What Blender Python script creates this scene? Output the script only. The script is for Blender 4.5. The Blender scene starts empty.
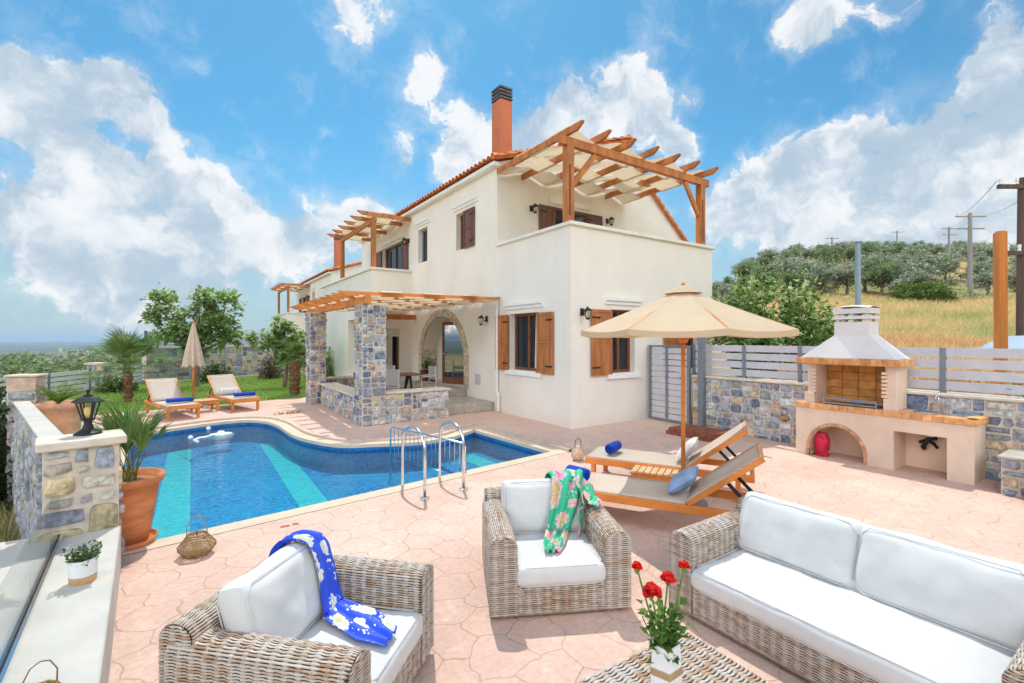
import bpy, math, random
import numpy as np
from mathutils import Vector, Matrix, noise as mnoise

R = math.radians
PI = math.pi
sc = bpy.context.scene
COL = sc.collection

# ------------------------------------------------------------------ camera
CAMX, CAMY, CAMZ = -6.0297, -6.9095, 1.75
YAW = R(34)
FWD = Vector((math.sin(YAW), math.cos(YAW), 0)); RGT = Vector((math.cos(YAW), -math.sin(YAW), 0))
cam_d = bpy.data.cameras.new('camera'); cam = bpy.data.objects.new('camera', cam_d); COL.objects.link(cam)
cam_d.sensor_width = 36; cam_d.lens = 36 * 473 / 1024; cam_d.shift_y = -0.0034
cam_d.clip_start = 0.05; cam_d.clip_end = 60000
cam.location = (CAMX, CAMY, CAMZ); cam.rotation_euler = (R(90), 0, -YAW)
sc.camera = cam

# ------------------------------------------------------------------ light
SUN_EL, SUN_AZ = R(61), R(68)          # azimuth counted from +X towards +Y
SKY_STRENGTH = 0.15
SUN_STRENGTH = 2.1
EXPOSURE = 0.66
BACK = 20.0  # brightness of the out-of-view clouds added as fill behind the camera
HAZE = 1.5e-4
sun_d = bpy.data.lights.new('sun', 'SUN'); sun_d.energy = SUN_STRENGTH; sun_d.angle = R(0.5); sun_d.color = (1, .965, .90)
sun = bpy.data.objects.new('sun', sun_d); COL.objects.link(sun)
sdir = Vector((math.cos(SUN_EL) * math.cos(SUN_AZ), math.cos(SUN_EL) * math.sin(SUN_AZ), math.sin(SUN_EL)))
sun.rotation_euler = sdir.to_track_quat('Z', 'Y').to_euler(); sun.location = (0, 0, 30)

sc.view_settings.view_transform = 'Standard'; sc.view_settings.look = 'None'
sc.view_settings.exposure = EXPOSURE; sc.view_settings.gamma = 1
sc.view_settings.use_curve_mapping = False
sc.cycles.max_bounces = 8; sc.cycles.transparent_max_bounces = 16; sc.cycles.diffuse_bounces = 5
sc.cycles.use_denoising = True
sc.cycles.sample_clamp_indirect = 6

world = bpy.data.worlds.new('World'); sc.world = world; world.use_nodes = True
wt = world.node_tree; wt.nodes.clear()
def N(t, typ, **kw):
    n = t.nodes.new(typ)
    for k, v in kw.items(): setattr(n, k, v)
    return n
def math_(t, op, a, b=None, c=None, clamp=False):
    n = N(t, 'ShaderNodeMath', operation=op, use_clamp=clamp)
    for i, x in enumerate((a, b, c)):
        if x is None: continue
        if isinstance(x, (int, float)): n.inputs[i].default_value = x
        else: t.links.new(x, n.inputs[i])
    return n.outputs[0]
def smooth(t, x, a, b, lo=0.0, hi=1.0):
    n = N(t, 'ShaderNodeMapRange', interpolation_type='SMOOTHSTEP')
    t.links.new(x, n.inputs[0])
    n.inputs[1].default_value = a; n.inputs[2].default_value = b; n.inputs[3].default_value = lo; n.inputs[4].default_value = hi
    return n.outputs[0]
def mixc(t, fac, a, b, blend='MIX'):
    n = N(t, 'ShaderNodeMix', data_type='RGBA', blend_type=blend)
    if isinstance(fac, (int, float)): n.inputs[0].default_value = fac
    else: t.links.new(fac, n.inputs[0])
    for i, x in ((6, a), (7, b)):
        if isinstance(x, (tuple, list)): n.inputs[i].default_value = tuple(x)[:3] + (1,)
        else: t.links.new(x, n.inputs[i])
    return n.outputs[2]
def noise_(t, vec, scale, detail=4, rough=.55, dist=0.0):
    n = N(t, 'ShaderNodeTexNoise'); n.inputs['Scale'].default_value = scale; n.inputs['Detail'].default_value = detail
    n.inputs['Roughness'].default_value = rough; n.inputs['Distortion'].default_value = dist
    if vec is not None: t.links.new(vec, n.inputs['Vector'])
    return n

# direction of a cumulus puff, its angular radius and its weight
PUFFS = [(-0.158, 0.926, 0.342, 0.086, 1), (-0.08, 0.925, 0.371, 0.06, 1), (-0.204, 0.927, 0.315, 0.07, 0.9), (-0.044, 0.942, 0.333, 0.04, 0.8), (-0.132, 0.968, 0.213, 0.102, 0.8), (-0.018, 0.971, 0.24, 0.1, 1), (0.055, 0.977, 0.206, 0.069, 1), (-0.197, 0.965, 0.172, 0.075, 0.8), (-0.072, 0.989, 0.125, 0.12, 0.8), (0.118, 0.978, 0.172, 0.07, 0.9), (0.22, 0.956, 0.194, 0.084, 1), (0.286, 0.931, 0.228, 0.057, 1), (-0.168, 0.983, 0.073, 0.122, 0.6), (0.01, 0.996, 0.084, 0.132, 0.6), (0.353, 0.809, 0.47, 0.06, 0.66), (0.338, 0.868, 0.365, 0.045, 0.5), (0.33, 0.886, 0.326, 0.035, 0.48), (0.246, 0.792, 0.559, 0.057, 0.6), (0.213, 0.821, 0.529, 0.046, 0.5), (0.446, 0.808, 0.385, 0.077, 1), (0.524, 0.749, 0.406, 0.055, 1), (0.611, 0.66, 0.438, 0.083, 1), (0.656, 0.595, 0.465, 0.063, 1), (0.591, 0.709, 0.384, 0.073, 1), (0.695, 0.589, 0.413, 0.065, 1), (0.422, 0.845, 0.329, 0.048, 0.9), (0.507, 0.794, 0.335, 0.076, 1), (0.753, 0.552, 0.358, 0.051, 1), (0.735, 0.522, 0.433, 0.03, 0.5), (0.836, 0.478, 0.27, 0.074, 1), (0.871, 0.4, 0.287, 0.073, 1), (0.891, 0.332, 0.311, 0.064, 1), (0.926, 0.277, 0.257, 0.086, 1), (0.878, 0.437, 0.195, 0.097, 1), (0.923, 0.33, 0.197, 0.114, 1), (0.934, 0.208, 0.291, 0.078, 1), (0.927, 0.165, 0.337, 0.067, 1), (0.91, 0.157, 0.383, 0.049, 0.9), (0.958, 0.213, 0.193, 0.099, 1), (0.894, 0.145, 0.424, 0.037, 0.8), (0.791, 0.363, 0.492, 0.047, 0.85), (0.805, 0.32, 0.499, 0.049, 0.85), (0.835, 0.261, 0.484, 0.042, 0.7), (0.823, 0.519, 0.232, 0.052, 1), (0.967, 0.133, 0.218, 0.077, 1),
         # unseen puffs behind and beside the camera, added for lighting and reflections
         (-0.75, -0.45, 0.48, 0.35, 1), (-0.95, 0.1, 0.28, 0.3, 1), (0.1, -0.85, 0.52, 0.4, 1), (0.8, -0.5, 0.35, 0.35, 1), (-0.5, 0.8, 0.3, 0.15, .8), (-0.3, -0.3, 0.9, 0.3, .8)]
sky = N(wt, 'ShaderNodeTexSky', sky_type='NISHITA', sun_disc=False)
sky.sun_elevation = SUN_EL; sky.sun_rotation = PI / 2 - SUN_AZ
sky.air_density = 1.0; sky.dust_density = 0.6; sky.ozone_density = 2.0; sky.altitude = 50
tc = N(wt, 'ShaderNodeTexCoord'); dirv = tc.outputs['Generated']
warp = noise_(wt, dirv, 11, 5)
wv = N(wt, 'ShaderNodeVectorMath', operation='MULTIPLY_ADD')
wt.links.new(warp.outputs['Color'], wv.inputs[0]); wv.inputs[1].default_value = (.085, .085, .085)
off = N(wt, 'ShaderNodeVectorMath', operation='SUBTRACT'); wt.links.new(dirv, off.inputs[0]); off.inputs[1].default_value = (.0425, .0425, .0425)
wt.links.new(off.outputs[0], wv.inputs[2]); wdir = wv.outputs[0]
acc = None
for x, y, z, r, w in PUFFS:
    l = math.sqrt(x * x + y * y + z * z)
    d = N(wt, 'ShaderNodeVectorMath', operation='DISTANCE'); wt.links.new(wdir, d.inputs[0]); d.inputs[1].default_value = (x / l, y / l, z / l)
    m = smooth(wt, d.outputs['Value'], r * 1.35, r * .25, 0, w)
    acc = m if acc is None else math_(wt, 'ADD', acc, m)
blob = math_(wt, 'MINIMUM', acc, 1.15)
def cloud_density(vec):
    n1 = noise_(wt, vec, 9.0, 11, .62, .25)
    v = N(wt, 'ShaderNodeTexVoronoi', feature='SMOOTH_F1'); v.inputs['Scale'].default_value = 16; wt.links.new(vec, v.inputs['Vector'])
    billow = math_(wt, 'MULTIPLY_ADD', v.outputs['Distance'], -.45, .2)
    a = math_(wt, 'MULTIPLY_ADD', n1.outputs['Fac'], 2.3, -1.15)
    return math_(wt, 'ADD', math_(wt, 'ADD', a, billow), blob)
dens = cloud_density(wdir)
up = N(wt, 'ShaderNodeVectorMath', operation='ADD'); wt.links.new(wdir, up.inputs[0]); up.inputs[1].default_value = (.016, .034, .075)
dens_up = cloud_density(up.outputs[0])
wisp = noise_(wt, wdir, 26, 8, .7, 1.2)
dens2 = math_(wt, 'ADD', dens, math_(wt, 'MULTIPLY_ADD', wisp.outputs['Fac'], .9, -.45))
alpha = math_(wt, 'MAXIMUM', smooth(wt, dens2, .50, .86), math_(wt, 'MULTIPLY', smooth(wt, dens2, -.05, .95), .40))
thin = noise_(wt, dirv, 2.2, 6, .62)
veil = math_(wt, 'MULTIPLY', smooth(wt, thin.outputs['Fac'], .52, .8), .35)
fine = noise_(wt, wdir, 22, 6, .6)
lit = smooth(wt, math_(wt, 'ADD', math_(wt, 'SUBTRACT', dens, dens_up), math_(wt, 'MULTIPLY_ADD', fine.outputs['Fac'], .8, -.4)), -.45, .35)
core = smooth(wt, dens_up, .7, 1.5)
cl_a = mixc(wt, lit, (2.05, 2.55, 3.05), (4.15, 4.17, 4.2))
ccol0 = mixc(wt, math_(wt, 'MULTIPLY', core, .62), cl_a, (2.1, 2.6, 3.1))
# unseen clouds behind the camera, brightened far above the others as added fill light
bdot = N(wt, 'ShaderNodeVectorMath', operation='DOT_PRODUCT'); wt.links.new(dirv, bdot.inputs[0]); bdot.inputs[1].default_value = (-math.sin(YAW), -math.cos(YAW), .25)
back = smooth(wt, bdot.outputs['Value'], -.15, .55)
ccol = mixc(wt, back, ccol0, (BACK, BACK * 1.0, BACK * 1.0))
sep = N(wt, 'ShaderNodeSeparateXYZ'); wt.links.new(dirv, sep.inputs[0])
skyc = mixc(wt, 1.0, sky.outputs[0], (0.235, .53, .585), 'MULTIPLY')
hz = smooth(wt, sep.outputs['Z'], .38, .0)
skyh = mixc(wt, math_(wt, 'MULTIPLY', hz, .85), skyc, (2.05, 2.55, 2.85))
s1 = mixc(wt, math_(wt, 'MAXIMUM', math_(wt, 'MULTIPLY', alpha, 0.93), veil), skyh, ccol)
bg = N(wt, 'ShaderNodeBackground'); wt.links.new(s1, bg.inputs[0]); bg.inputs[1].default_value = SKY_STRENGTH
wo = N(wt, 'ShaderNodeOutputWorld'); wt.links.new(bg.outputs[0], wo.inputs[0])

# ------------------------------------------------------------------ helpers
def at(px, py, depth):
    """a place in the world from the view direction and the distance ahead"""
    xc = (px - 512) / 473 * depth
    p = Vector((CAMX, CAMY, 0)) + RGT * xc + FWD * depth
    p.z = CAMZ + (338 - py) / 473 * depth
    return p
def view(x, y):
    d = Vector((x - CAMX, y - CAMY, 0)); return d.dot(RGT), d.dot(FWD)

class MB:
    """collects geometry of one mesh"""
    def __init__(s): s.v = []; s.f = []; s.m = []; s.c = []
    def add(s, vs, fs, mi=0, col=None):
        b = len(s.v); s.v += [tuple(v) for v in vs]
        for f in fs:
            s.f.append(tuple(b + i for i in f)); s.m.append(mi); s.c.append(col)
        return s
    def box(s, a, b, mi=0, col=None):
        x0, y0, z0 = (min(p, q) for p, q in zip(a, b)); x1, y1, z1 = (max(p, q) for p, q in zip(a, b))
        return s.add([(x0, y0, z0), (x1, y0, z0), (x1, y1, z0), (x0, y1, z0), (x0, y0, z1), (x1, y0, z1), (x1, y1, z1), (x0, y1, z1)],
                     [(0, 3, 2, 1), (4, 5, 6, 7), (0, 1, 5, 4), (1, 2, 6, 5), (2, 3, 7, 6), (3, 0, 4, 7)], mi, col)
    def bar(s, a, b, w, h, up=(0, 0, 1), mi=0, col=None):
        a, b = Vector(a), Vector(b); d = (b - a).normalized(); u = Vector(up)
        x = d.cross(u)
        if x.length < 1e-5: x = d.cross(Vector((1, 0, 0)))
        x.normalize(); u = x.cross(d).normalized()
        vs = [p + x * (w / 2 * i) + u * (h / 2 * j) for p in (a, b) for i, j in ((-1, -1), (1, -1), (1, 1), (-1, 1))]
        return s.add(vs, [(0, 1, 2, 3), (7, 6, 5, 4), (0, 4, 5, 1), (1, 5, 6, 2), (2, 6, 7, 3), (3, 7, 4, 0)], mi, col)
    def tube(s, pts, r, n=8, mi=0, col=None, closed=False):
        pts = [Vector(p) for p in pts]; k = len(pts); rr = r if isinstance(r, (list, tuple)) else [r] * k
        vs = []; prev = None
        for i, p in enumerate(pts):
            if closed: t = pts[(i + 1) % k] - pts[i - 1]
            else: t = pts[min(i + 1, k - 1)] - pts[max(i - 1, 0)]
            t.normalize()
            if prev is None:
                ref = Vector((0, 0, 1)) if abs(t.z) < .9 else Vector((1, 0, 0))
                x = t.cross(ref).normalized()
            else:
                x = prev - t * prev.dot(t)
                if x.length < 1e-6: x = t.orthogonal()
                x.normalize()
            prev = x; y = t.cross(x)
            for j in range(n):
                a = 2 * PI * j / n
                vs.append(p + (x * math.cos(a) + y * math.sin(a)) * rr[i])
        fs = []
        for i in range(k if closed else k - 1):
            for j in range(n):
                a0 = i * n + j; a1 = i * n + (j + 1) % n; b0 = ((i + 1) % k) * n + j; b1 = ((i + 1) % k) * n + (j + 1) % n
                fs.append((a0, a1, b1, b0))
        if not closed:
            fs.append(tuple(reversed(range(n)))); fs.append(tuple((k - 1) * n + j for j in range(n)))
        return s.add(vs, fs, mi, col)
    def lathe(s, prof, c=(0, 0, 0), n=24, mi=0, col=None, sx=1, sy=1, phase=0):
        vs = []; k = len(prof)
        for r, z in prof:
            for j in range(n):
                a = 2 * PI * j / n + phase; vs.append((c[0] + r * math.cos(a) * sx, c[1] + r * math.sin(a) * sy, c[2] + z))
        fs = []
        for i in range(k - 1):
            for j in range(n):
                fs.append((i * n + j, i * n + (j + 1) % n, (i + 1) * n + (j + 1) % n, (i + 1) * n + j))
        fs.append(tuple(reversed(range(n)))); fs.append(tuple((k - 1) * n + j for j in range(n)))
        return s.add(vs, fs, mi, col)
    def prism(s, poly, ext, mi=0, col=None):
        n = len(poly); e = Vector(ext); a = [Vector(p) for p in poly]; vs = a + [p + e for p in a]
        fs = [tuple(reversed(range(n))), tuple(range(n, 2 * n))] + [(i, (i + 1) % n, n + (i + 1) % n, n + i) for i in range(n)]
        return s.add(vs, fs, mi, col)
    def quad(s, a, b, c, d, mi=0, col=None): return s.add([a, b, c, d], [(0, 1, 2, 3)], mi, col)
    def grid(s, fn, nu, nv, mi=0, col=None):
        vs = [fn(i / nu, j / nv) for i in range(nu + 1) for j in range(nv + 1)]
        fs = [(i * (nv + 1) + j, (i + 1) * (nv + 1) + j, (i + 1) * (nv + 1) + j + 1, i * (nv + 1) + j + 1) for i in range(nu) for j in range(nv)]
        return s.add(vs, fs, mi, col)
    def build(s, name, mat, parent=None, smooth=False, bevel=0, loc=None, fix=False):
        me = bpy.data.meshes.new(name); me.from_pydata([tuple(v) for v in s.v], [], s.f); me.update()
        mats = mat if isinstance(mat, (list, tuple)) else [mat]
        for m in mats: me.materials.append(m)
        if len(mats) > 1: me.polygons.foreach_set('material_index', s.m)
        if any(c is not None for c in s.c):
            at_ = me.color_attributes.new('Col', 'FLOAT_COLOR', 'CORNER'); buf = []
            for f, c in zip(s.f, s.c): buf += list(tuple(c or (1, 1, 1))[:3] + (1.0,)) * len(f)
            at_.data.foreach_set('color', buf)
        if smooth: me.polygons.foreach_set('use_smooth', [True] * len(me.polygons))
        if fix:
            import bmesh
            bm = bmesh.new(); bm.from_mesh(me); bmesh.ops.recalc_face_normals(bm, faces=bm.faces); bm.to_mesh(me); bm.free()
        o = bpy.data.objects.new(name, me); COL.objects.link(o)
        if parent: o.parent = parent
        if loc is not None: o.location = loc
        if bevel:
            b = o.modifiers.new('bevel', 'BEVEL'); b.width = bevel; b.segments = 2; b.limit_method = 'ANGLE'; b.angle_limit = R(40)
        return o

def np_mesh(name, verts, faces, mat, parent=None, cols=None, smooth=False, loc=None):
    """verts (n,3), faces (m,k) arrays"""
    verts = np.asarray(verts, dtype=np.float32); faces = np.asarray(faces, dtype=np.int32)
    me = bpy.data.meshes.new(name); m, k = faces.shape
    me.vertices.add(len(verts)); me.vertices.foreach_set('co', verts.ravel())
    me.loops.add(m * k); me.loops.foreach_set('vertex_index', faces.ravel())
    me.polygons.add(m); me.polygons.foreach_set('loop_start', np.arange(0, m * k, k, dtype=np.int32))
    me.update(calc_edges=True)
    mats = mat if isinstance(mat, (list, tuple)) else [mat]
    for mm in mats: me.materials.append(mm)
    if cols is not None:   # per face colours
        a = me.color_attributes.new('Col', 'FLOAT_COLOR', 'CORNER')
        c = np.concatenate([np.asarray(cols, dtype=np.float32), np.ones((m, 1), np.float32)], 1)
        a.data.foreach_set('color', np.repeat(c, k, 0).ravel())
    if smooth: me.polygons.foreach_set('use_smooth', np.ones(m, dtype=bool))
    me.validate(); me.update()
    o = bpy.data.objects.new(name, me); COL.objects.link(o)
    if parent: o.parent = parent
    if loc is not None: o.location = loc
    return o

def tag(o, label=None, cat=None, group=None, kind=None):
    if label: o['label'] = label
    if cat: o['category'] = cat
    if group: o['group'] = group
    if kind: o['kind'] = kind
    return o
def thing(name, label, cat, loc=(0, 0, 0), rz=0, group=None):
    o = bpy.data.objects.new(name, None); COL.objects.link(o); o.empty_display_size = .1
    o.location = loc; o.rotation_euler = (0, 0, rz)
    return tag(o, label, cat, group)
def kids(o): return [c for c in bpy.data.objects if c.parent == o]
def copy_tree(o, parent=None):
    c = o.copy(); COL.objects.link(c)
    if parent: c.parent = parent
    for ch in kids(o): copy_tree(ch, c)
    return c
def clone(o, loc, rz=None, label=None, group=None, scale=None):
    c = copy_tree(o); c.location = loc
    if rz is not None: c.rotation_euler = (0, 0, rz)
    if label: c['label'] = label
    if group: c['group'] = group
    if scale: c.scale = (scale,) * 3 if isinstance(scale, (int, float)) else scale
    return c

# ------------------------------------------------------------------ materials
def mat(name, col, rough=.7, var=.0, vscale=8, bump=0.0, bscale=40, metal=0.0, col2=None, detail=5, attr=False, spec=.35, coord='Object', stretch=None, trans=None, tcol=None):
    m = bpy.data.materials.new(name); m.use_nodes = True; t = m.node_tree; b = t.nodes['Principled BSDF']
    b.inputs['Roughness'].default_value = rough; b.inputs['Metallic'].default_value = metal; b.inputs['Specular IOR Level'].default_value = spec
    tc = N(t, 'ShaderNodeTexCoord'); v = tc.outputs[coord]
    if stretch:
        mp = N(t, 'ShaderNodeMapping'); mp.inputs['Scale'].default_value = stretch; t.links.new(v, mp.inputs[0]); v = mp.outputs[0]
    base = None
    if attr:
        a = N(t, 'ShaderNodeAttribute', attribute_name='Col'); base = a.outputs['Color']
    if col2 is not None or var > 0:
        n = noise_(t, v, vscale, detail, .6)
        f = smooth(t, n.outputs['Fac'], .3, .7)
        if attr:
            mul = mixc(t, f, (1 - var,) * 3, (1 + var,) * 3); c = mixc(t, 1.0, base, mul, 'MULTIPLY')
        else:
            c2 = col2 if col2 is not None else tuple(min(1, k * (1 + var)) for k in col)
            c1 = col if col2 is not None else tuple(k * (1 - var) for k in col)
            c = mixc(t, f, c1, c2)
        t.links.new(c, b.inputs['Base Color'])
    elif attr: t.links.new(base, b.inputs['Base Color'])
    else: b.inputs['Base Color'].default_value = tuple(col) + (1,)
    if bump > 0:
        n2 = noise_(t, v, bscale, 6, .6); bp = N(t, 'ShaderNodeBump'); bp.inputs['Strength'].default_value = bump; bp.inputs['Distance'].default_value = .01
        t.links.new(n2.outputs['Fac'], bp.inputs['Height']); t.links.new(bp.outputs[0], b.inputs['Normal'])
    if trans:
        tr = N(t, 'ShaderNodeBsdfTranslucent'); mx = N(t, 'ShaderNodeMixShader'); mx.inputs[0].default_value = trans
        src = b.inputs['Base Color']
        if tcol: tr.inputs[0].default_value = tcol + (1,)
        elif src.links: t.links.new(src.links[0].from_socket, tr.inputs[0])
        else: tr.inputs[0].default_value = src.default_value
        out = t.nodes['Material Output']
        t.links.new(b.outputs[0], mx.inputs[1]); t.links.new(tr.outputs[0], mx.inputs[2]); t.links.new(mx.outputs[0], out.inputs[0])
    return m

M = {}
M['plaster'] = mat('plaster', (.845, .785, .70), .9, .035, 1.1, .10, 90)
def weather(m, streak=.07, base=.12):
    """rain streaks and a slightly dirty foot on a rendered wall"""
    t = m.node_tree; b = t.nodes['Principled BSDF']; src = b.inputs['Base Color'].links[0].from_socket
    tc = N(t, 'ShaderNodeTexCoord'); mp = N(t, 'ShaderNodeMapping'); mp.inputs['Scale'].default_value = (5, 5, .30); t.links.new(tc.outputs['Object'], mp.inputs[0])
    n = noise_(t, mp.outputs[0], 1.4, 5, .65); f = smooth(t, n.outputs['Fac'], .52, .74, 0, streak)
    c = mixc(t, f, src, (.45, .38, .30))
    n2 = noise_(t, tc.outputs['Object'], 3.0, 5, .7); sp = N(t, 'ShaderNodeSeparateXYZ'); t.links.new(tc.outputs['Object'], sp.inputs[0])
    hgt = math_(t, 'ADD', sp.outputs['Z'], math_(t, 'MULTIPLY_ADD', n2.outputs['Fac'], -.5, .25))
    c = mixc(t, smooth(t, hgt, .32, .0, 0, base), c, (.42, .33, .26)); t.links.new(c, b.inputs['Base Color'])
weather(M['plaster'])
M['plaster_cream'] = mat('plaster_cream', (.74, .62, .42), .9, .05, 2, .12, 90)
M['trim'] = mat('white_trim', (.84, .83, .80), .8, .03, 4, .06, 60)
M['coping'] = mat('coping', (.80, .76, .68), .8, .06, 5, .1, 60)
M['tile'] = mat('roof_tile', (.66, .23, .09), .8, .3, 5, .3, 30, attr=False)
M['chimney'] = mat('chimney_render', (.56, .18, .09), .85, .12, 3, .12, 60)
M['slate'] = mat('slate', (.13, .12, .14), .8, .3, 9, .2, 40)
M['wood'] = mat('stained_wood', (.50, .175, .045), .5, .28, 5, .2, 30, stretch=(1, 1, .25))
M['wood_warm'] = mat('teak', (.66, .225, .048), .5, .22, 6, .15, 40, stretch=(.4, .4, .4))
M['shutter'] = mat('shutter_wood', (.44, .165, .055), .5, .22, 7, .15, 40, stretch=(1, 1, .15))
M['shutter_dark'] = mat('dark_shutter_wood', (.17, .075, .055), .5, .2, 7, .1, 40, stretch=(1, 1, .15))
M['frame'] = mat('window_wood', (.20, .07, .03), .45, .2, 9, .1, 50)
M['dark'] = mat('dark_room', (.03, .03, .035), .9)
M['curtain'] = mat('curtain', (.62, .60, .55), .9, .1, 20)
M['iron'] = mat('black_iron', (.03, .03, .032), .5, .2, 30, metal=.4)
M['grey_metal'] = mat('grey_metal', (.20, .225, .26), .45, .08, 4, metal=.2)
M['slat'] = mat('grey_slat', (.55, .54, .575), .55, .06, 5)
M['steel'] = mat('stainless_steel', (.78, .78, .78), .18, metal=1.0)
M['mortar'] = mat('mortar', (.66, .57, .48), .95, .14, 6, .4, 45)
M['stone'] = mat('rubble_stone', (1, 1, 1), .9, .42, 18, 1.0, 34, attr=True)
M['stone_cap'] = mat('stone_cap', (.66, .58, .48), .9, .12, 6, .25, 40)
M['concrete'] = mat('pale_concrete', (.53, .50, .45), .9, .08, 3, .3, 30)
M['canvas'] = mat('cream_canvas', (.82, .69, .48), .85, .05, 4, .08, 200, trans=.38)
M['parasol'] = mat('parasol_canvas', (.66, .56, .40), .85, .05, 3, .08, 200, trans=.30, tcol=(.80, .46, .17))
M['parasol_dull'] = mat('folded_canvas', (.58, .47, .36), .9, .08, 12, .1, 100)
M['sling'] = mat('sling_mesh', (.54, .455, .375), .8, .06, 60, .2, 300)
M['cushion'] = mat('cushion_cloth', (.635, .63, .62), .85, .03, 12, .10, 160)
M['piping'] = mat('piping_cloth', (.62, .62, .62), .9)
M['pillow_blue'] = mat('pillow_blue', (.25, .36, .55), .9, .12, 6, .1, 100)
M['pillow_pale'] = mat('pillow_pale', (.62, .60, .60), .9, .1, 10, .1, 100)
M['towel'] = mat('blue_towel', (.010, .055, .42), .95, .2, 30, .5, 220)
M['terracotta'] = mat('terracotta', (.58, .215, .085), .85, .2, 4, .2, 30, stretch=(1, 1, 4))
M['soil'] = mat('soil', (.09, .06, .04), 1, .4, 30, .8, 40)
M['brick_orange'] = mat('orange_brick', (.66, .27, .09), .85, .2, 12, .2, 40, attr=False)
M['brick_attr'] = mat('firebrick', (1, 1, 1), .85, .22, 10, .3, 40, attr=True)
M['bbq'] = mat('bbq_render', (.78, .60, .47), .9, .07, 3, .25, 30)
M['hood'] = mat('hood_render', (.70, .67, .66), .9, .05, 3, .15, 40)
M['red'] = mat('red_sack', (.58, .012, .055), .6, .35, 9, .4, 14)
M['white_paint'] = mat('white_paint', (.82, .82, .82), .5)
M['brown_step'] = mat('brown_brick_step', (.27, .085, .05), .85, .25, 9, .3, 30)
M['grey_step'] = mat('stone_step', (.44, .40, .34), .9, .18, 5, .4, 25)
M['pole_wood'] = mat('pole_wood', (.58, .20, .045), .75, .25, 3, .5, 20, stretch=(3, 3, .15))
M['old_pole'] = mat('weathered_pole', (.33, .30, .28), .9, .2, 3, .4, 20, stretch=(3, 3, .15))
M['dark_pole'] = mat('tarred_pole', (.12, .075, .06), .85, .25, 3, .4, 20, stretch=(3, 3, .15))
M['rattan_wire'] = mat('bronze_wire', (.36, .22, .10), .55, .15, 30, metal=.35)
M['weave'] = mat('woven_rattan', (1, 1, 1), .75, .12, 120, .15, 300, attr=True)
M['bark'] = mat('bark', (.20, .14, .09), .95, .35, 12, .8, 20, stretch=(1, 1, .3))
M['palm_bark'] = mat('palm_bark', (.24, .13, .065), 1, .5, 26, 1, 40)
M['leaf'] = mat('leaf', (1, 1, 1), .55, .15, 3, attr=True, trans=.62)
M['blade'] = mat('grass_blade', (1, 1, 1), .7, .1, 2, attr=True, trans=.3)
M['teal'] = mat('teal_paint', (.10, .34, .40), .4)
M['black'] = mat('black_paint', (.02, .02, .022), .45)
M['rubber'] = mat('rubber', (.02, .02, .02), .9)
M['car'] = mat('car_paint', (.36, .44, .54), .25, spec=.6)
M['chair_white'] = mat('chair_frame', (.70, .69, .66), .5)
M['chair_sling'] = mat('chair_sling', (.40, .38, .37), .8, .1, 60)
M['table_top'] = mat('dark_table_top', (.17, .085, .05), .5, .2, 6, stretch=(1, 6, 1))
M['rose'] = mat('rose_pink', (.70, .30, .32), .7, .2, 30)
M['red_petal'] = mat('red_petal', (.78, .018, .014), .6, .3, 60, trans=.2)
M['stem'] = mat('flower_stem', (.12, .24, .05), .6, .25, 20)
M['twig'] = mat('firewood', (.42, .27, .15), .9, .25, 12)

def glass_mat(name, tint, fres_boost=1.0, clear=True, dark=(.02, .03, .04)):
    m = bpy.data.materials.new(name); m.use_nodes = True; t = m.node_tree; t.nodes.clear()
    o = N(t, 'ShaderNodeOutputMaterial'); mx = N(t, 'ShaderNodeMixShader'); g = N(t, 'ShaderNodeBsdfGlossy'); g.inputs['Roughness'].default_value = .015
    lw = N(t, 'ShaderNodeLayerWeight'); lw.inputs[0].default_value = .5
    fr_ = math_(t, 'MULTIPLY_ADD', math_(t, 'POWER', lw.outputs['Facing'], 5.0), .96, .04)
    fac = math_(t, 'MULTIPLY', fr_, fres_boost, clamp=True)
    if clear:
        a = N(t, 'ShaderNodeBsdfTransparent'); a.inputs[0].default_value = tuple(tint) + (1,)
    else:
        a = N(t, 'ShaderNodeBsdfDiffuse'); a.inputs[0].default_value = tuple(dark) + (1,)
    t.links.new(fac, mx.inputs[0]); t.links.new(a.outputs[0], mx.inputs[1]); t.links.new(g.outputs[0], mx.inputs[2]); t.links.new(mx.outputs[0], o.inputs[0])
    return m
M['glass'] = glass_mat('clear_glass', (.96, .99, .985))
M['pane'] = glass_mat('window_pane', (1, 1, 1), 1.3, clear=False)
M['pane_sky'] = glass_mat('door_pane', (1, 1, 1), 9.0, clear=False, dark=(.02, .04, .07))
M['lamp_glass'] = glass_mat('lamp_glass', (.97, .92, .80))
m = bpy.data.materials.new('warm_bulb'); m.use_nodes = True
b = m.node_tree.nodes['Principled BSDF']; b.inputs['Base Color'].default_value = (.95, .72, .34, 1); b.inputs['Roughness'].default_value = .5
M['bulb'] = m

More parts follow.
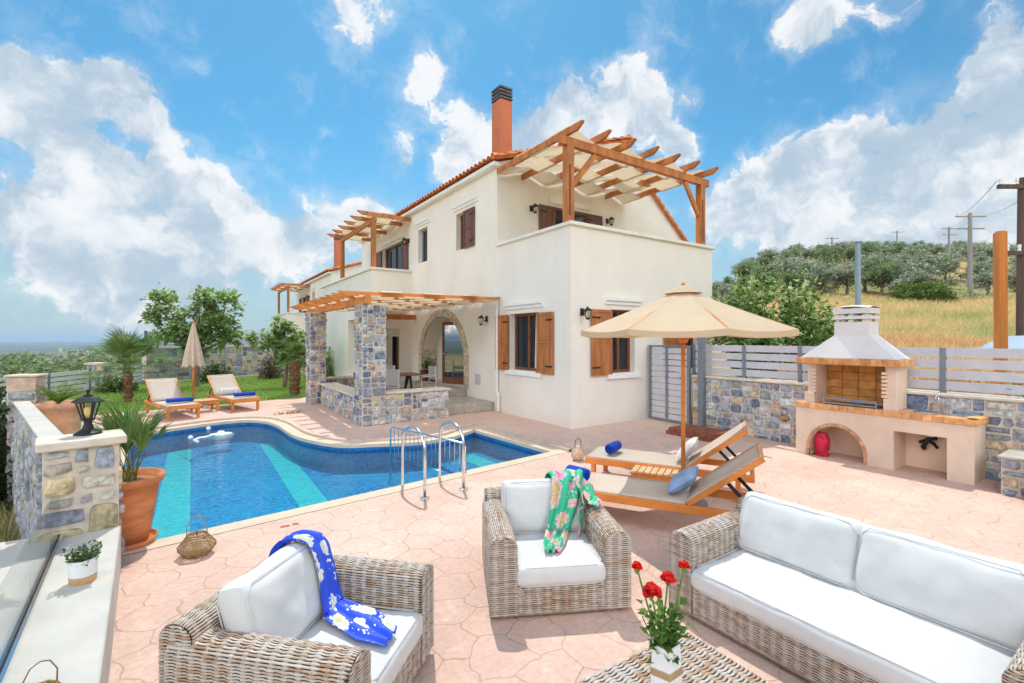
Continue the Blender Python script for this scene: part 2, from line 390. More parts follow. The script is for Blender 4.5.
def hex_paving():
    m = bpy.data.materials.new('stamped_terracotta'); m.use_nodes = True; t = m.node_tree; b = t.nodes['Principled BSDF']
    tc = N(t, 'ShaderNodeTexCoord'); v0 = tc.outputs['Object']
    def vm(op, a, c=None):
        n = N(t, 'ShaderNodeVectorMath', operation=op)
        for i, x in enumerate((a, c)):
            if x is None: continue
            if isinstance(x, tuple): n.inputs[i].default_value = x
            else: t.links.new(x, n.inputs[i])
        return n
    wn = noise_(t, v0, 2.3, 2); wn2 = noise_(t, v0, 9, 2)
    w = vm('MULTIPLY', vm('SUBTRACT', wn.outputs['Color'], (.5, .5, .5)).outputs[0], (.30, .30, 0))
    w2 = vm('MULTIPLY', vm('SUBTRACT', wn2.outputs['Color'], (.5, .5, .5)).outputs[0], (.05, .05, 0))
    p = vm('ADD', vm('ADD', v0, w.outputs[0]).outputs[0], w2.outputs[0]).outputs[0]
    mp = N(t, 'ShaderNodeMapping'); mp.inputs['Rotation'].default_value = (0, 0, R(58)); mp.inputs['Scale'].default_value = (1 / .31, 1 / .31, 0)
    t.links.new(p, mp.inputs[0]); p = mp.outputs[0]
    S = (1.0, 1.7320508, 1.0); H = (.5, .8660254, 0)
    def cell(q):
        n = N(t, 'ShaderNodeVectorMath', operation='WRAP'); t.links.new(q, n.inputs[0]); n.inputs[1].default_value = H; n.inputs[2].default_value = tuple(-k for k in H)
        n.inputs[1].default_value = (.5, .8660254, 1); n.inputs[2].default_value = (-.5, -.8660254, -1)
        return n.outputs[0]
    a = cell(p); c = cell(vm('ADD', p, H).outputs[0])
    la = vm('LENGTH', a).outputs['Value']; lc = vm('LENGTH', c).outputs['Value']
    pick = math_(t, 'LESS_THAN', la, lc)
    mix = N(t, 'ShaderNodeMix', data_type='VECTOR'); t.links.new(pick, mix.inputs[0]); t.links.new(c, mix.inputs[4]); t.links.new(a, mix.inputs[5])
    g = vm('ABSOLUTE', mix.outputs[1]).outputs[0]
    d1 = vm('DOT_PRODUCT', g, (.5, .8660254, 0)).outputs['Value']
    sx = N(t, 'ShaderNodeSeparateXYZ'); t.links.new(g, sx.inputs[0])
    edge = math_(t, 'SUBTRACT', .5, math_(t, 'MAXIMUM', d1, sx.outputs['X']))
    groove = smooth(t, edge, .002, .017)          # 0 in the joint
    cen = vm('SUBTRACT', p, mix.outputs[1]).outputs[0]
    wh = N(t, 'ShaderNodeTexWhiteNoise'); sn = vm('SNAP', vm('ADD', cen, (.25, .25, 0)).outputs[0], (.5, .5, 1)).outputs[0]; t.links.new(sn, wh.inputs[0])
    n1 = noise_(t, v0, .8, 8, .7); n2 = noise_(t, v0, 26, 6, .7); n3 = noise_(t, v0, 5, 5, .6)
    c1 = mixc(t, smooth(t, n1.outputs['Fac'], .3, .7), (.64, .425, .34), (.77, .575, .47))
    c2 = mixc(t, math_(t, 'MULTIPLY', wh.outputs['Value'], .30), c1, (.66, .43, .335))
    c3 = mixc(t, smooth(t, n3.outputs['Fac'], .54, .72, 0, .6), c2, (.80, .63, .52))
    n4 = noise_(t, v0, .55, 5, .7, .4); c3 = mixc(t, smooth(t, n4.outputs['Fac'], .50, .72, 0, .45), c3, (.56, .37, .30))
    c4 = mixc(t, smooth(t, n2.outputs['Fac'], .34, .62, .28, 0), c3, (.40, .22, .17))
    jn = noise_(t, v0, 3, 3)
    jf = math_(t, 'MULTIPLY', math_(t, 'SUBTRACT', 1.0, groove), smooth(t, jn.outputs['Fac'], .32, .68, .10, .50))
    c5 = mixc(t, jf, c4, (.33, .19, .15))
    t.links.new(c5, b.inputs['Base Color']); b.inputs['Roughness'].default_value = .82; b.inputs['Specular IOR Level'].default_value = .25
    hsum = math_(t, 'ADD', math_(t, 'MULTIPLY', groove, .8), math_(t, 'ADD', math_(t, 'MULTIPLY', n3.outputs['Fac'], 1.1), math_(t, 'MULTIPLY', n2.outputs['Fac'], .25)))
    bp = N(t, 'ShaderNodeBump'); bp.inputs['Strength'].default_value = .6; bp.inputs['Distance'].default_value = .012
    t.links.new(hsum, bp.inputs['Height']); t.links.new(bp.outputs[0], b.inputs['Normal'])
    return m
M['paving'] = hex_paving()

def mosaic(name, cols, grout):
    m = bpy.data.materials.new(name); m.use_nodes = True; t = m.node_tree; b = t.nodes['Principled BSDF']
    tc = N(t, 'ShaderNodeTexCoord'); v = tc.outputs['Object']
    sc_ = N(t, 'ShaderNodeVectorMath', operation='SCALE'); t.links.new(v, sc_.inputs[0]); sc_.inputs[3].default_value = 1 / .035
    fl = N(t, 'ShaderNodeVectorMath', operation='FLOOR'); t.links.new(sc_.outputs[0], fl.inputs[0])
    wh = N(t, 'ShaderNodeTexWhiteNoise'); t.links.new(fl.outputs[0], wh.inputs[0])
    n = noise_(t, v, 1.7, 4); rip = N(t, 'ShaderNodeTexVoronoi', feature='DISTANCE_TO_EDGE'); rip.inputs['Scale'].default_value = 4.5
    c = mixc(t, wh.outputs['Value'], cols[0], cols[1]); c = mixc(t, smooth(t, n.outputs['Fac'], .35, .7, 0, .5), c, cols[2])
    t.links.new(c, b.inputs['Base Color']); b.inputs['Roughness'].default_value = .35
    return m
M['mosaic'] = mosaic('blue_mosaic', ((.002, .12, .36), (.012, .40, .64), (.006, .33, .56)), 0)
M['mosaic_band'] = mosaic('turquoise_mosaic', ((.04, .46, .47), (.10, .66, .63), (.08, .62, .62)), 0)
M['mosaic_wall'] = mosaic('pool_wall_mosaic', ((.015, .20, .40), (.05, .40, .58), (.04, .36, .56)), 0)
M['mosaic_line'] = mosaic('navy_mosaic', ((.006, .09, .28), (.015, .18, .44), (.015, .18, .44)), 0)

def water_mat():
    m = bpy.data.materials.new('pool_water'); m.use_nodes = True; t = m.node_tree; t.nodes.clear()
    o = N(t, 'ShaderNodeOutputMaterial'); mx = N(t, 'ShaderNodeMixShader'); g = N(t, 'ShaderNodeBsdfGlossy'); g.inputs['Roughness'].default_value = .02
    tr = N(t, 'ShaderNodeBsdfTransparent'); tr.inputs[0].default_value = (.62, .94, .985, 1)
    fr = N(t, 'ShaderNodeFresnel'); fr.inputs[0].default_value = 1.24
    tc = N(t, 'ShaderNodeTexCoord'); mp = N(t, 'ShaderNodeMapping'); mp.inputs['Scale'].default_value = (1.6, 3.2, 1); mp.inputs['Rotation'].default_value = (0, 0, R(20))
    t.links.new(tc.outputs['Object'], mp.inputs[0])
    n = noise_(t, mp.outputs[0], 3.2, 4, .55, .8); n2 = noise_(t, mp.outputs[0], 11, 2)
    h = math_(t, 'ADD', n.outputs['Fac'], math_(t, 'MULTIPLY', n2.outputs['Fac'], .25))
    bp = N(t, 'ShaderNodeBump'); bp.inputs['Strength'].default_value = .42; bp.inputs['Distance'].default_value = .03
    t.links.new(h, bp.inputs['Height'])
    for x in (g, fr): t.links.new(bp.outputs[0], x.inputs['Normal'])
    t.links.new(fr.outputs[0], mx.inputs[0]); t.links.new(tr.outputs[0], mx.inputs[1]); t.links.new(g.outputs[0], mx.inputs[2]); t.links.new(mx.outputs[0], o.inputs[0])
    return m
M['water'] = water_mat()

def scarf_mat(name, base, c1, c2, c3, scale, thr=.42, centers=None):
    """printed flowers on cloth: dotted sprays and large blossoms (uses the u,v of the cloth)"""
    m = bpy.data.materials.new(name); m.use_nodes = True; t = m.node_tree; b = t.nodes['Principled BSDF']
    uv = N(t, 'ShaderNodeUVMap'); v = uv.outputs[0]
    wn = noise_(t, v, 16, 4); ws = N(t, 'ShaderNodeVectorMath', operation='MULTIPLY_ADD'); t.links.new(wn.outputs['Color'], ws.inputs[0]); ws.inputs[1].default_value = (.14, .14, 0); t.links.new(v, ws.inputs[2])
    vo = N(t, 'ShaderNodeTexVoronoi', feature='F1'); vo.inputs['Scale'].default_value = scale; t.links.new(ws.outputs[0], vo.inputs['Vector'])
    sp = N(t, 'ShaderNodeSeparateColor'); t.links.new(vo.outputs['Color'], sp.inputs[0])
    pet = noise_(t, v, 34, 3)
    dd = math_(t, 'ADD', vo.outputs['Distance'], math_(t, 'MULTIPLY_ADD', pet.outputs['Fac'], .35, -.17))
    inside = math_(t, 'LESS_THAN', dd, thr)
    pick = math_(t, 'GREATER_THAN', sp.outputs[0], .38)
    f1 = math_(t, 'MULTIPLY', inside, pick); core_ = smooth(t, dd, .05, thr * .9)
    cc = mixc(t, math_(t, 'GREATER_THAN', sp.outputs[1], .5), c1, c2)
    cc = mixc(t, math_(t, 'MULTIPLY', core_, .75), cc, c3); cc = mixc(t, smooth(t, pet.outputs['Fac'], .52, .56, 0, .5), cc, c1)
    c = mixc(t, f1, base, cc)
    v2 = N(t, 'ShaderNodeTexVoronoi', feature='F1'); v2.inputs['Scale'].default_value = scale * 5; t.links.new(v, v2.inputs['Vector'])
    zone = noise_(t, v, scale * .8, 2)
    dots = math_(t, 'MULTIPLY', math_(t, 'LESS_THAN', v2.outputs['Distance'], .3), math_(t, 'GREATER_THAN', zone.outputs['Fac'], .55))
    c = mixc(t, dots, c, c3)
    t.links.new(c, b.inputs['Base Color']); b.inputs['Roughness'].default_value = .55
    return m
M['scarf_blue'] = scarf_mat('blue_floral_cloth', (.012, .07, .62), (.62, .62, .26), (.72, .74, .60), (.78, .80, .80), 6.0, .44)
M['scarf_green'] = scarf_mat('green_floral_cloth', (.02, .44, .24), (.70, .04, .26), (.50, .50, .10), (.82, .50, .56), 5.6, .56)

# ================================================================== SETTING
def sstep(a, b, x):
    t = min(1, max(0, (x - a) / (b - a))); return t * t * (3 - 2 * t)
def lerp(pts, x):
    if x <= pts[0][0]: return pts[0][1]
    for (a, p), (b, q) in zip(pts, pts[1:]):
        if x <= b: return p + (q - p) * (x - a) / (b - a)
    return pts[-1][1]
def in_plot(x, y, g=0.0):
    return -10.2 - g < x < 2.5 + g and -30 < y < 22 and not (x < -6.45 - g and y < -1.94) and not (x < -6.55 - g + (y + 1.94) * -.268 and y < 4) and not (x < -8.7 - g and y < 9)
def ground_h(x, y):
    xc, yc = view(x, y); r = math.hypot(xc, yc)
    ratio = xc / max(yc, .5) if yc > 0 else (3 if xc > 0 else -3)
    # hill on the right
    m_ = sstep(.12, .62, ratio) if yc > -20 else sstep(0, 30, xc)
    prof = lerp([(0, .35), (10, .45), (14, .7), (20, 1.5), (30, 3.0), (42, 4.7), (60, 9.0), (80, 14.4), (100, 19.0), (125, 22.5), (160, 22), (260, 8), (600, -20), (20000, -70)], max(yc, r * .6))
    zh = prof
    # falling land on the left
    d = max(0.0, r - 7)
    zl = lerp([(0, -.56), (4, -.9), (12, -1.7), (30, -3.0), (80, -6.0), (200, -9), (700, -22), (2500, -58), (20000, -75)], d)
    side = sstep(-.05, .2, ratio) if yc > 0 else (1.0 if xc > 0 else 0.0)
    zz = zl * (1 - side) + (zh * m_ + (-.3 if r < 60 else zl) * (1 - m_)) * side
    zz += .35 * mnoise.noise(Vector((x * .06, y * .06, 0))) * sstep(14, 40, r) * (1 if r < 300 else 3)
    if in_plot(x, y): zz = -1.6
    return zz
# one sheet of ground to the horizon
rings = [0] + [1.0 * 1.053 ** i for i in range(0, 185)]
rings = [r for r in rings if r < 14000]
NA = 260
tv = []; tf = []
for i, r in enumerate(rings):
    for j in range(NA):
        a = 2 * PI * j / NA; x = CAMX + r * math.cos(a); y = CAMY + r * math.sin(a); tv.append((x, y, ground_h(x, y)))
for i in range(len(rings) - 1):
    for j in range(NA):
        tf.append((i * NA + j, (i + 1) * NA + j, (i + 1) * NA + (j + 1) % NA, i * NA + (j + 1) % NA))
def terrain_mat():
    m = bpy.data.materials.new('dry_hillside'); m.use_nodes = True; t = m.node_tree; b = t.nodes['Principled BSDF']
    tc = N(t, 'ShaderNodeTexCoord'); v = tc.outputs['Object']
    n1 = noise_(t, v, .055, 6, .6); n2 = noise_(t, v, .6, 6, .65); n3 = noise_(t, v, .004, 5)
    c = mixc(t, smooth(t, n1.outputs['Fac'], .42, .6), (.56, .39, .17), (.28, .27, .11))
    c = mixc(t, smooth(t, n2.outputs['Fac'], .4, .7, 0, .6), c, (.30, .22, .10))
    ln = N(t, 'ShaderNodeVectorMath', operation='LENGTH'); t.links.new(v, ln.inputs[0])
    far = smooth(t, ln.outputs['Value'], 150, 900)
    cf = mixc(t, smooth(t, n3.outputs['Fac'], .4, .6), (.085, .125, .085), (.16, .17, .10))
    c = mixc(t, far, c, cf)
    t.links.new(c, b.inputs['Base Color']); b.inputs['Roughness'].default_value = 1; b.inputs['Specular IOR Level'].default_value = 0
    bp = N(t, 'ShaderNodeBump'); bp.inputs['Strength'].default_value = .6; bp.inputs['Distance'].default_value = .1; t.links.new(n2.outputs['Fac'], bp.inputs['Height']); t.links.new(bp.outputs[0], b.inputs['Normal'])
    return m
terrain = np_mesh('terrain', tv, tf, terrain_mat(), smooth=True); tag(terrain, kind='structure')
sea_m = mat('sea', (.10, .24, .42), .35, .1, .002)
mb = MB(); mb.grid(lambda i, j: (CAMX + (13900 + 40000 * j) * math.cos(2 * PI * i), CAMY + (13900 + 40000 * j) * math.sin(2 * PI * i), -74), 128, 6); sea = mb.build('sea', sea_m); tag(sea, kind='structure')

# ---- pool outline (water edge), counter-clockwise from the near left corner
def catmull(pts, n=6):
    out = []
    for i in range(1, len(pts) - 2):
        p0, p1, p2, p3 = (Vector(p) for p in pts[i - 1:i + 3])
        for k in range(n):
            t = k / n
            out.append(.5 * ((2 * p1) + (p2 - p0) * t + (2 * p0 - 5 * p1 + 4 * p2 - p3) * t * t + (3 * p1 - p0 - 3 * p2 + p3) * t ** 3))
    return out
curve = catmull([(-2.0, .72), (-2.17, .63), (-2.86, .55), (-3.5, .81), (-4.03, 1.09), (-4.37, 1.74), (-4.54, 2.43), (-4.63, 3.6), (-4.80, 4.28), (-5.10, 4.62), (-5.56, 4.64), (-6.24, 4.38), (-6.95, 4.02), (-7.3, 3.8)])
curve = [(p.x, p.y) for p in curve]
POOL = [(-6.62, -1.83), (-1.46, -1.21), (-1.59, .97)] + curve + [(-6.95, 4.02)]
def offset(poly, d):
    n = len(poly); out = []
    for i in range(n):
        p, q, r = Vector(poly[i - 1]), Vector(poly[i]), Vector(poly[(i + 1) % n])
        a = (q - p).normalized(); b = (r - q).normalized()
        na = Vector((a.y, -a.x)); nb = Vector((b.y, -b.x)); nn = na + nb
        if nn.length < 1e-4: nn = na
        nn.normalize(); k = d / max(.35, nn.dot(na)); o = q + nn * k; out.append((o.x, o.y))
    return out
def sheet_with_hole(name, outer, holes, z, m, kind='structure'):
    import bmesh
    bm = bmesh.new(); es = []
    for lp in [outer] + holes:
        vs = [bm.verts.new((x, y, z)) for x, y in lp]
        es += [bm.edges.new((vs[i], vs[(i + 1) % len(vs)])) for i in range(len(vs))]
    bmesh.ops.triangle_fill(bm, edges=es, use_beauty=True, normal=(0, 0, 1))
    for f in bm.faces:
        if f.normal.z < 0: f.normal_flip()
    me = bpy.data.meshes.new(name); bm.to_mesh(me); bm.free(); me.materials.append(m)
    o = bpy.data.objects.new(name, me); COL.objects.link(o); return tag(o, kind=kind)
cop_in = POOL; cop_out = offset(POOL, .20)
deck_outer = [(-6.9, -12), (2.30, -12), (2.30, 2.6), (-1.0, 2.8), (-1.0, 8.4), (-3.15, 8.12), (-7.44, 7.36), (-8.6, 7.0), (-8.0, 2.1), (-7.2, -.9), (-6.95, -1.95)]
# the house hides the deck corner under its front block
sheet_with_hole('terrace_paving', deck_outer, [cop_out], 0.0, M['paving'])
# coping: a flat cream band with a slightly raised outer lip on the house and lawn sides
n = len(POOL); mb = MB()
for i in range(n):
    j = (i + 1) % n
    near = i == 0
    wf = .06 if near else .20
    oi = cop_out
    mb.quad((*cop_in[i], .004), (*cop_in[j], .004), (*oi[j], .004), (*oi[i], .004))
    mb.quad((*cop_in[j], .004), (*cop_in[i], .004), (*cop_in[i], -.05), (*cop_in[j], -.05))
cop = mb.build('pool_coping', mat('cream_coping', (.66, .52, .385), .8, .07, 5, .15, 40)); tag(cop, kind='structure')
lip0 = cop_out; lip1 = offset(POOL, .29); mb = MB()
for i in range(1, n - 1):
    j = (i + 1) % n
    a, b_, c, d = lip0[i], lip0[j], lip1[j], lip1[i]
    mb.quad((*a, .004), (*b_, .004), (*b_, .045), (*a, .045)); mb.quad((*a, .045), (*b_, .045), (*c, .045), (*d, .045)); mb.quad((*d, .045), (*c, .045), (*c, 0), (*d, 0))
lip = mb.build('pool_edge', mat('edge_concrete', (.58, .46, .38), .85, .1, 6, .2, 40)); tag(lip, kind='structure')
# basin
mb = MB(); WZ, FZ = -.10, -.42
for i in range(n):
    j = (i + 1) % n
    mb.quad((*POOL[i], -.05), (*POOL[j], -.05), (*POOL[j], -.15), (*POOL[i], -.15), 2)
    mb.quad((*POOL[i], -.15), (*POOL[j], -.15), (*POOL[j], FZ), (*POOL[i], FZ), 1)
basin = mb.build('pool_walls', [M['mosaic'], M['mosaic_wall'], M['mosaic_line']]); tag(basin, kind='structure')
sheet_with_hole('pool_floor', offset(POOL, .02), [], FZ, M['mosaic'])
bandm = MB()
for x0, x1, y0, y1 in ((-6.42, -6.06, -1.70, 4.15), (-4.90, -4.54, -1.56, 4.0), (-2.12, -1.78, -1.22, .72)):
    bandm.quad((x0, y0, FZ + .004), (x1, y0 + .03, FZ + .004), (x1, y1 + .1, FZ + .004), (x0, y1, FZ + .004))
tag(bandm.build('pool_floor_bands', M['mosaic_band']), kind='structure')
sheet_with_hole('pool_water', offset(POOL, .01), [], WZ, M['water'])
# shelf of the shallow end
mb = MB()
mb.prism([(-2.62, -1.33, FZ), (-2.62, .6, FZ), (-1.52, .95, FZ), (-1.48, -1.2, FZ)], (0, 0, .05)); tag(mb.build('pool_shelf', M['mosaic']), kind='structure')
bb = MB().quad((-2.12, -1.20, FZ + .054), (-1.78, -1.17, FZ + .054), (-1.80, .80, FZ + .054), (-2.12, .70, FZ + .054)); tag(bb.build('pool_shelf_band', M['mosaic_band']), kind='structure')

# lawn
lawn_poly = [(-8.6, 7.0), (-7.44, 7.36), (-3.15, 8.12), (-1.0, 8.4), (-1.0, 20), (-7.5, 16.6), (-9.6, 12.0)]
sheet_with_hole('lawn', lawn_poly, [], -.012, mat('lawn_soil', (.16, .24, .05), 1, .4, 4))
def inside(poly, x, y):
    c = False; k = len(poly)
    for i in range(k):
        x1, y1 = poly[i]; x2, y2 = poly[i - 1]
        if (y1 > y) != (y2 > y) and x < (x2 - x1) * (y - y1) / (y2 - y1) + x1: c = not c
    return c
def blades(name, pts, h, w, cols, seed, lean=.5, patch=None):
    rng = np.random.default_rng(seed); P = np.array(pts, dtype=np.float64); k = len(P)
    hh = h * rng.uniform(.5, 1.25, k); a = rng.uniform(0, 2 * PI, k); la = rng.uniform(0, 2 * PI, k); ll = lean * rng.uniform(.1, 1, k) * hh
    dx = np.stack([np.cos(a), np.sin(a), np.zeros(k)], 1) * (w * rng.uniform(.6, 1.3, k))[:, None]
    tip = P + np.stack([np.cos(la) * ll, np.sin(la) * ll, hh], 1)
    v = np.stack([P - dx, P + dx, tip + dx * .25, tip - dx * .25], 1).reshape(-1, 3)
    f = np.arange(4 * k).reshape(-1, 4); cc = np.array(cols)
    t = rng.uniform(0, 1, k)[:, None]; i = rng.integers(0, len(cc), k)
    if patch is not None:
        pz = np.array([mnoise.noise(Vector((p[0] * .16, p[1] * .16, 7))) + .5 * mnoise.noise(Vector((p[0] * .6, p[1] * .6, 2))) for p in pts]); i = np.clip(((pz * 1.1 + .5) * len(cc) + rng.uniform(-.9, .9, k)).astype(int), 0, len(cc) - 1)
    c = cc[i] * (.8 + .45 * t)
    return np_mesh(name, v, f, M['blade'], cols=c)
rng = random.Random(4)
pts = []
while len(pts) < 42000:
    x = rng.uniform(-9.6, -1); y = rng.uniform(7, 18)
    if inside(lawn_poly, x, y) and rng.random() < min(1, 11.0 / (y + 2)): pts.append((x, y, -.012))
g = blades('lawn_grass', pts, .055, .010, [(.27, .44, .08), (.34, .50, .11), (.40, .52, .14), (.20, .34, .06)], 1, .7); tag(g, 'short bright green lawn between the pool deck and the back stone wall', 'grass', kind='stuff')
# dry grass field on the slope behind the barbecue
pts = []; 
while len(pts) < 70000:
    yc = 11 + 34 * rng.random() ** 1.4; ra = rng.uniform(.50, 1.25); xc = ra * yc
    p = Vector((CAMX, CAMY, 0)) + RGT * xc + FWD * yc
    if p.x < 3.0: continue
    if mnoise.noise(Vector((p.x * .35, p.y * .35, 3))) < -.32: continue
    pts.append((p.x, p.y, ground_h(p.x, p.y) - .03))
g = blades('dry_grass', pts, .62, .018, [(.46, .48, .18), (.60, .54, .24), (.72, .56, .28), (.80, .62, .32), (.82, .58, .30), (.74, .46, .22)], 2, .9, patch=True); tag(g, 'tall dry golden grass covering the field beyond the fence', 'dry grass', kind='stuff')
pts = []
while len(pts) < 16000:
    yc = 3.2 + 9 * rng.random() ** 1.3; ra = rng.uniform(-1.35, -.80); xc = ra * yc
    p = Vector((CAMX, CAMY, 0)) + RGT * xc + FWD * yc
    if in_plot(p.x, p.y, .12): continue
    pts.append((p.x, p.y, ground_h(p.x, p.y) - .03))
g = blades('wild_grass', pts, .34, .010, [(.42, .34, .14), (.30, .28, .10), (.14, .18, .05), (.50, .40, .20)], 3, 1.0); tag(g, 'dry weeds and straw on the slope below the terrace wall', 'weeds', kind='stuff')

# ================================================================== MASONRY
PAL = [(.16, .19, .25), (.21, .25, .32), (.30, .335, .39), (.40, .41, .42), (.26, .27, .31), (.48, .45, .41), (.54, .42, .30), (.50, .36, .27), (.38, .38, .41), (.52, .52, .52)]
def stones(mb, o, u, nrm, w, h, seed, target=(.20, .14), gap=.022, depth=.022, pal=PAL, mi=1, tint=1.0):
    rg = random.Random(seed); o, u, nrm = Vector(o), Vector(u).normalized(), Vector(nrm).normalized(); z = Vector((0, 0, 1)); cells = []
    def cut(x0, z0, x1, z1, lv):
        ww, hh = x1 - x0, z1 - z0; tw = target[0] * rg.uniform(.6, 1.5); th = target[1] * rg.uniform(.65, 1.45)
        if ww > tw * 1.35 and (ww / target[0] >= hh / target[1] or hh <= th * 1.35):
            c = x0 + ww * rg.uniform(.36, .64); cut(x0, z0, c, z1, lv + 1); cut(c, z0, x1, z1, lv + 1)
        elif hh > th * 1.35:
            c = z0 + hh * rg.uniform(.36, .64); cut(x0, z0, x1, c, lv + 1); cut(x0, c, x1, z1, lv + 1)
        else: cells.append((x0, z0, x1, z1))
    cut(0, 0, w, h, 0)
    for x0, z0, x1, z1 in cells:
        g2 = gap * rg.uniform(.7, 1.5) / 2
        x0 += g2; x1 -= g2; z0 += g2; z1 -= g2
        if x1 - x0 < .02 or z1 - z0 < .02: continue
        c = rg.choice(pal); k = rg.uniform(.8, 1.25) * tint; col = tuple(min(.8, q * k * rg.uniform(.95, 1.05)) for q in c)
        ch = min(x1 - x0, z1 - z0) * rg.uniform(.07, .22); j = lambda s=.010: rg.uniform(-s, s)
        ring = [(x0 + ch, z0), (x1 - ch * rg.uniform(.5, 1.4), z0), (x1, z0 + ch), (x1, z1 - ch), (x1 - ch, z1), (x0 + ch * rg.uniform(.5, 1.4), z1), (x0, z1 - ch), (x0, z0 + ch)]
        ring = [(a + j(), b + j()) for a, b in ring]
        cx_, cz_ = (x0 + x1) / 2, (z0 + z1) / 2; ins = .80; d = depth * rg.uniform(.6, 1.7)
        out = [o + u * a + z * b - nrm * .004 for a, b in ring]
        mid = [o + u * (cx_ + (a - cx_) * .93) + z * (cz_ + (b - cz_) * .93) + nrm * d * .75 for a, b in ring]
        inn = [o + u * (cx_ + (a - cx_) * ins * .8) + z * (cz_ + (b - cz_) * ins * .8) + nrm * (d + j(.004)) for a, b in ring]
        fs = [(i, (i + 1) % 8, 8 + (i + 1) % 8, 8 + i) for i in range(8)] + [(8 + i, 8 + (i + 1) % 8, 16 + (i + 1) % 8, 16 + i) for i in range(8)] + [tuple(range(16, 24))]
        if u.cross(z).dot(nrm) < 0: fs = [tuple(reversed(f)) for f in fs]
        mb.add(out + mid + inn, fs, mi, col)
STONEM = [M['mortar'], M['stone']]
def masonry(name, x0, y0, x1, y1, z0, z1, faces, seed, parent=None, target=(.18, .13), pal=PAL, gap=.024, tint=1.0):
    """box of mortar with stones bedded in the named faces: f(-Y) b(+Y) l(-X) r(+X)"""
    mb = MB().box((x0, y0, z0), (x1, y1, z1), 0)
    for i, k in enumerate(faces):
        if k == 'f': stones(mb, (x0, y0, z0), (1, 0, 0), (0, -1, 0), x1 - x0, z1 - z0, seed + i, target, gap, pal=pal, tint=tint)
        if k == 'b': stones(mb, (x1, y1, z0), (-1, 0, 0), (0, 1, 0), x1 - x0, z1 - z0, seed + i, target, gap, pal=pal, tint=tint)
        if k == 'l': stones(mb, (x0, y1, z0), (0, -1, 0), (-1, 0, 0), y1 - y0, z1 - z0, seed + i, target, gap, pal=pal, tint=tint)
        if k == 'r': stones(mb, (x1, y0, z0), (0, 1, 0), (1, 0, 0), y1 - y0, z1 - z0, seed + i, target, gap, pal=pal, tint=tint)
    return mb.build(name, STONEM, parent)

# ================================================================== HOUSE
def holed(mb, o, u, nrm, w, h, holes, depth=.22, mi=0, back=None):
    """wall sheet with rectangular holes (u0,u1,z0,z1) and their reveals"""
    o, u, nrm = Vector(o), Vector(u), Vector(nrm); z = Vector((0, 0, 1))
    us = sorted({0, w} | {q for hh in holes for q in hh[:2]}); zs = sorted({0, h} | {q for hh in holes for q in hh[2:4]})
    P = lambda a, b, d=0: o + u * a + z * b - nrm * d
    flip = u.cross(z).dot(nrm) < 0
    def q4(a, b, c, d):
        mb.quad(*((d, c, b, a) if flip else (a, b, c, d)), mi)
    for i in range(len(us) - 1):
        for j in range(len(zs) - 1):
            cu, cz = (us[i] + us[i + 1]) / 2, (zs[j] + zs[j + 1]) / 2
            if any(a < cu < b and c < cz < d for a, b, c, d in (hh[:4] for hh in holes)): continue
            q4(P(us[i], zs[j]), P(us[i + 1], zs[j]), P(us[i + 1], zs[j + 1]), P(us[i], zs[j + 1]))
    for hh in holes:
        a, b, c, d = hh[:4]; dp = hh[4] if len(hh) > 4 else depth
        q4(P(a, c), P(a, d), P(a, d, dp), P(a, c, dp)); q4(P(b, d), P(b, c), P(b, c, dp), P(b, d, dp))
        q4(P(a, d), P(b, d), P(b, d, dp), P(a, d, dp)); 
        if c > .001: q4(P(b, c), P(a, c), P(a, c, dp), P(b, c, dp))
def frame_of(o, u, nrm):
    o, u, nrm = Vector(o), Vector(u), Vector(nrm)
    return lambda a, z, d=0.0: o + u * a + Vector((0, 0, z)) + nrm * d
def shutter(parent, F, a0, a1, z0, z1, d, m, panels=2):
    """a panelled shutter lying flat against the wall"""
    mb = MB(); th = .035; st = .055
    def bx(p0, p1, q0, q1, d0, d1):
        vs = [F(p, q, dd) for dd in (d0, d1) for p, q in ((p0, q0), (p1, q0), (p1, q1), (p0, q1))]
        mb.add(vs, [(0, 1, 2, 3), (7, 6, 5, 4), (0, 4, 5, 1), (1, 5, 6, 2), (2, 6, 7, 3), (3, 7, 4, 0)])
    bx(a0, a0 + st, z0, z1, d, d + th); bx(a1 - st, a1, z0, z1, d, d + th)
    zz = [z0, z0 + (z1 - z0) * .52, z1]
    for k in (z0, zz[1] - .03, z1 - st): bx(a0 + st, a1 - st, k, k + st, d + .002, d + th - .002)
    for k in range(2):
        bx(a0 + st, a1 - st, zz[k] + .03, zz[k + 1] - .03, d + .008, d + th - .014)
        bx(a0 + st + .04, a1 - st - .04, zz[k] + .09, zz[k + 1] - .08, d + .008, d + th - .006)
    o = mb.build('shutter', m, parent, fix=True)
    for q in (z0 + .16, z1 - .16): 
        h = MB()
        vs = [F(p, q + e, dd) for dd in (d + th, d + th + .008) for p, e in ((a0 - .01, -.015), (a0 + .22, -.015), (a0 + .22, .015), (a0 - .01, .015))]
        h.add(vs, [(0, 1, 2, 3), (7, 6, 5, 4), (0, 4, 5, 1), (1, 5, 6, 2), (2, 6, 7, 3), (3, 7, 4, 0)]); h.build('hinge', M['iron'], o, fix=True)
    return o
def fbox(mb, F, a0, a1, z0, z1, d0, d1, mi=0):
    vs = [F(p, q, dd) for dd in (d0, d1) for p, q in ((a0, z0), (a1, z0), (a1, z1), (a0, z1))]
    mb.add(vs, [(0, 1, 2, 3), (7, 6, 5, 4), (0, 4, 5, 1), (1, 5, 6, 2), (2, 6, 7, 3), (3, 7, 4, 0)], mi)
